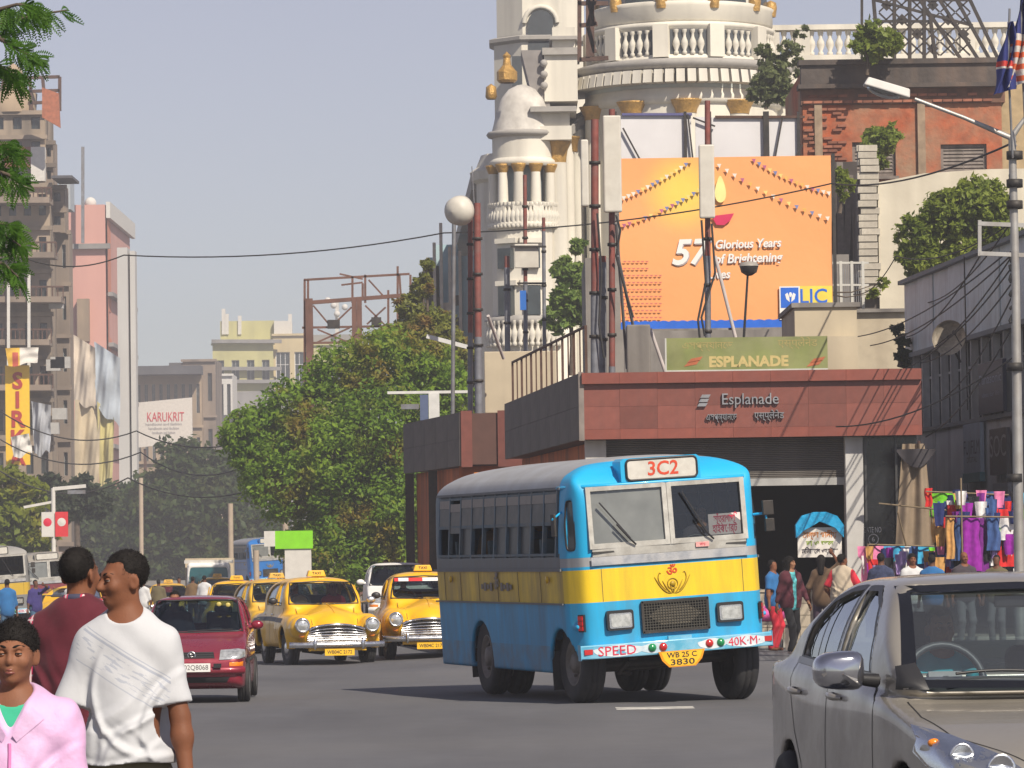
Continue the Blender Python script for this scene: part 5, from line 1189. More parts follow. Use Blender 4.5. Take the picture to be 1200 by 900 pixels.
   S_ = h.f; X, Y, Z = np.meshgrid(*h.ax, indexing='ij', sparse=True); S_ += (.0012 * np.sin(X * 310 + 9 * np.sin(Y * 90)) * np.sin(Z * 260 + Y * 140)).astype(np.float32)
   V_, Q_ = h.nets(); V_ = V_ * k_; tri = V_[Q_]; cen = tri.mean(1); nn_ = np.cross(tri[:,2] - tri[:,0], tri[:,3] - tri[:,1]); nn_ /= np.linalg.norm(nn_, axis=1)[:, None] + 1e-9
   if lod:
    ns = 9000; i_ = rng.integers(0, len(cen), ns); c_ = cen[i_] + rng.normal(size=(ns,3)) * v * .4; n_ = nn_[i_]; d_ = n_ * .75 + rng.normal(size=(ns,3)) * .28 + (HR @ np.array((0,.05,-.6)))[None]; d_ /= np.linalg.norm(d_, axis=1)[:, None]; Ls = rng.uniform(.4,1., ns) * {'cropped': .0032, 'short': .0055, 'bowl': .005}.get(hair,.02); w_ = np.cross(d_, rng.normal(size=(ns,3))); w_ *= (.0010 / (np.linalg.norm(w_, axis=1) + 1e-9))[:, None]
    m0 = len(V_); V_ = np.concatenate([V_, np.stack([c_ - w_ - n_ * .001, c_ + w_ - n_ * .001, c_ + w_ * .3 + d_ * Ls[:, None], c_ - w_ * .3 + d_ * Ls[:, None]],1).reshape(-1,3)]); Q_ = np.concatenate([Q_, m0 + np.arange(4 * ns).reshape(-1,4)])
   link('hair', mesh_np('hair', V_, Q_,[HAIR], True), root)
 if lod:
  for z_, r_, cv in ((.0990,.0046,-.004),(.0868,.0054,.003)):
   U = np.linspace(-1,1,9); MB().tube([S(hd((.0235 * u,-.1015 + .019 * u * u, z_ + cv * u * u - (.0012 if cv < 0 and abs(u) < .1 else 0)))) for u in U],[(r_ * (1 - u * u) ** .6 + .0008) * k_ * hs for u in U],7).build('lip', LIPS, root)
  for s in (-1,1):
   c = hd((s * .0325,-.0845,.1575));
   MB().ball(S(c),.0118 * hs * k_,12,8).build('eye', EYEW, root); d = HR @ np.array((-.1 * 0,-1,0)); c2 = c + d * .0062 * hs
   e = [o for o in kids(root) if o.name.startswith('eye')][-1]
   MB().ball(S(c2),.0068 * hs * k_,10,6).build('iris', EYED, e)
   for e0, e1 in ((R(90), R(8)),(R(-90), R(-14))):
    rr_ = .0130 * hs
    lid = MB(); lid.grid(lambda u, v: S(c + HR @ (np.array((math.sin((u - .5) * 3.4) * math.cos(e0 + (e1 - e0) * v),-math.cos((u - .5) * 3.4) * math.cos(e0 + (e1 - e0) * v), math.sin(e0 + (e1 - e0) * v))) * rr_)),10,5); lid.build('eyelid', skin, e)
   lsh = MB(); lsh.tube([S(c + HR @ (np.array((math.sin(u) * math.cos(R(8)),-math.cos(u) * math.cos(R(8)), math.sin(R(8)))) * .0132 * hs)) for u in np.linspace(-1.3,1.3,9)],.0013 * k_,4); lsh.build('lash', HAIR, e)
   MB().tube([S(hd((s * (.012 + .040 * u),-.097 + .030 * u * u,.180 + .007 * math.sin(u * 2.6)))) for u in np.linspace(0,1,7)],[.0020 * k_,.0042 * k_,.0045 * k_,.0042 * k_,.0035 * k_,.0025 * k_,.001 * k_],6).build('eyebrow', HAIR, root)
 def noise(Fx, amp):
  X, Y, Z = np.meshgrid(*Fx.ax, indexing='ij', sparse=True)
  Fx.f += (amp * (np.sin(X * 24 + 3.1 * np.sin(Z * 9)) * np.sin(Z * 19 + 2.2 * np.sin(X * 11 + Y * 7)) + .5 * np.sin(X * 41 - Z * 37 + 2 * np.sin(Y * 17)))).astype(np.float32)
 def folds(g, q):
  X, Y, Z = np.meshgrid(*g.ax, indexing='ij', sparse=True)
  for (x0, z0, ang, L, amp, wd) in ((-.02,1.05,.95,.22,.012,.020),(.05,1.01,-.35,.16,.010,.016),(.08,1.12,.55,.14,.009,.014),(-.08,.98,1.25,.16,.009,.016),(.11,1.20,1.1,.14,.012,.016),(-.11,1.20,1.75,.15,.012,.016),(.0,1.17,.6,.16,.006,.018),(.12,.99,1.9,.12,.009,.014),(.02,.97,.3,.14,.008,.014)):
   ca, sa = math.cos(ang), math.sin(ang); u = (X - x0) * ca + (Z - z0) * sa; w_ = -(X - x0) * sa + (Z - z0) * ca + 2.2 * u * u * (1 if amp > .0105 else -1); e = np.exp(-(u / L) ** 2) * q
   g.f -= (amp * np.exp(-(w_ / wd) ** 2) * e * (1.0 - .9 * np.exp(-((w_ - wd * 1.5) / wd) ** 2)) + 0 * Y).astype(np.float32); g.f += (amp * .7 * np.exp(-((w_ - wd * 1.6) / wd) ** 2) * e + 0 * Y).astype(np.float32)
 # clothes
 if top is not None:
  g = new(); torso(g,.012,.10); hz = hem
  g.ell(A(hipc + up * .03),(.165 * build + .014,.118 + .014,.20), k=.12); g.ell(A(waist + up * .02),(.152 * build + .016,.108 * build + .016,.22), k=.1)
  if sleeve > 0:
   for s in (-1,1):
    q = sh[s].lerp(el[s], min(1, sleeve * 2)) if sleeve <= .5 else el[s]; r1 = .068 * build
    g.cone(A(sh[s] + Vector((-s * .015,0,-.01))), A(q), r1,(.064 if sleeve <= .5 else .054) * build, k=.05)
    if sleeve > .5: g.cone(A(el[s]), A(el[s].lerp(wr[s], sleeve * 2 - 1)),.054 * build,.040, k=.03)
  if fold or lod:
   noise(g,.0035)
   if fold: folds(g,1.)
  g.put(lambda X, Y, Z: (hz + (X * 0) - Z + .006 * np.sin(X * 20) + Y * 0), g.lo, g.lo + g.v * g.n,0, 'and')
  if sleeve > 0:
   for s in (-1,1):   # cuffs end square
    a_, b_ = (sh[s], el[s]) if sleeve <= .5 else (el[s], wr[s]); tt = sleeve * 2 if sleeve <= .5 else sleeve * 2 - 1; c = a_.lerp(b_, min(tt,1)); d = (b_ - a_).normalized()
    def cut(X, Y, Z, c=c, d=d): return -np.maximum((-((X - c.x) * d.x + (Y - c.y) * d.y + (Z - c.z) * d.z)), np.sqrt((X - c.x - d.x * .05) ** 2 + (Y - c.y - d.y * .05) ** 2 + (Z - c.z - d.z * .05) ** 2) - .12) * -1
    g.put(cut, A(c + d * .05) - .13, A(c + d * .05) + .13,0, 'cut')
  else:
   for s in (-1,1): g.ell(A(sh[s] + Vector((s * .055,0,-.02))),(.06,.13,.13), k=.01, mode='cut')
  nd = neck or (.055,.03)
  g.ell(A(nk + up * (.055 if top != 'kurta' else .04) + Vector((0,-.035,0))),(nd[0] + .012,.075, nd[1] + .03), k=.008, mode='cut')
  tops = topcol if isinstance(topcol,(list, tuple)) else [topcol]
  fin(g, top, tops, root, None,1 if lod else 0); SURF['top'] = (g, k_)
 if jacket is not None:
  g = new(); torso(g,.026,.10); g.ell(A(hipc + up * .03),(.165 * build + .03,.118 + .03,.20), k=.12); g.ell(A(waist + up * .02),(.152 * build + .034,.108 * build + .034,.23), k=.1); js = jacket.get('sleeve',0)
  if js:
   for s in (-1,1):
    g.cone(A(sh[s]), A(el[s]),.074 * build,.060 * build, k=.05)
    if js > .5: g.cone(A(el[s]), A(el[s].lerp(wr[s], js * 2 - 1)),.060 * build,.045, k=.03)
  else:
   for s in (-1,1): g.ell(A(sh[s] + Vector((s * .050,0,-.04))),(.072,.15,.16), k=.01, mode='cut')
  noise(g,.0045)
  if lod: folds(g,.9)
  hz2 = jacket.get('hem',.84); g.put(lambda X, Y, Z: hz2 - Z + X * 0 + Y * 0, g.lo, g.lo + g.v * g.n,0, 'and')
  if jacket.get('open',0):
   oo = jacket['open']; g.put(lambda X, Y, Z: np.maximum(np.abs(X) - oo * (.5 + 1.2 * np.clip(Z - hz2 - .2,0,1)), Y + .0) + Z * 0, np.array((-.2,-.3, hz2 - .1)), np.array((.2,.0, nk.z + .1)),.01, 'cut')
  g.ell(A(nk + up * .06 + Vector((0,-.04,0))),(.075,.085,.075), k=.01, mode='cut')
  if jacket.get('vneck'): g.cone(A(nk + Vector((0,-.10,.05))), A(nk + Vector((0,-.14,-jacket['vneck']))),.075,.012, k=.01, mode='cut')
  fin(g, jacket.get('name', 'jacket'),[jacket['mat']], root, None,1 if lod else 0); SURF['jacket'] = (g, k_)
 if bottom is not None:
  g = new(); g.ell(A(hipc + up * .0),(.166 * build + .008,.122,.145), k=.05)
  for s in (-1,1):
   g.cone(A(hp[s]), A(kn[s]),.094 * build,.074, k=.05); e = kn[s].lerp(an[s], max(.02, legs * 2 - 1)) if legs > .5 else kn[s]
   if legs > .5: g.cone(A(kn[s]), A(e),.072,.064, k=.03)
  if lod: noise(g,.003)
  g.put(lambda X, Y, Z: Z - (hipc.z + .12) + X * 0 + Y * 0, g.lo, g.lo + g.v * g.n,0, 'and')
  if bottom == 'skirt':
   g.cone(A(hipc),(0,.03, an[1].z + .06),.16,.23, k=.05)
  fin(g, bottom if bottom in ('shorts', 'skirt') else 'trousers',[bottom_mat(bottom)], root, None,1 if lod else 0)
 if shoes is not None:
  for s in (-1,1):
   g = new(); g.cone(A(an[s] + Vector((0,.035,-.045))), A(an[s] + Vector((s * .02,-.14,-.055))),.044,.038); g.put(lambda X, Y, Z: (an[s].z - .085) - Z + X * 0 + Y * 0, g.lo, g.lo + g.v * g.n,0, 'and'); fin(g, 'shoe',[shoes], root)
 return root
_bm = {}
def bottom_mat(b): return b if not isinstance(b, str) else _bm[b]
def hand(F, wrist, d, s, curl, palm_n=None, child=False):
 """Palm, four unequal bent fingers and a thumb leaving the side of the palm."""
 q = .92 if child else 1.0; d = Vector(d).normalized(); n = Vector(palm_n) if palm_n is not None else Vector((-s,0,0)); n = (n - d * n.dot(d)); n = n.normalized() if n.length > 1e-4 else d.orthogonal().normalized()
 side = d.cross(n).normalized() * (-s)                     # towards the thumb
 if side.y > 0 and palm_n is None: side = -side
 A = lambda p: np.array(list(p)); w = Vector(wrist); c = w + d * .050 * q
 for k in range(4):
  o = side * (.031 - .0205 * k) * q; F.cone(A(w + d * .012 + o * .55), A(w + d * .085 * q + o),.0165,.0125, k=.012)
 for k,(L, b) in enumerate(((.070,.95),(.079,.9),(.073,1.0),(.057,1.1))):
  p = w + d * .088 * q + side * (.031 - .0205 * k) * q; a = curl * b * .55; dirv = d.copy()
  for j, f in enumerate((.45,.31,.24)):
   dirv = (dirv * math.cos(a) + n * math.sin(a)).normalized(); p2 = p + dirv * L * f * q; F.cone(A(p), A(p2),.0088 - .0008 * j,.0080 - .0008 * j, k=.006); p = p2
   nn = n; n2 = (n * math.cos(a) - d * 0); a = curl * b * .75
 t0 = w + d * .022 + side * .026 * q; td = (d * .72 + side * .62 + n * .35).normalized(); t1 = t0 + td * .042 * q; td2 = (d * .95 + side * .15 + n * .45 * (1 + curl)).normalized(); t2 = t1 + td2 * .032 * q; t3 = t2 + (td2 + n * .3 * curl).normalized() * .026 * q
 F.cone(A(t0), A(t1),.0135,.0115, k=.014); F.cone(A(t1), A(t2),.0108,.0098, k=.006); F.cone(A(t2), A(t3),.0095,.0080, k=.005)
def shirt_print():
 m = cloth('white_tshirt',(.52,.53,.55), var=.04, bump=.2); nt = m.node_tree; L = nt.links.new; b = nt.nodes['Principled BSDF']; old = b.inputs['Base Color'].links[0].from_socket
 tc = _n(nt, 'ShaderNodeTexCoord'); sp = _n(nt, 'ShaderNodeSeparateXYZ'); L(tc.outputs['Object'], sp.inputs[0])
 def math_(op, a, b_=None, c_=None):
  q = _n(nt, 'ShaderNodeMath', operation=op)
  for i, x in enumerate((a, b_, c_)):
   if x is None: continue
   if isinstance(x,(int, float)): q.inputs[i].default_value = x
   else: L(x, q.inputs[i])
  return q.outputs[0]
 x, y, z = sp.outputs; t = math_('MULTIPLY_ADD', x,.62, z)                   # constant along the diagonal of the print
 s = math_('MULTIPLY_ADD', z,-.62, x)
 def band(lo, hi): return math_('MULTIPLY', math_('GREATER_THAN', t, lo), math_('LESS_THAN', t, hi))
 front = math_('LESS_THAN', y,-.02)
 cb = _n(nt, 'ShaderNodeCombineXYZ'); L(math_('MULTIPLY', s,14), cb.inputs[0]); L(math_('MULTIPLY', t,90), cb.inputs[2])
 no = _n(nt, 'ShaderNodeTexNoise'); no.inputs['Scale'].default_value = 1.0; no.inputs['Detail'].default_value = 2; L(cb.outputs[0], no.inputs['Vector'])
 txt = math_('MULTIPLY', band(1.215,1.295), math_('GREATER_THAN', no.outputs['Fac'],.56))
 fac = math_('ADD', math_('ADD', band(1.312,1.322), band(1.330,1.334)), math_('ADD', math_('MULTIPLY', txt,.8), math_('MULTIPLY', band(1.192,1.197),.8)))
 mid = math_('MULTIPLY', math_('GREATER_THAN', x,-.17), math_('LESS_THAN', x,.17))
 fac = math_('MULTIPLY', math_('MULTIPLY', fac, front), mid)
 fac = math_('MULTIPLY', fac,.75)
 mx = _n(nt, 'ShaderNodeMix', data_type='RGBA'); L(fac, mx.inputs[0]); L(old, mx.inputs[6]); mx.inputs[7].default_value = (.30,.33,.40,1); L(mx.outputs[2], b.inputs['Base Color'])
 return m
khaki = cloth('khaki_trousers',(.16,.14,.085)); jeans = cloth('blue_jeans',(.06,.12,.20), var=.25, scale=14); navy = cloth('navy_cloth',(.018,.022,.045)); blackc = cloth('black_cloth',(.016,.016,.018)); greyc = cloth('grey_cloth',(.13,.13,.14)); brownc = cloth('brown_cloth',(.12,.075,.045)); shoe_m = M('shoe_leather',(.03,.022,.018), rough=.45)
# the man in the white T-shirt: looks over his shoulder to the side
YM = 15.2
MB().b(-3.4,-.8,11,19,-.1,.075).build('traffic_island', _mats['paving'], kind='structure')
p = at(146,650, YM)
HM = 1.70; zf = 1.72 + .045 - HM
man = person('person', 'man in a white T-shirt with a grey diagonal print, turning his head to the side',(p.x + .0, YM,.075), R(-6), H=1.675, v=.0058, face=R(-55), tilt=R(4), build=.85, headk=.87, hair='cropped', skin=SKIN,
             hands={-1: (-.31,-.10,.83,(-.7,.8,0)),1: (.245,-.05,.82,(.8,.8,0))}, feet={-1: (-.12,-.12,.085),1: (.12,.18,.085)},
             top='tshirt', sleeve=.41, hem=.97, topcol=shirt_print(), bottom=khaki, legs=1.0, shoes=shoe_m, curl=.75, fold=.0045)
# the man with the maroon waistcoat, walking away
YB = 17.0; p = at(95,650, YB)
plaid = M('plaid_shirt',(.05,.05,.09), var=.1)
def _plaid():
 nt = plaid.node_tree; L = nt.links.new; b = nt.nodes['Principled BSDF']; old = b.inputs['Base Color'].links[0].from_socket; tc = _n(nt, 'ShaderNodeTexCoord'); cur = old
 for ax_, sc, thr, col in (('Z',26,.80,(.50,.03,.09)),('X',26,.80,(.50,.03,.09)),('Z',26,.975,(.65,.5,.5)),('X',26,.97,(.65,.5,.5))):
  w = _n(nt, 'ShaderNodeTexWave', bands_direction=ax_); w.inputs['Scale'].default_value = sc / 6; w.inputs['Distortion'].default_value = .6; L(tc.outputs['Object'], w.inputs['Vector'])
  q = _n(nt, 'ShaderNodeMath', operation='GREATER_THAN'); q.inputs[1].default_value = thr; L(w.outputs['Fac'], q.inputs[0]); x = _n(nt, 'ShaderNodeMix', data_type='RGBA'); L(q.outputs[0], x.inputs[0]); L(cur, x.inputs[6]); x.inputs[7].default_value = (*col,1); cur = x.outputs[2]
 L(cur, b.inputs['Base Color']); b.inputs['Roughness'].default_value = .85
_plaid()
maroon = cloth('maroon_knit',(.10,.018,.028), var=.2, scale=12)
man2 = person('person', 'man seen from behind in a maroon sleeveless waistcoat over a plaid shirt',(p.x, YB,.075), R(166), H=1.69, v=.0075, face=R(-16), build=1.04, headk=.88, hair='cropped', skin=SKIN,
              hands={-1: (-.29,-.10,.90),1: (.29,.05,.88)}, feet={-1: (-.11,-.18,.10),1: (.11,.16,.09)}, top='shirt', sleeve=.92, hem=.80, topcol=plaid, bottom=jeans, legs=1.0, shoes=shoe_m, jacket=dict(mat=maroon, name='waistcoat', hem=.86))
nk_ = MB(); nk_.tube([(.072 * math.cos(a),.0 + .078 * math.sin(a),1.487 + .015 * math.sin(a)) for a in np.linspace(0,2 * math.pi,25)],.016,8, cap=False); nk_.build('collar', plaid, man2)
# the boy in the pink jacket
YK = 13.2; p = at(16,735, YK)
pink = M('pink_jacket',(.62,.36,.58), rough=.6, var=.25, scale=5, bump=.5, bscale=10, bdist=.02, sheen=.15, dirt=((.66,.52,.72),.7,3))
boy = person('person', 'boy in a shiny pink zipped jacket over a green T-shirt',(p.x, YK,.075), R(-3), H=1.425, v=.0064, face=R(-2), tilt=R(0), build=1.02, hair='bowl', skin=skinmat('skin_child',(.23,.10,.056)), child=True,
             hands={-1: (-.25,-.06,.84),1: (.27,-.08,.86)}, top='tshirt', sleeve=.40, hem=.80, topcol=cloth('green_tshirt',(.05,.42,.25)), bottom=jeans, legs=1.0, shoes=shoe_m, jacket=dict(mat=pink, name='jacket', hem=.80, sleeve=.93, vneck=.10), neck=(.07,.05))
k_ = 1.425 / 1.75
g_, kk = SURF['jacket']
H = g_.hit([(.002 * math.sin(9 * t),-.5,1.36 - t) for t in np.linspace(.02,.54,14)],(0,1,0),.001)
MB().tube([tuple(q * kk) for q in H],.0055,6).build('zip', M('pink_zip',(.62,.20,.45), rough=.5), boy)
for s in (-1,1):
 P = [(s * (.012 + .070 * t),-.5,1.37 + .105 * t) for t in np.linspace(0,1,8)]; P2 = [(s * (.028 + .100 * t),-.5,1.345 + .085 * t) for t in np.linspace(0,1,8)]
 A_ = g_.hit(P,(0,1,0),.012, reach=.7); ba = g_.bad; B_ = g_.hit(P2,(0,1,0),.004, reach=.7); ok = ~(ba | g_.bad)
 MB().add([tuple(q * kk) for q in A_] + [tuple(q * kk) for q in B_],[(i, i + 1,9 + i,8 + i) for i in range(7) if ok[i] and ok[i + 1]],0, True).build('collar', pink, boy)
# driver and passenger of the grey saloon
def in_car(car, lp): return car.matrix_world @ Vector(lp)
bpy.context.view_layer.update()
def seat_person(lp, label, **kw):
 q = Vector(lp); q = Matrix.Rotation(SALOON.rotation_euler.z,3, 'Z') @ (q * SALOON.scale.x) + SALOON.location
 return person('person', label, q, SALOON.rotation_euler.z, **kw)
drv = seat_person((-.27,2.16,-.27), 'bearded driver in a teal shirt holding the steering wheel of the grey saloon', H=1.70, v=.0085, hipz=.93, lean=R(-4), hair='short', skin=SKIN2, face=R(3), hands={-1: (-.26,-.46,1.27,(-.7,.2,-1),(0,-.3,-1)),1: (.08,-.48,1.32,(.8,.2,-1),(0,-.3,-1))},
           feet={-1: (-.12,-.66,.62,(0,0,1)),1: (.12,-.66,.62,(0,0,1))}, top='shirt', sleeve=.48, hem=.86, topcol=cloth('teal_shirt',(.04,.34,.40)), bottom=greyc, curl=1.3)
psg = seat_person((.36,2.28,-.29), 'passenger in a dark shirt beside the driver of the grey saloon', H=1.68, v=.014, hipz=.93, lean=R(-12), hair='short', skin=SKIN3, hands={-1: (-.14,-.30,.98),1: (.14,-.30,.98)}, feet={-1: (-.12,-.62,.62,(0,0,1)),1: (.12,-.62,.62,(0,0,1))}, top='shirt', sleeve=.9, hem=.86, topcol=blackc, bottom=greyc)
# ------------------------------------------------------------------ buildings
def wall_mb(w, h, rects, t=.22):
 """Wall sheet (x 0..w, z 0..h, facing -y) with openings rects (x0, x1, z0, z1) and their reveals of depth t."""
 m = MB(); xs = sorted({0, w} | {r[0] for r in rects} | {r[1] for r in rects}); zs = sorted({0, h} | {r[2] for r in rects} | {r[3] for r in rects})
 idx = {}
 def vid(x, z):
  if (x, z) not in idx: idx[(x, z)] = len(m.v); m.v.append((x,0, z))
  return idx[(x, z)]
 for i in range(len(xs) - 1):
  for j in range(len(zs) - 1):
   cx, cz = (xs[i] + xs[i + 1]) / 2,(zs[j] + zs[j + 1]) / 2
   if any(r[0] < cx < r[1] and r[2] < cz < r[3] for r in rects): continue
   m.f.append((vid(xs[i], zs[j]), vid(xs[i + 1], zs[j]), vid(xs[i + 1], zs[j + 1]), vid(xs[i], zs[j + 1]))); m.m.append(0); m.sm.append(False)
 for x0, x1, z0, z1 in rects:
  for a, b in (((x0, z0),(x1, z0)),((x1, z0),(x1, z1)),((x1, z1),(x0, z1)),((x0, z1),(x0, z0))):
   m.quad((a[0],0, a[1]),(b[0],0, b[1]),(b[0], t, b[1]),(a[0], t, a[1]))
 return m
woodgrey = M('weathered_wood',(.20,.17,.15), rough=.85, var=.3, scale=6, streak=((.08,.07,.06),.6,3))
pane_dark = M('window_glass',(.035,.045,.05), rough=.12, var=.4, scale=1.5, spec=.6)
frame_pale = M('window_frame_pale',(.42,.42,.40), rough=.7, var=.2)
frame_dark = M('window_frame_dark',(.07,.065,.06), rough=.7, var=.2)
_wc = {}
def win_meshes(w, h, kind):
 key = (round(w,2), round(h,2), kind)
 if key in _wc: return _wc[key]
 f = MB(); b = min(.09, w * .07)
 f.b(0, b,-.02,.06,0, h); f.b(w - b, w,-.02,.06,0, h); f.b(b, w - b,-.02,.06,0, b); f.b(b, w - b,-.02,.06, h - b, h)
 n = max(1, int(w / .8))
 if kind != 'shutter':
  for i in range(1, n + 1): f.b(w * i / (n + 1) - b * .35, w * i / (n + 1) + b * .35,-.01,.05, b, h - b)
  if h > 1.2: f.b(b, w - b,-.012,.045, h * .66 - b * .3, h * .66 + b * .3)
 fm = f.mesh('window', {'glass': frame_pale, 'dark': frame_dark, 'shutter': woodgrey, 'white': white_paint}[kind])
 p = MB()
 if kind == 'shutter':
  p.b(w * .49, w * .51,-.01,.05, b, h - b); k = max(5, int(h / .12))
  for i in range(k):
   z = b + (h - 2 * b) * (i + .5) / k; p.box((w / 2,.015, z),(w - 2 * b,.05,(h - 2 * b) / k * .8), Matrix.Rotation(R(-25),3, 'X'))
  pm = p.mesh('shutter', woodgrey)
 else: p.quad((b,.03, b),(w - b,.03, b),(w - b,.03, h - b),(b,.03, h - b)); pm = p.mesh('pane', pane_dark)
 _wc[key] = (fm, pm); return _wc[key]
def face(root, o, ang, w, h, rects, mat, kind='glass', t=.22, name='wall', sills=None, pane=True, kinds=None):
 """A facade as part of a building: wall with real openings, a window part in each."""
 wl = wall_mb(w, h, rects, t).build(name, mat, root, o,(0,0, ang)); M3 = Matrix.Rotation(ang,3, 'Z')
 for i,(x0, x1, z0, z1) in enumerate(rects):
  kd = kinds[i] if kinds else kind; fm, pm = win_meshes(x1 - x0, z1 - z0, kd); loc = Vector(o) + M3 @ Vector((x0, t * .75, z0))
  wo = link('window', fm, root, loc,(0,0, ang))
  if pane: link(pm.name.split('.')[0], pm, wo)
  if sills: MB().b(-.08, x1 - x0 + .08,-t * .75 - .14,-t * .75 + .02,-.10,-.01).build('sill', sills, wo)
 return wl
def grid_rects(w, h, nx, nz, ww, wh, x_in=None, z_in=None, skip=()):
 x_in = w / nx / 2 if x_in is None else x_in; out = []
 for j in range(nz):
  for i in range(nx):
   if (i, j) in skip: continue
   cx = (i + .5) * w / nx; cz = (j + .5) * h / nz; out.append((round(cx - ww / 2,3), round(cx + ww / 2,3), round(cz - wh / 2,3), round(cz + wh / 2,3)))
 return out
concrete = M('grey_concrete',(.27,.25,.23), rough=.9, var=.25, scale=1.0, bump=.2, bscale=12, streak=((.10,.09,.085),.7,2.0), dirt=((.13,.12,.10),.5,.6))
rust_iron = M('rusty_iron',(.10,.055,.04), rough=.8, metal=.2, var=.35, scale=4)
grey_steel = M('grey_steel',(.22,.23,.25), rough=.55, metal=.4, var=.25, scale=4, dirt=((.14,.09,.06),.5,3))
def pole_between(name, label, cat, p, q, r, mat, group=None, n=10):
 p, q = Vector(p), Vector(q); o = MB().tube([(0,0,0), q - p], r, n).build(name, mat, None, p); return tag(o, label, cat, group)
def sagwire(name, label, pts, r=.012, sag=.3, mat=None, group=None, n=14):
 o_ = Vector(pts[0]); P = []
 for i in range(len(pts) - 1):
  a, b = Vector(pts[i]), Vector(pts[i + 1])
  for k in range(n + (i == len(pts) - 2)):
   t = k / n; q = a.lerp(b, t); q.z -= sag * 4 * t * (1 - t); P.append(q - o_)
 w = MB().tube(P, r,5).build(name, mat or black, None, o_); return tag(w, label, 'wire', group)
# ------------------------------------------------------------------ the metro station entrance
def make_station():
 Y0 = 80.0; st = T('metro_station', 'metro station entrance clad in red granite with raised Esplanade lettering', 'station',(0,0,0))
 x0, x1 = ax(682, Y0,475), ax(1080, Y0,470); zt, zb = az(437, Y0,700), az(515, Y0,700)
 gran = M('red_granite',(.20,.064,.047), rough=.45, var=.14, scale=6, rnd=.2, bump=.08, bscale=60, streak=((.14,.06,.05),.45,2.5))
 gran2 = M('granite_band',(.235,.066,.045), rough=.45, var=.14, scale=6, rnd=.10, streak=((.16,.06,.05),.4,2.5))
 gback = M('granite_backing',(.10,.05,.04), rough=.9)
 slate = M('grey_side_cladding',(.115,.10,.092), rough=.8, var=.2, scale=2.5, rnd=.06, streak=((.05,.045,.04),.6,1.5))
 orange = M('orange_wall',(.50,.14,.04), rough=.85, var=.25, scale=1.5, streak=((.14,.06,.04),.7,2))
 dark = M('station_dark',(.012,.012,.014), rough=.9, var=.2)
 xb, yb = ax(593,96,500),96.0
 # fascia box behind the cladding
 MB().prism([(x0 + .02, Y0 + .04),(x1 - .02, Y0 + .04),(x1 - .02, yb),(xb + .03, yb)], zb + .02, zt - .03, plane='xy').build('roof_slab', gback, st)
 W = x1 - x0; n = 9; cw = W / n; cz = .21; lz = .19
 cop = MB().box((0,0,0),(cw - .004,.20, cz - .003)).mesh('coping_stone', gran2); low = MB().box((0,0,0),(cw - .004,.06, lz - .003)).mesh('granite_tile', gran2)
 ph = (zt - cz - lz - zb) / 2; pan = MB().box((0,0,0),(cw - .003,.06, ph - .003)).mesh('granite_panel', gran)
 for i in range(n):
  x = x0 + cw * (i + .5); link('coping_stone', cop, st,(x, Y0 + .0 + rng.uniform(-.002,.002), zt - cz / 2)); link('granite_tile', low, st,(x, Y0 + .025 + rng.uniform(-.003,.003), zb + lz / 2))
  for j in range(2): link('granite_panel', pan, st,(x, Y0 + .03 + rng.uniform(-.004,.004), zb + lz + ph * (j + .5)))
 # side cladding, in the shade
 dv = Vector((xb - x0, yb - Y0,0)); L = dv.length; ang = math.atan2(dv.y, dv.x); m = 8
 sp = MB().box((0,0,0),(L / m - .008,.06,(zt - zb) / 2 - .006)).mesh('slate_panel', slate)
 for i in range(m):
  for j in range(2):
   c = Vector((x0, Y0,0)) + dv * ((i + .5) / m); link('slate_panel', sp, st,(c.x - .0, c.y, zb + (zt - zb) * (j + .5) / 2 + .01),(0,0, ang))
 MB().box((x0 - .01, Y0 + .03,(zt + zb) / 2),(.10,.12, zt - zb + .04)).build('corner_trim', M('corner_trim',(.22,.19,.17), rough=.8, var=.3), st)
 # raised lettering
 steel = M('letter_steel',(.42,.43,.45), rough=.35, metal=.8, var=.2, dirt=((.12,.1,.09),.5,8))
 zc = az(468, Y0,880)
 text('raised_lettering', 'Esplanade', steel, st,(ax(881, Y0), Y0 - .035, zc),.30, extrude=.03, width=1.06)
 text('raised_lettering', 'এসপ্ল্যানেড', steel, st,(ax(847, Y0), Y0 - .035, az(489, Y0,847)),.18, extrude=.03, width=.58); text('raised_lettering', 'एस्प्लेनेड', steel, st,(ax(903, Y0), Y0 - .035, az(487, Y0,903)),.18, extrude=.03, width=.56)
 lx, lz_ = ax(825, Y0), zc; lg = MB()
 for k in range(3): lg.prism([(lx - .10 + .03 * k, lz_ - .12 + .08 * k),(lx + .06 + .03 * k, lz_ - .12 + .08 * k),(lx + .10 + .03 * k, lz_ - .06 + .08 * k),(lx - .06 + .03 * k, lz_ - .06 + .08 * k)], Y0 - .065, Y0 - .005)
 for k in range(3): MB().prism([(lx - .10 + .03 * k, lz_ - .12 + .08 * k),(lx + .06 + .03 * k, lz_ - .12 + .08 * k),(lx + .10 + .03 * k, lz_ - .06 + .08 * k),(lx - .06 + .03 * k, lz_ - .06 + .08 * k)], Y0 - .065, Y0 - .005).build('raised_emblem', steel, st)
 # ground storey: walls, column, roller shutter, dark hall
 cx0, cx1 = ax(991, Y0 + .4), ax(1012, Y0 + .4)
 cm = M('white_column',(.52,.51,.49), rough=.8, var=.15, scale=2, streak=((.25,.23,.21),.5,2))
 MB().b(cx0, cx1, Y0 + .3, Y0 + .75,.13, zb).build('column', cm, st, bevel=.015)
 MB().b(x0 + .05, x0 + .45, Y0 + .3, Y0 + .75,.13, zb).build('column', cm, st, bevel=.015)
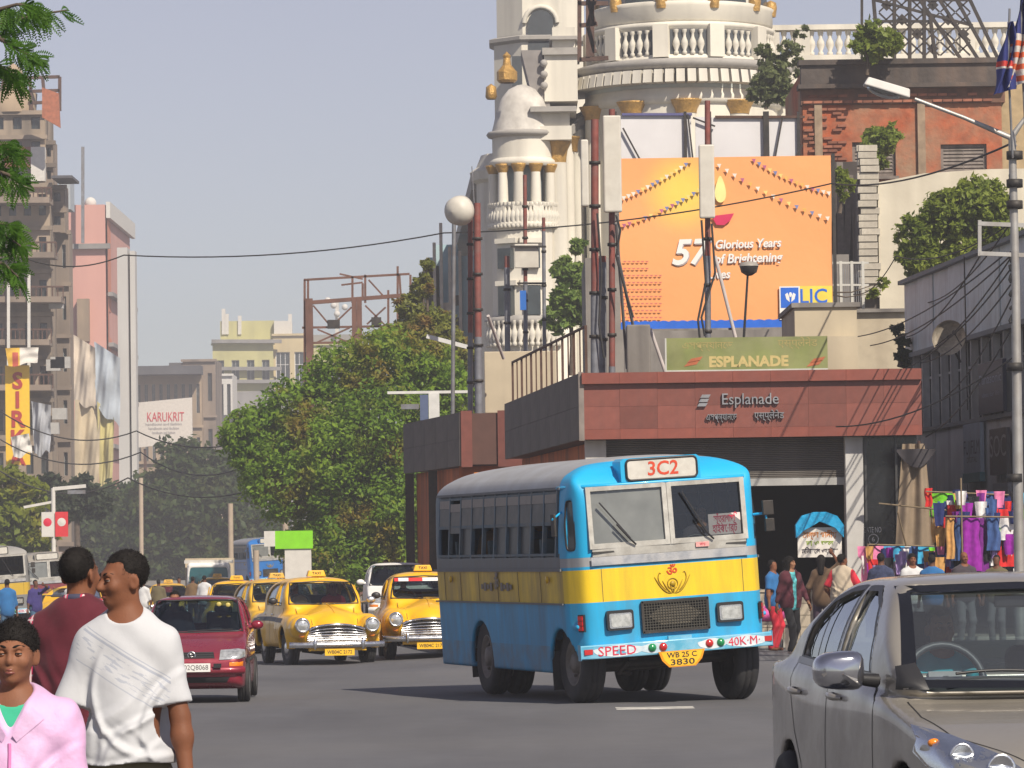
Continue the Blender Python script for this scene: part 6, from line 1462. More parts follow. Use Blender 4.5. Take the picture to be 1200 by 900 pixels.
 zs = az(560, Y0 + .5,930); k = 22; sl = M('shutter_slat',(.16,.145,.13), rough=.6, metal=.3, var=.2, scale=3, streak=((.08,.07,.06),.5,2)); hh = (zb - zs) / k
 sm = MB().add([(-1,0,-hh / 2),(1,0,-hh / 2),(1,-.022,-hh * .2),(-1,-.022,-hh * .2),(1,-.022, hh * .2),(-1,-.022, hh * .2),(1,0, hh / 2),(-1,0, hh / 2)],[(0,1,2,3),(3,2,4,5),(5,4,6,7)]).mesh('shutter_slat', sl)
 sw = (cx0 - x0 - .5) / 2; rs = MB().b(x0 + .45, cx0, Y0 + .62, Y0 + .66, zs, zb).build('roller_shutter', sl, st)
 for i in range(k):
  o = link('shutter_slat', sm, rs,(x0 + .45 + (cx0 - x0 - .45) / 2, Y0 + .60, zs + hh * (i + .5))); o.scale = ((cx0 - x0 - .45) / 2,1,1)
 MB().b(x0 + .45, cx0, Y0 + .56, Y0 + .66, zs - .14, zs).build('shutter_bar', M('shutter_bar',(.36,.36,.35), rough=.6, var=.2), rs)
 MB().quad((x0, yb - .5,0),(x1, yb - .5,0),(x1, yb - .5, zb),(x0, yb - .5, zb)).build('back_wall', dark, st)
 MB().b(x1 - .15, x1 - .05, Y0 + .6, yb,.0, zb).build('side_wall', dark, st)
 # orange side wall under the side fascia, set back, with two small openings
 o0 = Vector((x0 + .35, Y0 + .8,.13)); d2 = Vector((xb - x0, yb - Y0 - 1,0)); a2 = math.atan2(d2.y, d2.x)
 Ls = d2.length; hw = zb - .13
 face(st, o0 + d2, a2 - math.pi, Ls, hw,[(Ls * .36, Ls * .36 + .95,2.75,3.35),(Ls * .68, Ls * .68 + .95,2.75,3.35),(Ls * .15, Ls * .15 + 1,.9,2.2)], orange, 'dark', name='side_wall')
 MB().b(x0 + .5, x1 - .2, Y0 + .8, yb - .6,.09,.135).build('hall_floor', M('hall_floor',(.12,.11,.10), rough=.6), st)
 # glazed black bay at the side of the column
 gx0, gx1 = cx1 + .0, x1 - .06
 MB().b(gx0, gx1, Y0 + .55, Y0 + .60,.13, zb).build('black_panel', M('black_gloss',(.012,.013,.015), rough=.18, var=.3), st)
 for x in (gx0 + .04, gx0 + .62): MB().b(x, x + .04, Y0 + .50, Y0 + .56,.13, zb).build('panel_strip', M('panel_strip',(.10,.10,.10), rough=.4, metal=.6), st)
 text('gate_number', 'GATE NO', white_paint, st,(ax(1022, Y0 + .5), Y0 + .53, az(621, Y0,1022)),.15, width=.34)
 gn = text('gate_number', '6', white_paint, st,(ax(1023, Y0 + .5), Y0 + .53, az(632, Y0,1022)),.13)
 MB().tube([(ax(1023, Y0 + .5) + .095 * math.cos(t), Y0 + .535, az(632, Y0,1022) + .095 * math.sin(t)) for t in np.linspace(0,2 * math.pi,25)],.010,5, cap=False).build('ring', white_paint, st)
 # cream tiled plinth of steps in front of the hall
 tile = M('cream_tile',(.44,.38,.29), rough=.6, var=.15, scale=4, rnd=.10, dirt=((.25,.21,.16),.5,2)); px0, px1 = ax(840, Y0 - 2.2), ax(1012, Y0 - 2.2); nt_ = 9
 MB().b(px0, px1, Y0 - 2.1, Y0 - .4,.13,.99).build('plinth', M('plinth_mortar',(.30,.26,.21), rough=.9), st)
 tm = MB().box((0,0,0),((px1 - px0) / nt_ - .012,.03,.205)).mesh('tile', tile)
 for i in range(nt_):
  for j in range(4): link('tile', tm, st,(px0 + (px1 - px0) * (i + .5) / nt_, Y0 - 2.115 + rng.uniform(-.003,.003),.13 + .215 * (j + .5)))
 MB().b(px0 - .03, px1 + .03, Y0 - 2.16, Y0 - .4,.99,1.03).build('plinth_coping', tile, st)
 return st, x0, x1, zt, zb
STN, SX0, SX1, SZT, SZB = make_station()
# the second, lower entrance block further down the street
def make_block():
 st = T('station_annexe', 'grey clad flat roofed station annexe on orange walls beyond the bus', 'building',(0,0,0))
 Y0, Y1 = 100.0,108.5; xa, xb = ax(541, Y0), ax(475, Y1); zt, zb = az(483, Y0,540), az(546, Y0,540)
 slate = _mats['grey_side_cladding']; gran = _mats['red_granite']; orange = _mats['orange_wall']
 MB().prism([(xa, Y0),(xa + 3.6, Y0 + .4),(xa + 3.6, Y1),(xb, Y1)], zb + .03, zt - .03, plane='xy').build('roof_slab', M('granite_backing',(.10,.05,.04)), st)
 dv = Vector((xb - xa, Y1 - Y0,0)); L = dv.length; ang = math.atan2(dv.y, dv.x); m = 5
 sp = MB().box((0,0,0),(L / m - .01,.06,(zt - zb) / 2 - .006)).mesh('slate_panel', slate)
 for i in range(m):
  for j in range(2):
   c = Vector((xa, Y0,0)) + dv * ((i + .5) / m); link('slate_panel', sp, st,(c.x, c.y, zb + (zt - zb) * (j + .5) / 2),(0,0, ang))
 for i in range(5): MB().box((xa + .14 + .72 * i + .36 * (i > 0), Y0 - .01 + .08 * i,(zt + zb) / 2),(.26 if i == 0 else .70,.08, zt - zb + .06)).build('granite_panel', gran, st)
 MB().b(xa - .05, xa + 1.8, Y0 + .3, Y0 + .4,.13, zb).build('front_wall', orange, st)
 MB().b(xa + .3, xa + .9, Y0 + .22, Y0 + .30, zb - 1.1, zb - .15).build('patch_panel', M('patch_orange',(.80,.25,.02), rough=.7, var=.2), st)
 d2 = dv * .94; face(st, Vector((xa + .2, Y0 + .5,.13)) + d2, ang - math.pi, d2.length, zb - .13,[(2,3,1,2.2)], orange, 'dark', name='side_wall')
 for t in (.55,.98): MB().b(xa + dv.x * t - .02, xa + dv.x * t + .2, Y0 + dv.y * t, Y0 + dv.y * t + .2,.0, zb).build('post', darkmetal, st)
 return zt
BZT = make_block()
# things on the station roof
mat_green = M('green_sign',(.20,.23,.07), rough=.55, var=.25, scale=2.5, streak=((.30,.27,.14),.5,2.0), dirt=((.30,.30,.16),.5,1.2))
sg = T('station_sign', 'faded green board reading ESPLANADE on the station roof', 'sign',(0,0,0)); yS = 80.5
gx0, gx1, gz0, gz1 = ax(784, yS), ax(973, yS), SZT + .02, az(395, yS,880)
MB().b(gx0, gx1, yS, yS + .10, gz0, gz1).build('board', mat_green, sg)
fm = MB().b(gx0 - .03, gx0, yS - .015, yS + .11, gz0, gz1).b(gx0, gx1, yS - .015, yS + .11, gz0 - .03 + .03, gz0 + .03)
fm.build('frame', M('sign_edge',(.55,.55,.5), rough=.5, metal=.3), sg)
ly = M('sign_cream',(.52,.42,.17), rough=.6, var=.15, scale=12); lf = M('sign_faded',(.36,.30,.11), rough=.6, var=.3, scale=20)
text('lettering', 'ESPLANADE', ly, sg,(ax(880, yS), yS - .004, az(424, yS,880)),.27, bold=.012, width=1.50)
text('lettering', 'এসপ্ল্যানেড', lf, sg,(ax(832, yS), yS - .004, az(405, yS,832)),.19, width=.95); text('lettering', 'एस्प्लेनेड', lf, sg,(ax(938, yS), yS - .004, az(402, yS,938)),.19, width=.75)
rdm = M('sign_red',(.45,.13,.05), rough=.6, var=.2)
for px in (814,958):
 cx, cz = ax(px, yS), az(424, yS, px)
 for k in range(2): MB().prism([(cx - .16 + .06 * k, cz - .09 + .07 * k),(cx + .08 + .06 * k, cz - .05 + .07 * k),(cx + .14 + .06 * k, cz + .03 + .07 * k),(cx - .08 + .06 * k, cz - .01 + .07 * k)], yS - .006, yS - .001).build('emblem', rdm, sg)
cream = M('cream_render',(.50,.43,.31), rough=.85, var=.10, scale=1.5, streak=((.28,.24,.18),.45,1.5))
bx = T('roof_room', 'cream rendered stair head on the station roof beside the green board', 'building',(0,0,0)); yR = 83.0
MB().b(ax(935, yR), ax(1008, yR), yR, yR + 4, SZT - .04, az(360, yR,970)).build('wall', cream, bx); MB().b(ax(935, yR) - .06, ax(1008, yR) + .06, yR - .06, yR + 4, az(360, yR,970), az(360, yR,970) + .09).build('coping', concrete, bx)
MB().b(ax(973, yR - .8), ax(1009, yR - .8), yR - .7, yR - .01, SZT - .04, az(396, yR,990)).build('low_wall', cream, bx)
pc = MB().box((0,0,.0),(.46,.46,1.04)).build('concrete_stub', concrete, None,(ax(751,82.5),82.5, SZT + .50), bevel=.03); tag(pc, 'stained concrete column stub standing on the station roof', 'pillar')
# railing along the side edge of the roof
rl = T('roof_railing', 'rusty iron railing along the shaded edge of the station roof', 'railing',(0,0,0)); a, b = Vector((SX0 + .1, Y_ := 80.4, SZT - .05)), Vector((ax(603,95),95, SZT - .05)); hr = .95
MB().bar(a + Vector((0,0, hr)), b + Vector((0,0, hr)),.05,.04).build('top_rail', rust_iron, rl)
for i in range(15):
 q = a.lerp(b, i / 14); MB().bar(q, q + Vector((0,0, hr - .02)),.05 if i % 2 == 0 else .03,.05 if i % 2 == 0 else .03).build('post' if i % 2 == 0 else 'baluster', rust_iron, rl)
# masts with panel antennas
redp = M('mast_red',(.21,.055,.042), rough=.6, var=.3, scale=5, dirt=((.16,.12,.11),.5,3)); greyp = M('mast_grey',(.20,.21,.24), rough=.55, metal=.2, var=.25, scale=5, dirt=((.10,.08,.07),.5,3))
ant_white = M('antenna_white',(.60,.57,.50), rough=.5, var=.08, dirt=((.4,.36,.3),.4,3))
def mast(px, Y, ytop, label, ybot, rpx=4.5, ysplit=None, zb=None, lean=0, group='masts on the station roof', extras=()):
 r = rpx * Y / FPX; zb_ = SZT - .05 if zb is None else zb; b = Vector((ax(px, Y, ybot), Y, zb_)); t = Vector((ax(px + lean, Y, ytop), Y, az(ytop, Y, px)))
 m = T('antenna_mast', label, 'mast', b,0, group); tt = t - b; sp = .5 if ysplit is None else max(.05, min(.95,(az(ysplit, Y, px) - b.z) / tt.z))
 MB().tube([(0,0,0), tt * sp], r,10).build('lower_tube', greyp, m); MB().tube([tt * sp, tt], r * .92,10).build('upper_tube', redp, m)
 n = max(3, int(tt.length / .8))
 for i in range(1, n): MB().lathe([(r * 1.0,-.03),(r * 1.35,-.03),(r * 1.35,.03),(r * 1.0,.03)], tt * (i / n),10).build('clamp', darkmetal, m)
 return m, b, tt
def panel_antenna(m, b, px0, px1, y0, y1, Y, depth=.16):
 x0, x1 = ax(px0, Y, y0), ax(px1, Y, y0); z0, z1 = az(y1, Y, px0), az(y0, Y, px0); r_ = MB().box((0,0,0),(x1 - x0, depth, z1 - z0))
 return r_.build('antenna_panel', ant_white, m,((x0 + x1) / 2 - b.x, Y - .2 - b.y,(z0 + z1) / 2 - b.z), bevel=.03)
m1, b1, t1 = mast(697,82.0,140, 'red over grey steel mast with a small white panel at its shaded side',432,5.0,345); panel_antenna(m1, b1,680,689,165,243,82.0)
m2, b2, t2 = mast(717,82.2,128, 'red steel mast carrying the long cream panel beside the orange hoarding',432,4.0,430); panel_antenna(m2, b2,706,727,137,250,82.2)
m3, b3, t3 = mast(829,81.6,118, 'thin mast carrying the cream panel in front of the orange hoarding',396,3.6,300); panel_antenna(m3, b3,818,836,171,257,81.6)
m4, b4, t4 = mast(706,82.6,300, 'short grey steel tube between the two red masts',432,4.6,300);
for k,(pa, pb) in enumerate((((722,262),(735,368)),((724,300),(753,372)))):
 pole_between('strut',['thin grey strut leaning by the red mast', 'pale strut leaning from the red mast to the roof'][k], 'strut', at(*pa,82.0), at(pb[0],432,83.5),.03, grey_steel)
for k,(pa, pb, Y) in enumerate((((838,300),(873,392),82.6),((762,385),(783,434),83.5))):
 pole_between('strut',['pale strut bracing the thin mast before the hoarding', 'pale strut between the concrete stub and the green board'][k], 'strut', at(*pa, Y), Vector((ax(pb[0], Y, pb[1]), Y, SZT - .03)),.035, M('pale_strut',(.50,.45,.43), rough=.7))
for k,(P) in enumerate(([(834,262),(838,320),(828,352),(822,372),(826,394)],[(822,258),(827,330),(818,375),(820,396)],[(722,252),(727,270),(722,300),(730,330),(742,372)],[(700,250),(705,320),(702,380),(708,420)])):
 q = [at(a_, b_,81.4 if k < 2 else 81.8) for a_, b_ in P]; o_ = q[0]; w = MB().tube([v - o_ for v in q],.022,6).build('feeder_cable', black, None, o_)
 tag(w,['looped black cable hanging from the panel on the thin mast', 'straighter black cable below the panel on the thin mast', 'black cable curling down beside the red mast', 'black cable running down between the paired masts'][k], 'cable')
lp = T('roof_lamp', 'black lamp post with a shallow dome head in front of the orange hoarding', 'lamp',(ax(868,82.4,395),82.4, SZT - .04)); hz_ = az(312,82.4,877) - SZT
MB().tube([(0,0,0),(ax(878,82.4) - ax(868,82.4),0, hz_)],[.03,.022],8).build('pole', blackpaint, lp)
MB().lathe([(.0,.10),(.16,.07),(.19,.0)],(ax(879,82.4) - ax(868,82.4),0, hz_ + .04),18).build('hood', M('lamp_hood',(.30,.28,.25), rough=.5), lp); MB().lathe([(.185,0),(.15,-.12),(.06,-.18),(.0,-.19)],(ax(879,82.4) - ax(868,82.4),0, hz_ + .04),18).build('bowl', M('lamp_bowl_dark',(.05,.05,.05), rough=.25), lp)
# masts on the annexe, one with a round drum dish
m5, b5, t5 = mast(561,102,238, 'red over grey mast on the annexe roof',475,4.5,395, BZT - .04,-2, 'masts on the annexe roof'); m6, b6, t6 = mast(551,102.4,246, 'slim grey mast carrying the round drum dish',475,3.2,390, BZT - .04,0, 'masts on the annexe roof')
c = at(538,247,101.6) - b6; dr = MB().lathe([(.0,-.30),(.20,-.27),(.32,-.16),(.36,0),(.36,.12),(.0,.14)],(0,0,0),24, axis='y').build('drum_dish', ant_white, m6, c,(R(8),0, R(-35)))
pole_between('roof_pole', 'thin rusty pole before the pale blue building', 'pole', Vector((ax(532,102.6),102.6, BZT - .05)), at(532,258,102.6),.05, grey_steel); pole_between('roof_pole', 'thinnest aerial pole above the drum dish', 'pole', at(556,245,102.2), at(553,195,102.2),.012, grey_steel)
pole_between('strut', 'pale brace leaning from the annexe mast to the cream box', 'strut', at(572,370,102), at(590,420,103),.04, M('pale_strut',(.5,.45,.43)))
cb = MB().box((0,0,0),(1.75,1.6,1.5)).build('roof_box', cream, None,(ax(612,104),104.6, az(448,104,612)), bevel=.02); tag(cb, 'plain cream equipment box on the annexe roof behind the railing', 'box')
m7, b7, t7 = mast(615,110,205, 'thin brown pole with a white square panel before the domed building',430,2.6,330,3.4,0, 'masts behind the railing'); q = at(617,300,109.8) - b7
MB().box(q,(.62,.08,.62)).build('antenna_panel', ant_white, m7, bevel=.02); MB().box(at(613,352,109.8) - b7,(.16,.12,.5)).build('blue_box', M('blue_box',(.02,.14,.5), rough=.5), m7)
m8, b8, t8 = mast(637,110.5,255, 'grey pole standing before the gilt column',430,2.2,250,3.4,0, 'masts behind the railing'); m9, b9, t9 = mast(594,110.8,300, 'short dull pole left of the white square panel',430,3.4,300,3.4,0, 'masts behind the railing')
for k,(pa, pb) in enumerate((((598,289),(640,289)),((606,332),(640,332)))): MB().bar(at(*pa,109.7) - b7, at(*pb,109.7) - b7,.05).build('cross_arm', darkmetal, m7)
# pale gantry lamp between the trees and the annexe
gl_ = T('gantry_lamp', 'pale flat gantry with a blue box on a white post before the tree', 'lamp',(ax(505,112),112,0)); zt_ = az(459,112,500)
MB().b(-1.1,1.1,-.05,.25, zt_ - .05, zt_ + .02).build('arm', M('gantry_white',(.6,.6,.58), rough=.6), gl_); MB().b(-.02,.26,-.08,.1,3.2, zt_ - .05).build('post', M('gantry_white',(.6,.6,.58)), gl_); MB().b(-.25,-.03,-.06,.1, zt_ - .75, zt_ - .08).build('blue_box', M('dull_blue',(.08,.11,.2), rough=.6), gl_); MB().b(-.75,-.28,-.02,.2, zt_ - .45, zt_ - .32).build('tray', grey_steel, gl_)
tl_ = MB().bar((0,0,0), at(553,408,104) - at(500,394,104),.13,.10).build('strip_light', M('gantry_white',(.6,.6,.58)), None, at(500,394,104)); tag(tl_, 'long white strip light slanting above the creeper', 'lamp')
# ------------------------------------------------------------------ the orange hoarding
def make_hoarding():
 Y = 105.0; h = T('hoarding', 'large orange hoarding with a white 57 and a flame above a pink lamp', 'billboard',(0,0,0))
 x0, x1 = ax(726, Y,280), ax(975, Y,280); z1, z0 = az(184, Y,850), az(383, Y,850); W, H = x1 - x0, z1 - z0
 m = M('hoarding_print',(.88,.375,.135), rough=.55, var=.03, scale=1.2, bump=.25, bscale=1.1, bdist=.08); nt = m.node_tree; L = nt.links.new; b = nt.nodes['Principled BSDF']; old = b.inputs['Base Color'].links[0].from_socket
 tc = _n(nt, 'ShaderNodeTexCoord'); vm = _n(nt, 'ShaderNodeVectorMath', operation='DISTANCE'); vm.inputs[1].default_value = (W * .30,0, H * .80); L(tc.outputs['Object'], vm.inputs[0])
 mr = _n(nt, 'ShaderNodeMapRange', interpolation_type='SMOOTHSTEP'); mr.inputs[1].default_value = 1.2; mr.inputs[2].default_value = .15; mr.inputs[4].default_value = .95; L(vm.outputs['Value'], mr.inputs[0])
 x = _n(nt, 'ShaderNodeMix', data_type='RGBA'); L(mr.outputs[0], x.inputs[0]); L(old, x.inputs[6]); x.inputs[7].default_value = (.90,.62,.10,1); L(x.outputs[2], b.inputs['Base Color'])
 MB().grid(lambda u, v: (u * W,-.03 * math.sin(3.3 * u + 2 * v) * math.sin(5 * v), v * H),24,18).build('banner', m, h,(x0, Y, z0))
 MB().b(0, W,.06,.12,0, H).build('backing', M('hoarding_back',(.3,.2,.12), rough=.8), h,(x0, Y, z0))
 wm = M('print_white',(.82,.80,.76), rough=.5, var=.04); gm = M('print_grey',(.42,.36,.36), rough=.5)
 def tx(px, py): return Vector((ax(px, Y, py), Y - .07, az(py, Y, px)))
 tr = Matrix.Rotation(R(-1.2),4, 'Y')
 for mm, dx, dy in ((gm,.025,.01),(wm,0,0)):
  text('print_number', '57', mm, h, tx(806,297) + Vector((dx, dy,-dx)),.86, shear=.28, bold=.02, width=1.02, face=tr); text('print_lettering', 'Glorious Years', mm, h, tx(876,286) + Vector((dx * .5, dy,-dx * .5)),.30, shear=.2, bold=.006, width=1.62, face=tr)
  text('print_lettering', 'of Brightening', mm, h, tx(876,303) + Vector((dx * .5, dy,-dx * .5)),.32, shear=.2, bold=.006, width=1.68, face=tr); text('print_lettering', 'Lives', mm, h, tx(842,322) + Vector((dx * .5, dy,-dx * .5)),.29, shear=.2, bold=.006, width=.55, face=tr)
 fl = MB(); c = tx(844,222); pts = []
 for t in np.linspace(0,2 * math.pi,24, endpoint=False): pts.append((c.x + .13 * math.sin(t) * (1 - .42 * math.cos(t)) , c.z + .33 * math.cos(t)))
 fl.prism(pts, Y - .075, Y - .07).build('print_flame', M('print_flame',(.92,.78,.30), rough=.5), h)
 c = tx(846,258); MB().prism([(c.x - .26, c.z + .10),(c.x + .30, c.z + .16),(c.x + .20, c.z - .02),(c.x + .05, c.z - .13),(c.x - .14, c.z - .12)], Y - .075, Y - .07).build('print_lamp', M('print_pink',(.62,.02,.10), rough=.5), h)
 # bunting: little flags on four strings
 cols = [M('flag_%d' % i, c_, rough=.6) for i, c_ in enumerate(((.75,.70,.62),(.70,.42,.10),(.45,.12,.22),(.18,.22,.42),(.80,.62,.2)))]
 names = ['print_flag_white', 'print_flag_gold', 'print_flag_red', 'print_flag_blue', 'print_flag_yellow']
 for (pa, pb, sag) in (((728,234),(812,188),3),((728,266),(822,222),4),((838,192),(974,258),6),((880,187),(974,228),5)):
  for k in range(15):
   t = (k + .5) / 15; px = pa[0] + (pb[0] - pa[0]) * t; py = pa[1] + (pb[1] - pa[1]) * t + sag * 4 * t * (1 - t); q = tx(px, py); ci = int(rng.integers(0,5)); s = .055
   MB().prism([(q.x - s, q.z + s),(q.x + s, q.z + s),(q.x + s * .2, q.z - s)], Y - .075, Y - .071).build('print_flag', cols[ci], h)
 lm = MB(); prt = M('print_lamps',(.58,.16,.12), rough=.5); yl = M('print_glow',(.90,.58,.16), rough=.5)
 for r in range(9):
  for c_ in range(9 if r > 1 else 6):
   q = tx(732 + c_ * 5.2,306 + r * 8.2); MB().prism([(q.x - .045, q.z),(q.x + .045, q.z),(q.x + .02, q.z - .035),(q.x - .02, q.z - .035)], Y - .075, Y - .071).build('print_row_lamp', prt, h)
 # blue waved border along the foot
 bl = M('print_blue',(.012,.13,.62), rough=.5); vs = []; N = 80
 for i in range(N + 1):
  u = i / N; vs += [(u * W,-.055,-.03),(u * W,-.055,.14 + .035 * abs(math.sin(u * 70)))]
 MB().add(vs,[(2 * i,2 * i + 2,2 * i + 3,2 * i + 1) for i in range(N)]).build('print_border', bl, h,(x0, Y, z0))
 # insurer's panel
 a, b_ = tx(913,336), tx(975,374); MB().b(a.x, a.x + .50, Y - .085, Y - .06, b_.z, a.z).build('print_panel', wm, h); MB().b(a.x + .50, x1 - .02, Y - .084, Y - .06, b_.z + .3, a.z).build('print_panel', M('print_yellow',(.85,.66,.08), rough=.5), h)
 MB().b(a.x + .03, a.x + .47, Y - .09, Y - .085, b_.z + .29, a.z - .03).build('print_square', bl, h); em = MB(); q = tx(926,348)
 for s in (-1,1): em.prism([(q.x + s * .02, q.z - .13),(q.x + s * .10, q.z - .06),(q.x + s * .13, q.z + .06),(q.x + s * .07, q.z + .10),(q.x + s * .03, q.z + .0)], Y - .096, Y - .09)
 em.ball((q.x, Y - .094, q.z + .05),(.04,.004,.06),10,6); em.build('print_hands', wm, h)
 text('print_initials', 'LIC', bl, h, tx(953,348) + Vector((0,-.02,0)),.50, bold=.006, width=.66); text('print_small', 'भारतीय जीवन', bl, h, tx(926,369) + Vector((0,-.022,.0)),.09, width=.40)
 for px in (745,860,955): MB().bar((ax(px, Y + .3), Y + .3,5.2),(ax(px, Y + .3), Y + .3, z1 - .1),.12).build('frame_post', rust_iron, h)
 MB().bar((x0, Y + .24, z0 + .2),(x1, Y + .24, z0 + .2),.1).build('frame_beam', rust_iron, h); MB().bar((x1 + .06, Y, z0 - 2),(x1 + .06, Y, z1 + .05),.08).build('frame_post', darkmetal, h)
 return x0, x1, z0, z1
HX0, HX1, HZ0, HZ1 = make_hoarding()
def make_white_boards():
 Y = 106.0; f = T('white_hoarding', 'blank white hoarding boards in a dark frame above the orange hoarding', 'billboard',(0,0,0)); wb = M('blank_board',(.66,.65,.66), rough=.7, var=.06, scale=1.5)
 z0 = az(190, Y,850)
 for (a, b, t) in ((729,817,134),(822,838,136),(841,903,136),(906,943,136)): MB().b(ax(a, Y), ax(b, Y), Y, Y + .06, z0, az(t + 1, Y,(a + b) / 2)).build('board', wb, f)
 for px in (728,810,839,905,943): MB().bar((ax(px, Y), Y - .06, z0 - .3),(ax(px, Y), Y - .06, az(131, Y, px)),.07 if px != 905 else .14).build('post', darkmetal, f)
 for a, b in (((729,134),(811,134)),((838,137),(943,137))): MB().bar(at(*a, Y - .05), at(*b, Y - .05),.06).build('top_rail', M('rail_blue',(.10,.10,.24), rough=.7) if a[0] < 800 else rust_iron, f)
 for a, b in (((730,150),(750,187)),((917,137),(908,187)),((806,134),(812,187)),((940,170),(930,188)),((838,148),(812,138))): MB().bar(at(*a, Y - .1), at(*b, Y - .1),.04).build('brace', darkmetal, f)
make_white_boards()
# clutter below the hoarding: low stained wall, ledge things
lw = MB().b(ax(735,98), ax(935,98),98,98.4,3.0, az(387,98,830)).build('low_wall', concrete, None); tag(lw, 'low stained parapet below the orange hoarding', 'wall')
# steel sheds filling the ground behind the station so that no gap shows
bk = MB().b(ax(690,112), ax(1000,112),112,118,0, az(300,112,850)).build('rear_building', concrete, None); tag(bk, 'stained grey concrete block behind the orange hoarding', 'building')
# ------------------------------------------------------------------ the white domed building with gilt capitals
def make_domed():
 Y = 170.0; B = T('domed_building', 'ornate white domed building with gilt capitals and balustrades behind the hoarding', 'building',(0,0,0))
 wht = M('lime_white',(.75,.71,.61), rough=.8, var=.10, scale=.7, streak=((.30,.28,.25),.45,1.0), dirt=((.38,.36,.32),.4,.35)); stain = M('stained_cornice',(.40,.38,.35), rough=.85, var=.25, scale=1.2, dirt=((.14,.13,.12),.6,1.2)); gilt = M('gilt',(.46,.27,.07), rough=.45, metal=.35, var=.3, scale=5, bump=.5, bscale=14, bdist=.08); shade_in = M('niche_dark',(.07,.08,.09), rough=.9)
 slate = M('slate_roof',(.27,.25,.24), rough=.85, var=.3, scale=3, dirt=((.14,.13,.12),.5,1.5))
 k = Y / FPX
 # --- corner rotunda
 cx, cy = ax(806, Y,80), Y + 6.2
 kk = cy / FPX
 def X(px): return (px - 806) * kk
 def Z(py): return az(py, cy - 4.2,806)
 rt = lambda prof, nm, m, n=64: MB().lathe([(r * kk, Z(y)) for r, y in prof],(cx, cy,0), n).build(nm, m, B)
 rt([(112,345),(112,118)], 'rotunda_wall', wht); rt([(112,120),(116,118),(117,110),(114,106),(114,101)], 'architrave', wht); rt([(114,102),(114,80),(116,78)], 'frieze', M('blue_frieze',(.42,.46,.45), rough=.85, var=.1))
 rt([(116,80),(126,79),(130,75),(130,70),(124,68),(112,67)], 'cornice', stain); rt([(110,69),(110,64),(107,62),(107,31),(110,29),(111,25),(106,23),(104,22)], 'parapet', wht)
 rt([(104,23),(108,20),(108,4),(110,0),(104,-2),(92,-4),(92,-60)], 'drum', wht); rt([(94,-60),(96,-64),(88,-100),(60,-140),(0,-165)], 'dome', stain)
 n = 40; md = MB().box((0,-.36,0),(.34,.72,15 * kk), taper=(1,.7)).mesh('modillion', wht)
 for i in range(n):
  a = -math.pi / 2 + (i - n / 2 + .5) * math.pi * 1.25 / n; o = link('modillion', md, B,(cx + 114 * kk * math.cos(a), cy + 114 * kk * math.sin(a), Z(89)),(0,0, a + math.pi / 2))
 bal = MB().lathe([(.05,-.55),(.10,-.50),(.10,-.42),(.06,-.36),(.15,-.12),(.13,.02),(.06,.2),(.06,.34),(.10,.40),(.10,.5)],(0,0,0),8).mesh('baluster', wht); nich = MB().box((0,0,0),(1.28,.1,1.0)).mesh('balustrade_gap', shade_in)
 for i in range(-3,4):
  a0 = -math.pi / 2 + i * .58 + .04
  for q in (-1.5,-.5,.5,1.5):
   a = a0 + q * .088; link('baluster', bal, B,(cx + 108.5 * kk * math.cos(a), cy + 108.5 * kk * math.sin(a), Z(47)))
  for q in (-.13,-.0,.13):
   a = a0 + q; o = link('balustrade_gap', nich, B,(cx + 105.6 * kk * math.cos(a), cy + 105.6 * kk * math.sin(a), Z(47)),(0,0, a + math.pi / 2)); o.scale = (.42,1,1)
  a = a0 + .29; MB().box((cx + 108.6 * kk * math.cos(a), cy + 108.6 * kk * math.sin(a), Z(46)),(.62,.5,38 * kk), a + math.pi / 2).build('parapet_pier', wht, B)
  MB().box((cx + 93 * kk * math.cos(a0), cy + 93 * kk * math.sin(a0), Z(-24)),(1.3,.5,1.5), a0 + math.pi / 2).build('drum_window', pane_dark, B); MB().lathe([(.0,.3),(.22,.2),(.26,0),(.2,-.4)],(cx + 106 * kk * math.cos(a), cy + 106 * kk * math.sin(a), Z(-4)),10).build('gilt_boss', gilt, B)
 def capital(px, Y_, y0, y1, rpx): MB().lathe([(rpx * .78 * Y_ / FPX, az(y1, Y_, px)),(rpx * .82 * Y_ / FPX, az(y1 * .7 + y0 * .3, Y_, px)),(rpx * .95 * Y_ / FPX, az(y1 * .35 + y0 * .65, Y_, px)),(rpx * 1.2 * Y_ / FPX, az(y0 + 2, Y_, px)),(rpx * 1.25 * Y_ / FPX, az(y0, Y_, px)),(0, az(y0, Y_, px))],(ax(px, Y_, y0), Y_,0),16).build('capital', gilt, B)
 for i, a in enumerate((-2.75,-2.15,-1.57,-.99)):
  x, y = cx + 112 * kk * math.cos(a), cy + 112 * kk * math.sin(a); MB().lathe([(.42,0),(.40, Z(132))],(x, y,0),16).build('column', wht, B)
  MB().lathe([(.42, Z(132)),(.46, Z(127)),(.62, Z(118)),(.66, Z(116)),(0, Z(116))],(x, y,0),16).build('capital', gilt, B)
 # --- straight wing behind the brick house, with balustrade
 wz = az(70,176,1000); face(B, Vector((cx + 3,176,0)),0,18, wz,[], wht, name='wing_wall')
 MB().b(cx + 3, cx + 21,175.8,176.6, az(34,176,1050), az(28,176,1050)).build('wing_coping', wht, B); MB().b(cx + 3, cx + 21,175.7,176.6, az(74,176,1050), az(64,176,1050)).build('wing_base', wht, B)
 b2 = MB().lathe([(.06,-.55),(.12,-.5),(.12,-.4),(.07,-.34),(.17,-.1),(.15,.05),(.07,.22),(.12,.4),(.12,.52)],(0,0,0),8).mesh('baluster', wht)
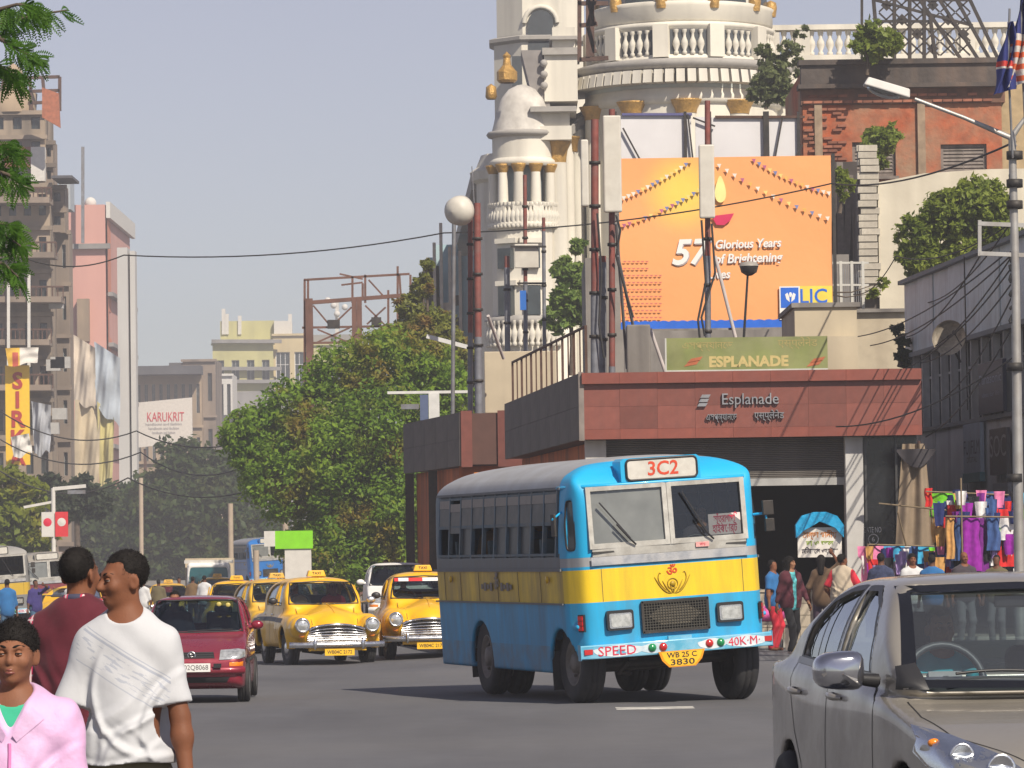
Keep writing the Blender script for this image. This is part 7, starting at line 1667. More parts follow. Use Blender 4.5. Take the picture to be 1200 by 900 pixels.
 for i in range(44):
  x = cx + 3.5 + i * .38
  if i % 9 == 4: MB().b(x - .3, x + .3,175.85,176.4, az(64,176,1050), az(34,176,1050)).build('wing_pier', wht, B)
  else: link('baluster', b2, B,(x,176.1, az(49,176,1050)))
 # --- tall clock-stage tower behind
 Yt = 186.0; tx_ = ax(634, Yt,60); kt = Yt / FPX; Zt = lambda y: az(y, Yt - 2,634); al = math.pi / 8
 def octo(prof, nm, m): MB().lathe([(r * kt, Zt(y)) for r, y in prof],(tx_, Yt + 2,0),8, sm=False, a0=al, a1=al + 2 * math.pi).build(nm, m, B)
 octo([(60,330),(60,42)], 'tower_wall', wht); octo([(60,43),(66,40),(66,36),(60,34)], 'tower_cornice', stain); octo([(56,35),(56,-60),(62,-64),(62,-70)], 'tower_stage', wht); octo([(58,-70),(50,-110),(0,-150)], 'tower_dome', stain)
 for a, w, y0, y1 in ((-math.pi / 2 + .10,1.1,20,58),(-math.pi * .82,.5,60,95)):
  r = 57.5 * kt * math.cos(al) * 1.01; p = []
  for t in np.linspace(0, math.pi,9): p.append((w / 2 * math.cos(t), Zt(y0) + w / 2 * math.sin(t)))
  p += [(-w / 2, Zt(y1)),(w / 2, Zt(y1))]; o = MB().prism(p,-.12,.1).build('arched_window', shade_in, B,(tx_ + r * math.cos(-math.pi / 2), Yt + 2 + r * math.sin(-math.pi / 2),0)) if w > 1 else MB().b(-.22,.22,-.1,.1, Zt(y1), Zt(y0)).build('slit_window', shade_in, B,(ax(606, Yt - 2,80), Yt + 2 - 60 * kt,0))
 w = 1.1; ring = [( .72 * math.cos(t), Zt(20) + .72 * math.sin(t)) for t in np.linspace(0, math.pi,11)]; MB().tube([(x,0, z) for x, z in ring],.12,6).build('arch_moulding', wht, B,(tx_, Yt + 2 - 57.5 * kt * math.cos(al),0))
 # --- domed bay tower in front: small dome, drum, open colonnade, balustrade, lower storeys
 Yb = 172.0; bx_ = ax(613, Yb,200); kb = Yb / FPX; Zb = lambda y: az(y, Yb - 1.2,613); by_ = Yb + 1.3
 bt = lambda prof, nm, m, n=32, sm=True: MB().lathe([(r * kb, Zb(y)) for r, y in prof],(bx_, by_,0), n, sm=sm).build(nm, m, B)
 bt([(36.5,152),(36,146),(34,138),(31,124),(25,108),(16,97),(6,92),(0,91)], 'small_dome', M('dome_grey',(.60,.57,.52), rough=.8, var=.15, scale=1.5, dirt=((.25,.23,.21),.6,1.2))); bt([(34,156),(41,154),(43,151),(41,148),(35,147)], 'dome_cornice', stain); bt([(36,186),(36,155)], 'drum_wall', wht); bt([(37,190),(40,187),(40,183),(36,180)], 'entablature', wht)
 bt([(24,250),(24,186)], 'core_wall', M('blue_wall',(.30,.36,.38), rough=.85, var=.1)); bt([(40,240),(43,238),(43,234),(38,233)], 'balcony_rail', wht); bt([(38,263),(43,261),(43,257),(38,256)], 'balcony_base', wht); bt([(38,378),(38,262)], 'bay_wall', wht,12, False)
 bt([(38,380),(48,376),(48,370),(40,367)], 'ledge', stain); bt([(40,560),(40,380)], 'base_wall', wht)
 fin_x = ax(594, Yb - 1.5,80); MB().lathe([(9 * kb, Zb(95)),(12 * kb, Zb(92)),(12 * kb, Zb(82)),(10 * kb, Zb(80)),(5 * kb, Zb(74)),(4 * kb, Zb(66)),(5 * kb, Zb(63)),(0, Zb(58))],(fin_x, Yb - .6,0),10, sm=False).build('gilt_finial', gilt, B)
 MB().lathe([(5 * kb, Zb(103)),(7 * kb, Zb(100)),(6 * kb, Zb(88)),(0, Zb(84))],(ax(575, Yb,95), Yb + 3,0),8).build('gilt_finial', gilt, B)
 for a in (-2.95,-2.30,-1.72,-1.15,-.5):
  x, y = bx_ + 36 * kb * math.cos(a), by_ + 36 * kb * math.sin(a); MB().lathe([(.22, Zb(234)),(.19, Zb(198))],(x, y,0),12).build('column', wht, B); MB().lathe([(.19, Zb(198)),(.3, Zb(190)),(.32, Zb(188)),(0, Zb(188))],(x, y,0),10).build('capital', gilt, B); MB().box((x, y, Zb(249)),(.45,.45,26 * kb), a).build('pier', wht, B)
 for i in range(22):
  a = -3.0 + i * .125; link('baluster', bal, B,(bx_ + 41 * kb * math.cos(a), by_ + 41 * kb * math.sin(a), Zb(248)))
 for a, zz in ((-2.15,300),(-1.35,300),(-2.15,350),(-1.35,350)):
  MB().box((bx_ + 36.6 * kb * math.cos(a), by_ + 36.6 * kb * math.sin(a), Zb(zz)),(.62,.5,34 * kb if zz > 320 else 24 * kb), a + math.pi / 2).build('bay_window', pane_dark, B)
  MB().box((bx_ + 37.2 * kb * math.cos(a), by_ + 37.2 * kb * math.sin(a), Zb(zz - 21)),(1.0,.3,.2), a + math.pi / 2).build('window_hood', wht, B)
 for i in range(18):
  a = -2.9 + i * .15; link('baluster', bal, B,(bx_ + 46 * kb * math.cos(a), by_ + 46 * kb * math.sin(a), Zb(388)))
 # stepped shoulder of the wing to its far side
 MB().lathe([(46 * kb, Zb(560)),(46 * kb, Zb(200)),(52 * kb, Zb(196)),(54 * kb, Zb(186)),(46 * kb, Zb(180)),(40 * kb, Zb(165))],(bx_ - .35, by_ + 3.6,0),10, sm=False).build('shoulder_wall', wht, B)
 # --- great column with gilt capital, attic block and steep slate roof between bay and rotunda
 Yc = 173.2; cxx = ax(653, Yc,250); kc = Yc / FPX; Zc = lambda y: az(y, Yc,653)
 MB().lathe([(13.5 * kc, Zc(350)),(13 * kc, Zc(330)),(12 * kc, Zc(194)),(12.5 * kc, Zc(191))],(cxx, Yc,0),20).build('great_column', wht, B); capital(653, Yc,166,192,13); MB().lathe([(16 * kc, Zc(600)),(16 * kc, Zc(352)),(14 * kc, Zc(350))],(cxx, Yc,0),16).build('column_base', wht, B)
 MB().b(ax(633, Yc), ax(676, Yc), Yc - .9, Yc + 2, Zc(166), Zc(150)).build('architrave_block', wht, B); MB().b(ax(628, Yc), ax(682, Yc), Yc - 1.2, Yc + 2.4, Zc(134), Zc(128)).build('cornice_block', stain, B); MB().b(ax(636, Yc), ax(674, Yc), Yc - .7, Yc + 2, Zc(150), Zc(134)).build('frieze_block', wht, B)
 ys = Yc + .6; pts = [(ax(619, ys), az(60, ys,620)),(ax(641, ys), az(60, ys,640)),(ax(650, ys), az(128, ys,650)),(ax(634, ys), az(128, ys,634))]
 MB().prism([(ax(618, ys), az(60, ys,620)),(ax(642, ys), az(60, ys,640)),(ax(652, ys), az(129, ys,650)),(ax(634, ys), az(129, ys,634))], ys - .4, ys + 3).build('slate_roof', slate, B)
 MB().b(ax(645, ys), ax(684, ys), ys - .5, ys + 3, az(120, ys,660), az(62, ys,660)).build('attic_block', wht, B); MB().b(ax(643, ys), ax(688, ys), ys - .7, ys + 3, az(66, ys,660), az(58, ys,660)).build('attic_cornice', stain, B); MB().b(ax(655, ys + .5), ax(682, ys), ys, ys + 3, az(60, ys,660), az(32, ys,660)).build('attic_stage', wht, B); MB().b(ax(652, ys), ax(684, ys), ys - .3, ys + 3, az(47, ys,660), az(43, ys,660)).build('attic_moulding', stain, B)
 for k_ in range(3): MB().ball((ax(646, ys) - .05, ys - .6, az(76 + 13 * k_, ys,646)),.16,8,6).build('crocket', stain, B)
 # concave shaded wall between column and rotunda
 blue = M('shade_tint_white',(.52,.56,.56), rough=.85, var=.12, scale=1, streak=((.25,.27,.28),.5,1.2)); P = [(ax(664,174),174.0),(ax(676,175),175.2),(ax(690,175.6),175.6),(ax(712,176),176.0)]  # blue-grey tint paints in the shade on the faces turned from the sun
 m = MB()
 for i in range(3): m.quad((*P[i],0),(*P[i + 1],0),(*P[i + 1], az(118 - 3 * i,172,690)),(*P[i], az(150 - 12 * i,172,670)))
 m.build('concave_wall', blue, B)
 m = MB()
 for i in range(3): m.bar((*P[i], az(150 - 12 * i,172,670)),(*P[i + 1], az(150 - 12 * (i + 1),172,670)),.7,.35)
 m.build('raking_cornice', stain, B)
 for i, px in enumerate((671,683)): MB().lathe([(.30,0),(.28, az(150 - 10 * i,171, px))],(ax(px,174.2),174.2 + i,0),10).build('side_pilaster', wht, B); capital(671,174.2,160,178,7)
 # long wing running back along the street, in the same painted shade tint
 a_, b_ = Vector((ax(583,177.5),177.5,0)), Vector((ax(545,240),240,0)); d_ = a_ - b_; hw_ = az(212,177.5,583); face(B, b_, math.atan2(d_.y, d_.x), d_.length, hw_, grid_rects(d_.length, hw_,9,4,2.2,2.6), blue, 'dark',.5, name='long_wing'); MB().bar(b_ + Vector((-.3,0, hw_)), a_ + Vector((-.3,0, hw_)),1.2,.7).bar(b_ + Vector((-.2,0, hw_ * .52)), a_ + Vector((-.2,0, hw_ * .52)),.9,.4).build('wing_cornice', stain, B)
 # iron stair frame
 f = MB(); Yf = 164
 for a, b_ in (((679,-5),(679,72)),((689,-5),(689,68)),((694,-5),(694,66)),((677,4),(713,4)),((679,70),(713,68)),((679,30),(700,28)),((689,0),(697,30)),((697,0),(689,30)),((689,32),(697,62))): f.bar(at(*a, Yf), at(*b_, Yf),.16)
 fo = f.build('iron_frame', rust_iron, B)
 for x in np.linspace(-6,6,2): pass
 return B
DOMED = make_domed()
# ------------------------------------------------------------------ brick house, whitewashed wall, blue shed
def make_brick():
 Y = 128.0; B = T('brick_house', 'decaying red brick house with a blackened parapet and grey shutters', 'building',(0,0,0))
 x0, x1 = ax(941, Y,150), ax(1174, Y,150); zt = az(70, Y,1050); W = x1 - x0
 br = M('old_brick_plaster',(.36,.085,.03), rough=.9, var=.35, scale=3, dirt=((.30,.23,.15),.85,.42), bump=.5, bscale=5, bdist=.06); blk = M('black_parapet',(.075,.062,.055), rough=.9, var=.4, scale=1.5, streak=((.20,.13,.09),.6,1.5), bump=.4, bscale=6, bdist=.05); bandm = M('brick_band',(.17,.085,.055), rough=.9, var=.4, scale=3, streak=((.06,.05,.045),.7,1.5), bump=.4, bscale=8)
 def Z(y): return az(y, Y,1050)
 rects = [(ax(1006, Y) - x0, ax(1057, Y) - x0, Z(206), Z(166)),(ax(1110, Y) - x0, ax(1164, Y) - x0, Z(206), Z(170))]
 face(B, Vector((x0, Y,0)),0, W, Z(122), rects, br, 'shutter',.18, sills=woodgrey)
 MB().b(x0, x1, Y + .4, Y + 8,0, zt - .3).build('rear_wall', br, B)
 # cornice courses of single bricks over the wall, then the black parapet
 MB().b(x0 - .05, x1 + .1, Y - .10, Y + .4, Z(122), Z(104)).build('band', bandm, B)
 bm = MB().box((0,0,0),(.27,.10,.075)).mesh('brick', M('loose_brick',(.26,.10,.06), rough=.9, var=.3, rnd=.35)); n = int(W / .30)
 for j, py in enumerate((119,112)):
  for i in range(n):
   if rng.random() < .12: continue
   link('brick', bm, B,(x0 + .15 + i * .30 + .15 * (j % 2), Y - .11 + rng.uniform(-.02,.02), Z(py)))
 MB().b(x0 - .15, x1 + .15, Y - .42, Y + .4, Z(104), Z(99)).build('cornice', blk, B); MB().b(x0 - .05, x1 + .1, Y - .2, Y + .3, Z(99), Z(74)).build('parapet', blk, B); MB().b(x0 - .12, x1 + .15, Y - .3, Y + .4, Z(76), Z(70)).build('coping', blk, B)
 for px in (962,1083): MB().b(ax(px, Y), ax(px + 9, Y), Y - .12, Y - .001, Z(206), Z(122)).build('pilaster', M('plaster_strip',(.30,.22,.15), rough=.9, var=.3), B)
 MB().b(x1 + .0, x1 + 1.4, Y + .3, Y + 6,0, Z(82)).build('end_pier', M('ochre_plaster',(.40,.30,.17), rough=.9, var=.2, streak=((.14,.1,.07),.5,1.5)), B)
 # old brick work catching light at the hoarding edge
 for j in range(16):
  for i in range(4):
   if rng.random() < .35: continue
   link('brick', bm, B,(x0 + .16 + .29 * i + .14 * (j % 2), Y - .035 + rng.uniform(-.01,.01), Z(200) + j * .125))
make_brick()
def lattice():
 Y = 132.0; t = T('lattice_frame', 'black iron lattice frame leaning on the roof of the brick house', 'frame',(0,0,0)); pts = lambda a: at(a[0], a[1], Y)
 for a, b in (((1030,75),(1022,-20)),((1048,75),(1048,-20)),((1066,75),(1066,-20)),((1083,75),(1083,-20)),((1097,75),(1090,20))): MB().bar(pts(a), pts(b),.11).build('upright', darkmetal, t)
 for a, b in (((1010,-10),(1010,75)),): MB().bar(pts(a), pts(b),.08).build('upright', darkmetal, t)
 for a, b in (((1064,-20),(1128,72)),((1088,-20),(1148,72)),((1110,-20),(1160,70)),((1132,-10),(1171,72))): MB().bar(pts(a), pts(b),.10).build('raking_bar', darkmetal, t)
 for a, b in (((1025,0),(1140,30)),((1022,70),(1170,70)),((1028,25),(1090,25)),((1060,0),(1135,0))): MB().bar(pts(a), pts(b),.08).build('cross_bar', darkmetal, t)
 for i in range(6):
  for j in range(5):
   x = 1030 + i * 18 + j * 0; y = 65 - j * 17; MB().bar(pts((x, y)), pts((x + 17, y - 16)),.05).bar(pts((x + 17, y)), pts((x, y - 16)),.05).build('brace', darkmetal, t)
   if (i + j) % 3 == 0: q = pts((x + 9, y - 8)); MB().box(q,(.26,.03,.26), Matrix.Rotation(R(45),3, 'Y')).build('gusset', darkmetal, t)
lattice()
def make_white_wall():
 Y = 119.0; B = T('whitewashed_house', 'low whitewashed house wall with a ragged brick edge below the brick house', 'building',(0,0,0)); ww = M('whitewash',(.60,.55,.44), rough=.85, var=.10, scale=1.2, streak=((.34,.29,.22),.4,1.2), bump=.2, bscale=3, bdist=.05)
 x0, x1 = ax(1030, Y,300), ax(1200, Y,300); MB().prism([(x0,0),(x1 + 2,0),(x1 + 2, az(198, Y,1160)),(ax(1168, Y), az(198, Y,1168)),(ax(1090, Y), az(203, Y,1090)),(ax(1034, Y), az(214, Y,1034)),(x0, az(216, Y,1030))], Y, Y + 5).build('wall', ww, B)
 wb = M('white_brick',(.52,.48,.40), rough=.9, var=.2, rnd=.12, dirt=((.2,.17,.14),.5,3)); bm = MB().box((0,0,0),(.52,.4,.17)).mesh('brick', wb); MB().b(ax(1012, Y), x0 + .02, Y + .15, Y + 2,0, az(208, Y,1020)).build('edge_mortar', M('dark_mortar',(.12,.10,.09), rough=.9), B)
 for j in range(22):
  z = az(345, Y,1020) + j * .195
  link('brick', bm, B,(x0 - .26 + rng.uniform(-.05,.06), Y + .1 + rng.uniform(-.04,.04), z))
  if j % 2: link('brick', bm, B,(x0 - .42 + rng.uniform(-.04,.04), Y + .14, z)).scale = (.55,1,1)
 # dark recess between the hoarding and the wall, with hanging planks
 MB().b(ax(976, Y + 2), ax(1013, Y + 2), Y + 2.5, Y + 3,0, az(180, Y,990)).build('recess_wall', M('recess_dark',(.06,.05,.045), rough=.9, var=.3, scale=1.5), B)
 for k,(a, b) in enumerate((((984,190),(986,330)),((996,205),(992,300)),((1002,230),(1004,340)))): MB().bar(at(*a, Y + 1.5), at(*b, Y + 1.5),.18,.05).build('loose_plank', woodgrey, B)
 # lower cream house front behind the station roof
 Y2 = 108.0; MB().b(ax(1000, Y2), ax(1068, Y2), Y2, Y2 + 5,0, az(366, Y2,1035)).build('lower_wall', M('cream_old',(.52,.45,.33), rough=.85, var=.12, streak=((.26,.21,.15),.5,1.3)), B); MB().b(ax(1000, Y2), ax(1068, Y2), Y2 - .15, Y2 + 5, az(366, Y2,1035), az(362, Y2,1035)).build('lower_coping', concrete, B)
 f = T('roof_fence', 'pale metal grille fence on the roof beside the orange hoarding', 'fence',(0,0,0)); Yf = 106.5
 for px in (962,976,990,1003,1016): MB().bar((ax(px, Yf), Yf, az(362, Yf, px)),(ax(px, Yf), Yf, az(306, Yf, px)),.07).build('post', M('fence_pale',(.55,.54,.5), rough=.6), f)
 for py in (308,334): MB().bar(at(962, py, Yf), at(1018, py, Yf),.05).build('rail', M('fence_pale',(.55,.54,.5)), f)
 for k in range(22): px = 963 + k * 2.5; MB().bar((ax(px, Yf), Yf, az(360, Yf, px)),(ax(px, Yf), Yf, az(310, Yf, px)),.018).build('bar', grey_steel, f)
make_white_wall()
def make_shed():
 B = T('blue_shed_building', 'blue grey sheet clad shop building with dark mullioned windows behind the clothes stalls', 'building',(0,0,0)); A_ = Vector((ax(1065,97,500),97,0)); C_ = Vector((ax(1184,84.5,500),84.5,0)); d = C_ - A_; L0 = d.length; u = d.normalized(); L = L0 + 6; ang = math.atan2(u.y, u.x)
 zt = az(334,97,1065); zp = az(420,97,1065); zw = az(508,97,1065)
 sheet = M('blue_sheet',(.60,.69,.72), rough=.6, var=.12, scale=1.2, streak=((.13,.15,.15),.5,1.5), dirt=((.16,.14,.12),.4,.8)); lowm = M('pale_blue_board',(.68,.72,.71), rough=.8, var=.2, scale=1.0, streak=((.14,.14,.13),.6,1.2)); wb = MB();
 # upper panel of overlapping sheets; parts lie on the facade line, local x along it
 def P(t, z, off=0.): n = Vector((u.y,-u.x,0)); q = A_ + u * t + n * off; return Vector((q.x, q.y, z))
 sh = MB().box((0,0,0),(1.98,.06, zt - zp)).mesh('cladding_sheet', sheet)
 for i in range(int(L / 2) + 1): link('cladding_sheet', sh, B, P(1 + 2 * i,(zt + zp) / 2,.02 + .02 * (i % 2)),(0,0, ang))
 MB().box(P(L / 2, zp + .02,.02),(L,.25,.10), ang).build('sill_band', M('band_grey',(.20,.22,.23), rough=.8), B); MB().box(P(L / 2, zt + .04,.0),(L,.4,.09), ang).build('roof_edge', M('band_grey',(.20,.22,.23)), B)
 # windows between white mullions
 n = 15; ww = L / n; gl = M('shop_glass',(.06,.07,.08), rough=.25, var=.6, scale=1.5); mu = M('white_mullion',(.50,.50,.48), rough=.7, var=.2, streak=((.2,.19,.18),.5,3)); pm = MB().box((0,0,0),(ww - .10,.05, zp - zw - .02)).mesh('window', gl); mm = MB().box((0,0,0),(.10,.16, zp - zw)).mesh('mullion', mu)
 for i in range(n): link('window', pm, B, P(ww * (i + .5),(zp + zw) / 2,-.12),(0,0, ang)); link('mullion', mm, B, P(ww * i,(zp + zw) / 2,.0),(0,0, ang));
 MB().box(P(L / 2,(zp + zw) / 2 + .3,-.08),(L,.04,.05), ang).build('transom', mu, B)
 lo = MB().box((0,0,0),(1.92,.08, zw - .1)).mesh('wall_board', lowm)
 for i in range(int(L / 1.94) + 1): link('wall_board', lo, B, P(.97 + 1.94 * i, zw / 2 + .05,.0 + .01 * (i % 2)),(0,0, ang))
 MB().box(P(L / 2, zw,.03),(L,.2,.08), ang).build('ledge', M('band_grey',(.20,.22,.23)), B)
 MB().prism([tuple(P(0,0,-.3).xy), tuple(P(L,0,-.3).xy), tuple((P(L,0,-.3) + Vector((8,1,0))).xy), tuple((P(0,0,-.3) + Vector((8,1,0))).xy)],0, zt - .05, plane='xy').build('shop_block', concrete, B)
 MB().box(P(-.02, zt / 2,-.8),(.12,1.6, zt), ang).build('end_wall', sheet, B)
 # signs on it
 def tt(px):                                     # position along the facade seen at a pixel column
  s = (px - 600) / FPX; return (A_.y * s - A_.x) / (u.x - u.y * s)
 def sign(name, label, px0, px1, z0, z1, m, words, tm, size, width):
  t0, t1 = tt(px0), tt(px1); s = T(name, label, 'sign', P((t0 + t1) / 2,0,.14), ang); w = t1 - t0; MB().b(-w / 2, w / 2,-.04,.04, z0, z1).build('board', m, s)
  for (tx_, z, sz, wd) in words: text('lettering', tx_, tm, s,(0,-.045, z), sz, width=min(wd * w, w * .95))
  return s
 zz = lambda py, px: az(py, A_.y + u.y * tt(px), px)
 sb = M('sign_pale_blue',(.32,.40,.48), rough=.6, var=.1, scale=3); st_ = M('sign_teal',(.03,.17,.20), rough=.6); ink = M('sign_ink',(.07,.09,.13), rough=.6)
 s = sign('shop_sign', 'pale blue upright shop sign with dark letters and a teal foot',1138,1158, zz(565,1148), zz(496,1148), sb,[('FUJIFILM', zz(525,1148),.42,.92),('DIGITAL', zz(539,1148),.16,.6)], ink,.4,1); t0, t1 = tt(1138), tt(1158); MB().b(-(t1 - t0) / 2 - .02,(t1 - t0) / 2 + .02,-.06,.05, zz(565,1148), zz(554,1148)).build('foot_band', st_, s)
 sign('shop_sign', 'dark grey shop sign with large pale letters SO beside the lamp pole',1169,1189, zz(556,1178), zz(502,1178), M('sign_dark',(.10,.085,.085), rough=.6),[('SOC', zz(524,1178),.62,.95)], M('sign_letter_pale',(.42,.42,.42), rough=.6),.5,1)
 sign('shop_sign', 'navy shop sign with pale lettering under the window line',1157,1186, zz(484,1170), zz(424,1170), M('sign_navy',(.02,.025,.06), rough=.5),[('Panasonic', zz(444,1170),.28,.9),('ideas for life', zz(462,1170),.14,.7)], M('sign_letter_blue',(.30,.34,.45), rough=.6),.3,1)
 sign('shop_sign', 'small pale hanging board low on the blue shop front',1172,1190, zz(600,1180), zz(566,1180), M('sign_grey',(.30,.31,.33), rough=.6, var=.1),[], ink,.2,1)
 dpos = P(tt(1163), az(404,90,1163),.9); ds = T('satellite_dish', 'rusty mesh satellite dish bracketed to the blue shop front', 'dish', dpos,0)
 MB().lathe([(.36,-.10),(.30,-.03),(.18,.03),(.0,.05)],(0,0,0),24, axis='y').build('dish', M('dish_metal',(.55,.49,.40), rough=.6, metal=.3, var=.4, scale=5, dirt=((.12,.07,.04),.6,6)), ds, None,(R(12),0, R(14)))
 m = MB(); m.tube([(0,.02,0),(.1,-.4,.06)],.015,5).ball((.1,-.4,.06),.05,8,6).tube([(.28,-.08,-.2),(.1,-.4,.06)],.01,5).tube([(-.28,-.08,-.2),(.1,-.4,.06)],.01,5); m.build('feed_arm', darkmetal, ds); MB().tube([(0,.05,0),(.3,.4,-.5)],.025,6).build('bracket', darkmetal, ds)
 return P, tt, zz, ang
SHED_P, SHED_T, SHED_Z, SHED_A = make_shed()
# --- pale blue building with fins, beyond the annexe
def make_blue():
 Y = 200.0; B = T('pale_blue_building', 'pale blue building with tall thin fins behind the drum dish', 'building',(0,0,0)); m = M('pale_blue',(.36,.52,.58), rough=.85, var=.15, scale=1, streak=((.45,.42,.36),.5,1.2)); cr = M('fin_cream',(.52,.45,.38), rough=.85, var=.2, streak=((.28,.17,.11),.5,1.5))
 for (a, b, t) in ((499,518,310),(514,540,285),(534,560,300),(505,512,300),(552,580,318),(560,582,262)): MB().b(ax(a, Y), ax(b, Y), Y + (a % 3), Y + 6,0, az(t, Y, a)).build('wall', m, B)
 for px, t in ((521,262),(513,285),(543,295),(501,312),(531,290)): MB().b(ax(px - 1.8, Y), ax(px + 1.8, Y), Y - .5, Y + .1,0, az(t, Y, px)).build('fin', cr, B)
 for px, py in ((508,350),(518,352),(538,350),(508,378),(538,376)): MB().b(ax(px - 3, Y), ax(px + 3, Y), Y - .04, Y + .3, az(py + 8, Y, px), az(py - 4, Y, px)).build('window', frame_dark, B)
 MB().b(ax(521, Y), ax(534, Y), Y - .3, Y, az(400, Y,527), az(355, Y,527)).build('cream_panel', cr, B)
make_blue()
# --- rusty hoarding frame beyond the trees
def make_frame():
 Y = 175.0; t = T('steel_gantry', 'rusty brown steel frame of an empty hoarding standing over the trees', 'frame',(0,0,0)); P = lambda a, y: at(a, y, Y)
 rb = M('rust_brown',(.15,.075,.055), rough=.8, metal=.1, var=.3, scale=2)
 for a in (364,415,421): MB().bar(Vector((ax(a, Y,400), Y,0)), P(a - 2 if a == 364 else a,350),.30 if a == 364 else .20).build('post', rb, t)
 for a, b in (((359,355),(475,346)),((356,328),(480,321)),((354,384),(470,382)),((364,402),(420,401))): MB().bar(P(*a), P(*b),.16 if a[1] == 355 else .09).build('beam', rb, t)
 for a, b in (((357,328),(357,470)),((361,328),(361,355)),((413,324),(413,355)),((428,322),(428,355)),((466,312),(466,382)),((468,322),(470,352)),((455,340),(455,384)),((481,322),(481,350)),((425,332),(425,350))): MB().bar(P(*a), P(*b),.09).build('upright', rb, t)
 for a, b in (((367,358),(388,383)),((388,383),(412,360)),((370,402),(410,384)),((372,386),(410,402)),((428,358),(452,382)),((452,360),(430,380)),((432,328),(452,350)),((398,321),(425,327)),((416,356),(423,400)),((400,334),(425,331))): MB().bar(P(*a), P(*b),.07).build('brace', rb, t)
 tag(MB().box((0,0,0),(.5,.3,.35)).build('floodlight', darkmetal, None, P(391,380)), 'dark floodlight at the crossing of the rusty frame', 'lamp'); tag(MB().box((0,0,0),(.4,.3,.35)).build('floodlight', darkmetal, None, P(441,377)), 'dark floodlight further along the rusty frame', 'lamp')
make_frame()
# ------------------------------------------------------------------ far buildings across the street
stucco = M('grimy_stucco',(.36,.285,.21), rough=.9, var=.25, scale=.25, streak=((.09,.08,.07),.75,.6), dirt=((.14,.12,.105),.6,.12)); darkw = M('dark_wall',(.24,.19,.15), rough=.9, var=.3, scale=.3, streak=((.07,.065,.06),.7,.5)); pinkw = M('pink_wall',(.58,.31,.26), rough=.85, var=.06, scale=.2, streak=((.36,.18,.16),.3,.5)); salmon = M('salmon_wall',(.58,.21,.12), rough=.85, var=.12, scale=.4); slabw = M('slab_white',(.48,.47,.45), rough=.8, var=.08, scale=.2, streak=((.3,.29,.28),.4,.4))  # the second wall is the stucco tone made darker, with streaks
tanw = M('tan_wall',(.36,.27,.18), rough=.9, var=.2, scale=.3, streak=((.14,.11,.09),.6,.5)); lime = M('lime_wall',(.50,.47,.22), rough=.9, var=.12, scale=.3, streak=((.24,.23,.13),.5,.5)); creamw = M('cream_wall',(.55,.45,.26), rough=.9, var=.12, scale=.3, streak=((.26,.21,.14),.5,.5)); darkroof = M('dark_roof',(.09,.09,.10), rough=.9, var=.3, scale=.4); mid = M('grey_wall',(.27,.26,.25), rough=.9, var=.2, scale=.3, streak=((.12,.12,.115),.5,.5)); fw_ = M('far_white',(.6,.58,.54), rough=.85, var=.1)
def far(name, label, Y, blocks, cat='building', extra=None):
 B = T(name, label, cat,(0,0,0))
 for (a, b, t, bo, dy, dep, m, win) in blocks:
  y = Y + dy; x0, x1 = ax(a, y, t), ax(b, y, t); z1 = az(t, y,(a + b) / 2); z0 = az(bo, y,(a + b) / 2) if bo else -8
  if win:
   nx, nz, fx, fz, kd = win; w, h = x1 - x0, z1 - z0; face(B, Vector((x0, y, z0)),0, w, h, grid_rects(w, h, nx, nz, w / nx * fx, h / nz * fz), m, kd,.4); MB().b(x0 + .01, x1 - .01, y + .6, y + dep, z0, z1 - .01).build('wall', m, B)
   for j in range(1, nz + 1): MB().b(x0 - .2, x1 + .2, y - .35, y + .1, z0 + h * j / nz - .3, z0 + h * j / nz).build('ledge', m, B)
  else: MB().b(x0, x1, y, y + dep, z0, z1).build('wall', m, B)
 if extra: extra(B, lambda px, py, dy=0: at(px, py, Y + dy))
 return B
def ex_tower(B, P):
 for a, b in (((0,92),(70,90)),((0,108),(70,106)),((4,88),(4,135)),((20,90),(20,132)),((35,90),(37,130)),((50,92),(54,132)),((70,90),(70,130)),((0,122),(55,120))): MB().bar(P(*a,2), P(*b,2),.22).build('roof_frame', rust_iron, B)
 MB().prism([(P(52,105).x, P(52,105).z),(P(71,112).x, P(71,112).z),(P(73,152).x, P(73,152).z),(P(52,140).x, P(52,140).z)],298.5,299).build('rust_hoarding', M('rust_board',(.36,.12,.06), rough=.8, var=.3), B)
 MB().lathe([(1.6, P(10,128).z),(1.7, P(10,105).z),(1.0, P(10,100).z),(.6, P(10,75).z),(0, P(10,68).z)],(P(10,100).x,303,0),10).build('roof_turret', tanw, B)
 for y, x0, x1 in ((236,-8,60),(300,-8,66),(352,-8,74),(402,-8,60),(455,-8,62)):
  MB().bar(P(x0, y,-1.5), P(x1, y,-1.5),2.6,.4).build('balcony_slab', darkw, B); MB().bar(P(x0, y - 16,-2.6), P(x1, y - 16,-2.6),.12).build('balcony_rail', rust_iron, B)
  for k in range(14): MB().bar(P(x0 + (x1 - x0) * k / 13, y,-2.6), P(x0 + (x1 - x0) * k / 13, y - 16,-2.6),.08).build('baluster', rust_iron, B)
 for px, py in ((66,355),(68,425),(70,485),(74,425),(63,428),(61,502)): MB().box(P(px, py,-.8),(1.0,.7,.8)).build('air_conditioner', M('ac_grey',(.4,.39,.37), rough=.6), B)
 MB().b(P(62,205).x, P(86,205).x,299,304, P(70,210).z, P(70,207).z).build('canopy', darkroof, B)
 for px in (10,34): MB().bar(P(px,320,-3), P(px,430,-3),.2).build('pipe', fw_, B)
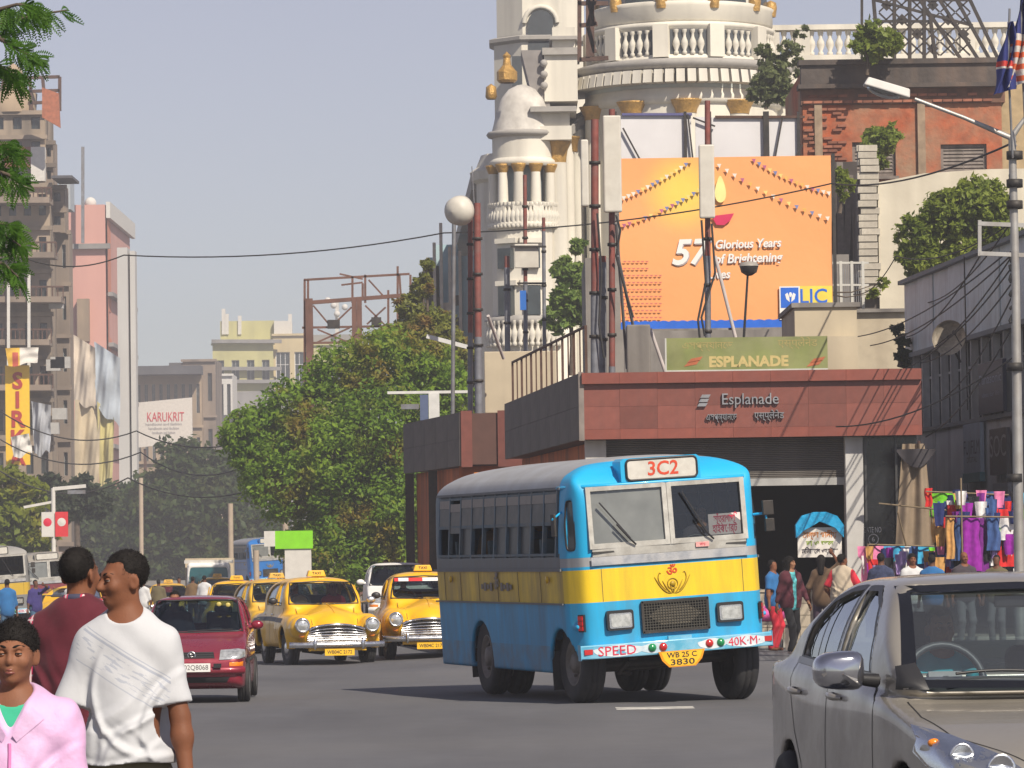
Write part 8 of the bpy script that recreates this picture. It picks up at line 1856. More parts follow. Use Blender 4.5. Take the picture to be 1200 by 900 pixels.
far('grey_tower_building', 'tall grimy grey building with balconies and an iron frame on its roof',300,[(-12,58,215,0,0,6, stucco,(4,12,.5,.5, 'dark')),(58,80,270,0,4,3, darkw,(2,9,.4,.45, 'glass')),(58,75,217,272,2,3, darkw,(1,2,.5,.4, 'dark')),(-12,52,130,216,2,6, stucco,(3,3,.5,.5, 'dark')),(52,62,165,218,3,3, darkw,(1,2,.5,.4, 'dark')),(5,40,172,196,1.2,1, M('maroon_roof',(.22,.06,.05), rough=.8), None),(36,52,172,212,1.1,1, fw_, None),(68,82,212,245,6,3, M('pale_hut',(.38,.42,.46), rough=.8), None)], extra=ex_tower)
def ex_pink(B, P):
 x = P(123,300).x + .25; Ls = 28; zt = P(123,240).z; zb = -8; rects = [(2, Ls - 1, z, z + 2.6) for z in (zt - 38, zt - 33, zt - 28, zt - 23, zt - 18, zt - 13)]
 face(B, Vector((x,420, zb)), R(92), Ls, zt - zb,[(a, b, c - zb, d - zb) for a, b, c, d in rects], salmon, 'dark',.5)
 for z in (zt - 39, zt - 34, zt - 29, zt - 24, zt - 19, zt - 14, zt - 9): MB().b(x - .1, x + .5,420.2,420 + Ls, z, z + .4).build('ledge', mid, B)
 MB().b(x - .1, x + .3,420,420 + Ls, zt - 1.3, zt + .3).build('parapet_band', fw_, B); MB().bar(P(97,285,-2), P(97,172,-2),.3).build('flag_pole', grey_steel, B)
 MB().b(P(83,300).x, x + .3,419.4,420, P(100,292).z, P(100,286).z).build('ledge', mid, B); MB().ball(P(106,238,6),.6).build('water_tank', fw_, B)
far('pink_tower_building', 'plain pink high rise with salmon window bands down its street side',420,[(73,123,240,0,0,27, pinkw, None),(90,104,350,400,-1,1, tanw, None)], extra=ex_pink)
far('white_slab_tower', 'tall narrow white slab tower with one dark vertical slot',400,[(137,149,290,0,0,3, slabw, None),(149,152,298,0,1.5,2, darkw, None),(152,158,294,0,.6,2, slabw, None)])
def ex_tan(B, P):
 MB().b(P(158,440).x, P(238,440).x,516.5,520, P(200,440).z, P(200,430).z).build('cornice', darkroof, B)
far('tan_building', 'weathered tan building with a dark cornice behind the white billboard',520,[(158,236,436,0,0,14, tanw,(9,5,.45,.55, 'glass')),(214,252,421,0,3,12, darkw,(3,5,.4,.5, 'dark')),(198,222,425,437,4,8, darkroof, None)], extra=ex_tan)
def ex_lime(B, P):
 for px, t in ((262,362),(281,370),(266,368),(340,368),(395,350)): MB().bar(P(px,392,4), P(px, t,4),.5).build('aerial', fw_, B)
 for px, py in ((391,358),(395,368),(404,360),(384,352)): MB().ball(P(px, py,3),.45).build('dish', fw_, B)
 for y in (400,432,447,470): MB().bar(P(248, y,-.6), P(330, y,-.6),.8,.5).build('ledge', mid, B)
far('lime_building', 'lime and cream apartment block with rooftop aerials in the distance',600,[(249,320,402,0,0,14, lime,(4,5,.5,.4, 'glass')),(258,321,376,403,4,10, lime, None),(320,364,391,0,1,14, creamw,(2,4,.75,.5, 'white')),(321,340,376,392,3,6, fw_, None),(364,424,402,0,2,14, lime,(3,4,.6,.4, 'glass')),(362,426,392,403,5,8, mid, None),(276,364,458,0,-8,7, mid, None)], extra=ex_lime)
far('white_villa', 'small white house with arched dark windows before the lime block',560,[(247,272,438,0,0,10, fw_,(3,5,.5,.6, 'dark')),(252,306,486,0,-12,10, darkroof, None),(300,355,482,0,-6,8, mid,(5,5,.4,.4, 'dark'))])
far('low_grey_building', 'low grey building row glimpsed under the trees',470,[(160,270,540,0,0,10, tanw,(10,3,.5,.5, 'dark')),(90,162,560,0,4,10, darkw,(6,3,.5,.5, 'dark'))])
def cloth_sheet(name, label, P4, m, Y, amp=.5, nf=7, cat='tarpaulin'):
 a, b, c, d = [at(*p, Y) for p in P4]; o = a.copy(); ph = rng.uniform(0,6)
 def fn(u, v): q = (a * (1 - u) + b * u) * (1 - v) + (d * (1 - u) + c * u) * v; q.y += amp * (.5 * math.sin(5 * u + 2.5 * v + ph) + .3 * math.sin(11 * u - 6 * v * u + ph) + .25 * math.sin(9 * v + 4 * u * v) + .12 * math.sin(27 * u + 9 * v)); q.z += amp * .4 * math.sin(9 * u + ph) * v; return q - o
 return tag(MB().grid(fn,28,10).build(name, m, None, o), label, cat)
for i,(P4, col) in enumerate((([(86,392),(112,408),(112,480),(86,470)],(.55,.47,.38)),([(110,400),(141,420),(140,500),(112,478)],(.42,.48,.55)),([(88,468),(118,476),(116,575),(86,575)],(.52,.43,.29)),([(114,470),(134,490),(132,570),(116,572)],(.50,.44,.18)),([(36,470),(60,475),(58,530),(40,535)],(.36,.38,.42)))):
 cloth_sheet('tarpaulin',['cream torn tarpaulin hanging below the pink tower', 'blue grey tarpaulin bunched beside the white slab tower', 'tan lower tarpaulin under the torn cream one', 'mustard strip of tarpaulin low by the slab tower', 'grey rag of tarpaulin beside the vertical yellow sign'][i], P4, M('tarp_%s' % 'abcde'[i], col, rough=.8, var=.25, scale=.5, streak=((.2,.18,.15),.5,.8)),372 if i < 4 else 296,.5)
ys_ = 292; sg_ = T('vertical_sign', 'tall yellow vertical sign with red stacked letters SIRKA', 'sign',(0,0,0)); a, b = at(7,545, ys_), at(34,428, ys_); MB().b(a.x, b.x, ys_, ys_ + .3, a.z, b.z).build('board', M('sign_yellow',(.80,.50,.01), rough=.6, var=.08), sg_)
for i, ch in enumerate('SIRKA'): text('lettering', ch, M('sign_letter_red',(.40,.03,.02), rough=.6), sg_, at(20.5,447 + i * 22.5, ys_) + Vector((0,-.05,0)),1.55, bold=.05, shear=.0)
cloth_sheet('banner', 'white and yellow printed banner above the vertical yellow sign',[(6,408),(45,407),(44,424),(10,430)], paint('banner_print',[((.70,.66,.60),[]),((.75,.45,.03),[('x', '<',1.0)]),((.5,.08,.04),[('x', '<',.9),('x', '>',.5),('z', '<',-.3)])], rough=.7),291,.15,3, 'banner')
cloth_sheet('rag', 'white cloth rag hanging over the foot of the yellow sign',[(12,512),(34,508),(38,530),(16,538)], fw_,290.5,.3,3, 'cloth')
yb_ = 450; kb_ = T('white_billboard', 'white billboard with red KARUKRIT lettering far down the street', 'billboard',(0,0,0)); a, b = at(158,525, yb_), at(225,469, yb_); MB().prism([(a.x, a.z),(b.x, a.z + .6),(b.x, b.z + .3),(a.x, b.z - .2)], yb_, yb_ + .4).build('board', fw_, kb_)
text('lettering', 'KARUKRIT', M('billboard_red',(.55,.06,.08), rough=.6), kb_, at(194,489, yb_) + Vector((0,-.05,0)),1.4, width=3.9)
for y, w in ((497,3.8),(502,3.2),(507,2.4)): text('lettering', 'handloom and fashion', M('billboard_grey',(.3,.3,.32), rough=.6), kb_, at(192, y, yb_) + Vector((0,-.05,0)),.4, width=w)
for px in (170,214): MB().bar(at(px,526, yb_ + .5), Vector((ax(px, yb_), yb_ + .5,-4)),.3).build('post', rust_iron, kb_)
# ------------------------------------------------------------------ trees and plants
bark = M('bark',(.10,.075,.055), rough=.95, var=.35, scale=6, bump=.5, bscale=14)
def leaves(blobs, n, size, per=22, spread=.25, elong=1.8):
 """Leaf-sized faces gathered in clumps through the crown's volume. blobs: (x, y, z, r)."""
 Bl = np.array(blobs, float); w = Bl[:,3] ** 2.3; nc = max(4, n // per); bi = rng.choice(len(Bl), nc, p=w / w.sum())
 d = rng.normal(size=(nc,3)); d /= np.linalg.norm(d, axis=1)[:, None]; rad = (.30 + .70 * rng.random(nc) ** .5) * np.where(rng.random(nc) < .12,1.14,1); c = Bl[bi, :3] + d * (Bl[bi,3] * rad)[:, None] * np.array([1,1,.92])
 cs = spread * Bl[bi,3] * rng.uniform(.5,1.15, nc); k = np.repeat(np.arange(nc), per); m = len(k)
 p = c[k] + rng.normal(size=(m,3)) * cs[k][:, None] * np.array([.5,.5,.36]); s = size * rng.uniform(.6,1.4, m)
 nrm = rng.normal(size=(m,3)) + d[k] * .6 + np.array([0,0,.7]); nrm /= np.linalg.norm(nrm, axis=1)[:, None]; t = np.cross(nrm, rng.normal(size=(m,3))); t /= np.linalg.norm(t, axis=1)[:, None]; b = np.cross(nrm, t)
 t = t * (s * elong * .5)[:, None]; b = b * (s * .5)[:, None]
 return np.stack([p - t, p + b * .9 + t * .1, p + t, p - b * .9 + t * .1],1).reshape(-1,3), np.arange(4 * m).reshape(-1,4)
G1 = leafmat('leaf_bright',(.085,.20,.018),(.30,.44,.035),(.34,.15,.04),.35,.6); G2 = leafmat('leaf_dark',(.040,.075,.020),(.10,.145,.040),(.15,.13,.05),.25,.4); G3 = leafmat('leaf_olive',(.13,.17,.025),(.34,.34,.06),(.34,.15,.06),.6,.75); G4 = leafmat('leaf_yellow',(.12,.19,.015),(.32,.34,.03),(.46,.30,.03),.3,.5); G5 = leafmat('leaf_grey',(.035,.055,.03),(.085,.11,.055))
def tree(name, label, Y, blobs, n, size, mat, trunk=None, cat='tree', group=None, base=None, limbs=True, tr=.22, dz=1.0):
 """blobs in photograph pixels: (px, py, r, depth offset in metres)."""
 k = Y / FPX; pts = []
 for b in blobs: q = at(b[0], b[1], Y + (b[3] if len(b) > 3 else 0)); pts.append((q.x, q.y, q.z, b[2] * k))
 tx = trunk if trunk is not None else blobs[0][0]; x = ax(tx, Y); z0 = (GZ(x, Y) - .1) if base is None else az(base, Y, tx); o = T(name, label, cat,(x, Y, z0),0, group)
 L_ = [(a - x, b - Y, c - z0, r) for a, b, c, r in pts];
 v, f = leaves(L_, n, size); link('crown', mesh_np('crown', v, f, mat), o)
 if limbs:
  zm = min(c for _, _, c, _ in L_); zc = np.mean([c for _, _, c, _ in L_]); m = MB(); fork = Vector((.0,0, max(.3,(zm + zc) * .42)))
  m.tube([(0,0,0), fork * .5 + Vector((.04,.02,0)), fork],[tr * 1.2, tr, tr * .85],10)
  for a, b, c, r in L_[:12]:
   e = Vector((a, b, c)); md_ = fork.lerp(e,.5) + Vector((0,0,-.08 * (e - fork).length)); m.tube([fork, md_, e],[tr * .6, tr * .32, tr * .1],6)
  m.build('trunk', bark, o)
 return o
tree('street_tree', 'large bright green street tree with reddish tips between the taxis and the annexe',150,[(420,590,68),(300,510,40),(345,478,40),(400,440,42),(452,425,45),(505,440,42),(380,530,60,-1),(450,500,62,-1),(515,520,48),(340,565,52,-1),(480,600,60,-1.5),(400,650,52,-1),(465,655,48,-1),(505,640,36),(312,545,38),(282,515,26),(365,640,38),(520,580,40),(530,470,30)],110000,.105, G1,440, tr=.3)
tree('creeper', 'brownish creeper climbing above the tree beside the pale blue building',158,[(500,395,36),(480,360,18),(470,400,28),(520,410,28),(495,335,15),(500,312,9),(540,415,20),(450,405,20)],24000,.115, G3,505, cat='creeper')
tree('far_tree', 'broad dark hazy tree standing at the end of the street',340,[(250,600,55),(200,590,48),(220,550,38),(270,560,35),(170,610,40),(300,630,34),(230,640,45),(180,650,40),(285,660,30)],30000,.34, G2,235, tr=.4, group='hazy trees at the end of the street')
tree('far_tree', 'dark tree behind the banner lamp post, left of the broad hazy tree',350,[(120,610,42),(90,630,40),(150,640,42),(70,600,30),(110,650,40),(140,590,28)],20000,.34, G2,115, tr=.4, group='hazy trees at the end of the street')
tree('far_tree', 'small rounded hazy tree under the street tree',330,[(335,640,26),(318,660,24),(350,660,24),(260,668,22)],6000,.4, G2,330, tr=.3, group='hazy trees at the end of the street')
tree('roadside_tree', 'yellow green tree below the vertical yellow sign',225,[(14,600,34),(30,580,24),(5,570,26),(40,625,26),(12,640,28)],9000,.26, G4,14, tr=.25)
tree('roadside_tree', 'small olive tree under the torn tarpaulins',260,[(95,575,20),(78,590,22),(115,590,20),(60,570,16)],5000,.3, G5,90, tr=.2)
tree('rooftop_tree', 'slender willow like tree before the gilt column',152,[(672,350,24),(668,318,20),(675,288,11),(655,372,20),(688,335,14),(690,370,16)],6500,.16, leafmat('leaf_willow',(.10,.19,.04),(.30,.40,.08)),672, base=440, tr=.08)
for nm, lb, Y, bl, n, sz, mt, bs in (('wall_shrub', 'dense leafy shrub tumbling over the whitewashed wall',113.5,[(1080,275,28),(1112,252,32),(1150,240,34),(1092,308,26),(1062,300,16),(1168,272,26),(1130,290,24),(1075,325,14)],20000,.095, leafmat('leaf_shrub',(.12,.18,.025),(.36,.42,.06)),335),
 ('parapet_bush', 'sunlit bush sprouting on the black parapet below the iron lattice',127,[(1025,45,22),(1010,52,15),(1042,50,15),(1028,62,14)],2600,.14, leafmat('leaf_fig',(.14,.21,.03),(.36,.42,.08)),88),('wall_bush', 'bush growing out of the brick wall in front of a grey shutter',126.6,[(1030,165,18),(1022,180,13),(1042,158,12),(1035,192,9),(1012,182,8)],2200,.16, leafmat('leaf_fig',(.14,.21,.03),(.36,.42,.08)),208),
 ('cornice_bush', 'tall dusty bush rooted at the edge of the rotunda cornice',150,[(905,88,22),(925,62,17),(938,36,9),(893,106,18),(942,88,12),(918,108,18),(897,62,12)],5200,.12, leafmat('leaf_dusty',(.10,.13,.05),(.28,.32,.13)),128),('recess_fern', 'small plant in the dark gap beside the orange hoarding',116,[(990,218,12),(985,205,8),(993,232,7)],900,.12, leafmat('leaf_shrub',(.12,.18,.025),(.36,.42,.06)),250),('wall_vine', 'dark vine at the corner of the blue shed',96,[(1057,400,8),(1058,416,8),(1052,384,7),(1060,425,5)],900,.10, leafmat('leaf_vine',(.02,.045,.012),(.07,.10,.03)),430),
 ('grille_vine', 'thin vine on the pale roof fence',106,[(965,340,6),(968,325,5),(1035,330,8),(1022,344,7)],500,.09, leafmat('leaf_shrub',(.12,.18,.025),(.36,.42,.06)),358)):
 tree(nm, lb, Y, bl, n, sz, mt, bl[0][0], 'plant', base=bs, tr=.05)
# near branches with feathery leaves that hang into the picture
def near_tree():
 Y = 30.0; o = T('near_tree', 'feathery leaved branches hanging into the upper corner of the view', 'tree',(-6.2, Y,0)); m = MB(); V_, F_ = [],[]; P = lambda a, b, dy=0: at(a, b, Y + dy) - Vector((-6.2, Y,0))
 m.tube([(0,0,0),(.1,0,3),(.3,0,6.2)],[.22,.18,.12],10); fork = Vector((.3,0,4.5))
 for br in ([(-60,60),(-10,30),(40,18),(78,12)],[(-60,60),(0,45),(25,60),(44,70)],[(-60,60),(-15,15),(20,5),(45,8)],[(-80,210),(-20,172),(8,168),(20,180)],[(-80,210),(-20,195),(10,205),(26,218)],[(-80,310),(-30,280),(5,275),(24,288)],[(-80,310),(-30,300),(5,310),(22,325)],[(-80,310),(-20,262),(6,262),(20,268)],[(-50,60),(-5,75),(10,85),(18,95)]):
  q = [P(a, b, rng.uniform(-.3,.3)) for a, b in br]; m.tube([fork, q[0]],[.06,.03],6); m.tube(q,[.03,.02,.012,.006],5)
  for i in range(44):
   t = .9 + 2.1 * rng.random(); j = min(2, int(t)); p = q[j].lerp(q[j + 1], t - j); d = Vector((rng.uniform(-.4,1.0), rng.uniform(-.7,.7), rng.uniform(-1.1,.25))).normalized(); L_ = rng.uniform(.09,.19); sd = d.cross(Vector((rng.uniform(-.4,.4),-1, rng.uniform(-.4,.4)))).normalized()
   for k in range(11):
    c = p + d * L_ * (k + 1) / 11 + Vector((0,0,-.25 * L_ * (k / 11) ** 2))
    for s in (-1,1):
     e = (sd * s * .8 + d * .55).normalized() * (.036 * math.sin(math.pi * (k + 1.5) / 13)); n_ = d * .0085; i0 = len(V_); V_.extend([c, c + e * .5 + n_, c + e, c + e * .5 - n_]); F_.append((i0, i0 + 1, i0 + 2, i0 + 3))
 m.build('trunk', bark, o); link('crown', mesh_np('crown',[tuple(v) for v in V_], F_, leafmat('leaf_near',(.03,.10,.01),(.10,.22,.015), None,3)), o)
near_tree()
# ------------------------------------------------------------------ street furniture, wires, far traffic, stalls
YP = 62.0
def street_pole():
 x, y = ax(1194, YP,650), YP; p = T('street_lamp', 'tall grey street lamp pole with a long sloping arm and a boxy head', 'lamp',(x, y,0)); P = lambda a, b: at(a, b, YP) - Vector((x, y,0)); gm = M('galvanised',(.42,.41,.39), rough=.5, metal=.5, var=.2, scale=3, dirt=((.2,.16,.12),.5,2))
 MB().tube([(0,0,0), P(1193,560), P(1190,330), P(1186,160)],[.08,.075,.065,.055],12).build('pole', gm, p); MB().tube([P(1188,172), P(1186,162), P(1130,138), P(1072,116)],[.05,.045,.03,.028],8).build('arm', gm, p); MB().tube([P(1186,160), P(1200,140), P(1216,118)],[.05,.03,.03],8).build('arm', gm, p)
 a, b = P(1066,114), P(1012,98); d = (b - a).normalized(); up = d.cross(Vector((0,1,0))); up = up if up.z > 0 else -up; M3 = Matrix((d, Vector((0,1,0)), up)).transposed(); MB().box((a + b) / 2 + up * .04,((b - a).length,.30,.13), M3, taper=(.9,.8)).build('lamp_head', M('head_grey',(.55,.53,.50), rough=.5, var=.1), p, bevel=.02); MB().ball((a * .45 + b * .55) - up * .03,(.26,.12,.09),12,8, rot=M3).build('lamp_bowl', glass('bowl',(.6,.6,.58),.1,.1,.2), p)
 for y_, x0 in ((262,1146),(297,1148)): MB().bar(P(x0, y_), P(1200, y_ + 2),.06).build('cross_arm', gm, p)
 MB().bar(P(1148,258), P(1148,300),.05).build('cross_arm', gm, p)
 for py in (182,215,240,430,560): MB().lathe([(.085,-.06),(.12,-.06),(.12,.06),(.085,.06)], P(1189, py),10).build('clamp', darkmetal, p)
 MB().tube([P(1188 + 5 * math.sin(t * 2.1),305 + 30 * (t / 12) + 22 * math.sin(t)) for t in np.linspace(0,22,70)],.02,5).build('cable_coil', black, p); MB().tube([P(1187 + 4 * math.sin(t * 1.7),205 + 14 * math.sin(t) + t) for t in np.linspace(0,20,60)],.015,5).build('cable_coil', black, p)
 return p
street_pole()
nav = paint('flag_navy',[((.02,.03,.16),[]),((.55,.05,.04),[('z', '<',-.62),('z', '>',-.70)]),((.6,.55,.5),[('z', '<',-.70),('z', '>',-.73)]),((.55,.05,.04),[('z', '<',-1.15),('z', '>',-1.24)]),((.6,.55,.5),[('z', '<',-1.12),('z', '>',-1.15)])], rough=.8, coat=0); usa = paint('flag_striped',[((.60,.56,.52),[]),((.03,.04,.18),[('z', '>',-.62)])] + [((.6,.12,.04),[('z', '<',-.72 - .17 * i),('z', '>',-.80 - .17 * i)]) for i in range(4)], rough=.8, coat=0)
for nm, lb, px, y0, y1, m in (('flag', 'navy flag with red and white lines drooping by the street lamp',1182,22,108, nav),('flag', 'striped flag with a blue corner drooping at the edge of the view',1197,-10,100, usa)):
 o = at(px, y0,61.5); H = o.z - az(y1,61.5, px); f = T(nm, lb, 'flag', o); MB().tube([(.02,.02,.15),(-.02,.0,-.6),(.05,.25,-2.0)],.018,6).build('pole', grey_steel, f); MB().grid(lambda u, v: (-.16 * v + (u - .3) * .34 * (.25 + .75 * v) + .03 * math.sin(9 * v + 6 * u),.08 * math.sin(11 * u + 3 * v) - .05,-.05 - H * v + .1 * u * v),14,12).build('cloth', m, f)
# wires
for i, pts in enumerate(([(30,303,110),(145,299,110),(520,273,105),(975,215,100),(1190,166,62)],[(1184,262,62),(1050,300,95),(1000,345,105)],[(1000,395,100),(1180,296,62)],[(1085,355,95),(1184,262,62)],[(1065,430,94),(1186,300,62)],[(1072,418,93),(1188,310,62)],[(1080,425,92),(1187,330,62)],[(1020,405,98),(1184,300,62)],[(1100,470,88),(1187,345,62)],[(1062,395,96),(1150,297,62)],[(980,500,79),(1186,420,62)],[(1130,300,75),(1134,480,88)],[(1085,512,84),(1188,380,62)],[(0,552,180),(150,560,180),(330,560,170)],[(0,482,190),(160,505,190),(330,500,175)],[(0,515,190),(165,530,190),(300,540,175)])):
 sagwire('overhead_wire',['long dark wire crossing the sky above the street', 'wire from the lamp pole to the hoarding fence', 'wire sagging over the cream house front', 'wire over the top corner of the blue shed', 'lowest wire reaching the vine corner', 'wire just above the lowest vine corner wire', 'wire along the middle of the blue sheets', 'long wire to the roof room', 'wire down to the shop windows', 'wire from the cross arm to the shed corner', 'thin wire across the red granite', 'nearly upright wire before the shop windows', 'wire behind the satellite dish', 'faint wire before the far left trees', 'faint upper wire across the tarpaulins', 'faint middle wire across the tarpaulins'][i],[at(*q) for q in pts],.018 if i == 0 else .013 if i < 13 else .03,.25 if i < 13 else .8)
# banner lamp post and small street things on the far side
YB_ = 170; x = ax(63, YB_,650); bp = T('banner_post', 'white street post with a white and a red banner', 'lamp',(x, YB_, GZ(x, YB_) - .1)); z = lambda y: az(y, YB_,63) - bp.location.z; wx = lambda px: ax(px, YB_,600) - x
MB().tube([(0,0,0),(0,0, z(572))],.09,8).build('pole', fw_, bp); MB().bar((0,0, z(573)),(wx(101),0, z(570)),.14).build('arm', fw_, bp); MB().bar((0,0, z(588)),(wx(28),0, z(594)),.1).build('arm', fw_, bp); MB().box((wx(90),0, z(577)),(.7,.3,.15)).build('lamp_head', grey_steel, bp)
for a, b, m, m2 in ((49,63, fw_, red_paint),(65,80, M('banner_red',(.60,.03,.04), rough=.6), fw_)):
 o = MB().b(wx(a), wx(b),-.14,-.10, z(629), z(600)).build('banner', m, bp); c = (wx(a) + wx(b)) / 2; MB().lathe([(.0,-.02),(.17,0)],(c,-.145, z(612)),14, axis='y').build('logo', m2, o); MB().b(c - .15, c + .15,-.146,-.142, z(613.5), z(611)).build('logo', m, o)
YG = 136; gb = T('lime_board', 'bright lime green advertising board below the street tree', 'sign',(ax(344, YG), YG, GZ(ax(344, YG), YG))); z = lambda y: az(y, YG,344) - gb.location.z; w_ = 22 * YG / FPX; MB().b(-w_, w_,0,.2, z(643), z(622)).build('board', M('lime_paint',(.22,.62,.01), rough=.5, var=.1), gb); MB().b(-w_ * .5, w_ * .9,.05,.3,0, z(643)).build('base', fw_, gb); MB().b(-w_ - .35,-w_,0,.15, z(640), z(622)).build('end_panel', fw_, gb)
for i,(px, t, Y) in enumerate(((270,590,220),(334,585,190),(300,645,200),(165,560,260))):
 x = ax(px, Y); pole_between('street_post',['slim pale post before the broad hazy tree', 'brown post beside the lime board', 'short post among the far traffic', 'distant thin post below the white billboard'][i], 'post',(x, Y, GZ(x, Y) - .2), at(px, t, Y),.14, M('post_tan',(.42,.34,.26), rough=.8))
# far traffic: more buses, a truck, a white van
def far_bus(px, Y, A, label, swap):
 b = dup(BUS, label=label, swap=swap);
 for o in kids(b):
  if o.name.split('.')[0] in ('om_emblem', 'notice_board', 'sticker', 'side_emblem', 'side_print'):
   for q in kids(o): bpy.data.objects.remove(q)
   bpy.data.objects.remove(o)
 x_ = ax(px, Y,690); b.location = (x_, Y, GZ(x_, Y)); b.rotation_euler = (0,0, A)
 for o in kids(b):
  if o.name.startswith('route_board'):
   for q in kids(o):
    if q.name.startswith('route_number'): bpy.data.objects.remove(q)
 return b
bb_ = paint('bus_all_blue',[((.012,.16,.50),[]),((.22,.23,.24),[('z', '>',2.565),('y', '>',.62)]),((.10,.12,.14),[('z', '>',1.80),('z', '<',2.55),('y', '>',.5)])], rough=.4, coat=.2); rb_ = paint('bus_brown',[((.45,.30,.16),[]),((.20,.03,.04),[('z', '>',1.2),('y', '<',.5)]),((.28,.26,.22),[('z', '>',2.55)]),((.65,.40,.02),[('z', '<',1.25),('z', '>',.9)]),((.10,.12,.12),[('z', '>',1.80),('z', '<',2.55),('y', '>',.5)])], rough=.5); gb_ = paint('bus_grey',[((.20,.20,.20),[]),((.30,.29,.27),[('z', '>',2.5)]),((.55,.36,.03),[('z', '<',1.6),('z', '>',1.2)])], rough=.5)
far_bus(318,228, R(13), 'far plain blue bus coming up behind the taxis', {'bus_paint': bb_, 'bus_blue': bb_}); far_bus(60,168, R(12), 'dusty brown bus with a dark red front beside the far pavement', {'bus_paint': rb_, 'bus_blue': rb_}); far_bus(0,142, R(20), 'grey bus cut by the edge of the view', {'bus_paint': gb_, 'bus_blue': gb_})
def truck():
 t = T('white_truck', 'small white truck with a teal windscreen among the far traffic', 'truck',(0,0,0)); F = Fld((-1.1,-.1,.3),(1.1,1.8,2.5),.05); F.rbox((0,.9,1.35),(1.0,.85,.95),.12, taper=(.92,.92)); outer = F.f.copy(); F.f = np.maximum(F.f,-(F.f + .06)); F.poly([(-.85,1.4),(.85,1.4),(.78,2.08),(-.78,2.08)],1,-.3,.5, rad=.1, mode='cut'); link('cab', F.mesh('cab', white_paint), t); F.f = outer
 fan(F,[(-.87,1.38),(.87,1.38),(.8,2.1),(-.8,2.1)],(0,1,0),-.02, lambda a, b: (a,-.8, b), k=1.).build('windscreen', M('teal_screen',(.02,.10,.12), rough=.15), t); MB().b(-1.05,1.05,.3,1.6,2.28,2.42).build('roof_rack', fw_, t); MB().b(-1.05,1.05,1.9,5.2,.8,2.5).build('load_box', M('truck_box',(.5,.42,.3), rough=.8), t); MB().b(-.95,.95,-.12,.05,.5,.75).build('bumper', M('taxi_yellow', TAXY), t)
 for x in (-.7,.7): MB().lathe([(.11,0),(.11,-.04),(0,-.05)],(x,.03,1.0),12, axis='y').build('headlamp', lens_clear, t)
 for x in (-.85,.85):
  for y in (.8,4.3): wheel(t, x, y,.4,.25,1 if x > 0 else -1)
 MB().b(-.5,.5,.5,5,.55,.8).build('chassis', darkmetal, t); return t
TR_ = truck(); TR_.scale = (.85,) * 3; put_car(TR_,245,722, R(3),(0,0))
van = dup(HATCH, label='white hatchback half hidden between the two taxis', swap={'hatch_red': white_paint}); van.scale = (1.15,) * 3; put_car(van,470,738, R(4),(0,.68))
# kiosk sign with a blue tarpaulin hood
YK_ = 77.6; ks_ = T('kiosk_sign', 'white hand lettered sign under a bright blue tarpaulin hood at the station entrance', 'sign',(ax(960, YK_), YK_,.13)); z = lambda y: az(y, YK_,960) - .13; h_ = .40
MB().b(-h_, h_,0,.05, z(653), z(618)).build('board', M('board_white',(.70,.66,.60), rough=.6, var=.12, scale=8), ks_); MB().b(-.03,.03,.02,.06,0, z(653)).build('post', grey_steel, ks_); pr = [(-h_ - .03, z(630)),(-h_ - .04, z(615)),(-h_ * .8, z(604)),(-.1, z(600)),(.12, z(600)),(h_ * .8, z(605)),(h_ + .04, z(616)),(h_ + .03, z(630)),(h_ * .7, z(619)),(.12, z(614)),(.0, z(611)),(-.1, z(615)),(-h_ * .7, z(621))]
MB().prism(pr,-.12,.16).build('tarpaulin', M('tarp_blue',(.01,.33,.62), rough=.4, var=.2, scale=6, bump=.6, bscale=8, bdist=.04), ks_)
for s_, y, sz, w, c_ in (('ঠান্ডা পানীয়',627,.14,.62,(.62,.20,.02)),('চা ও জল',637,.13,.5,(.25,.35,.04)),('মিনারেল ওয়াটার',646,.12,.66,(.06,.05,.06))): text('lettering', s_, M('ink_%d' % y, c_, rough=.6), ks_,(0,-.004, z(y)), sz, width=w, bold=.004)
# brown drape and poles of the stalls
dr = T('brown_drape', 'tall brown sackcloth drape tied up beside the station entrance', 'drape',(ax(1072,79.2),79.2,0)); zt_ = az(520,79.2,1072); MB().grid(lambda u, v: ((u - .5) * (.42 + .34 * v),.07 * math.sin(14 * u + 2 * v), zt_ - v * (zt_ - 1.6)),26,10).build('cloth', cloth('sackcloth',(.26,.20,.14), var=.2, scale=3), dr); MB().tube([(.1,0, zt_ + .05),(.1,.05,0)],.03,6).build('pole', rust_iron, dr)
MB().grid(lambda u, v: (-.35 + .75 * u,.1 * math.sin(9 * u) - .1, zt_ - .1 - .35 * math.sin(3 * u) * v),10,4).build('knot', cloth('dark_rag',(.05,.045,.05)), dr)
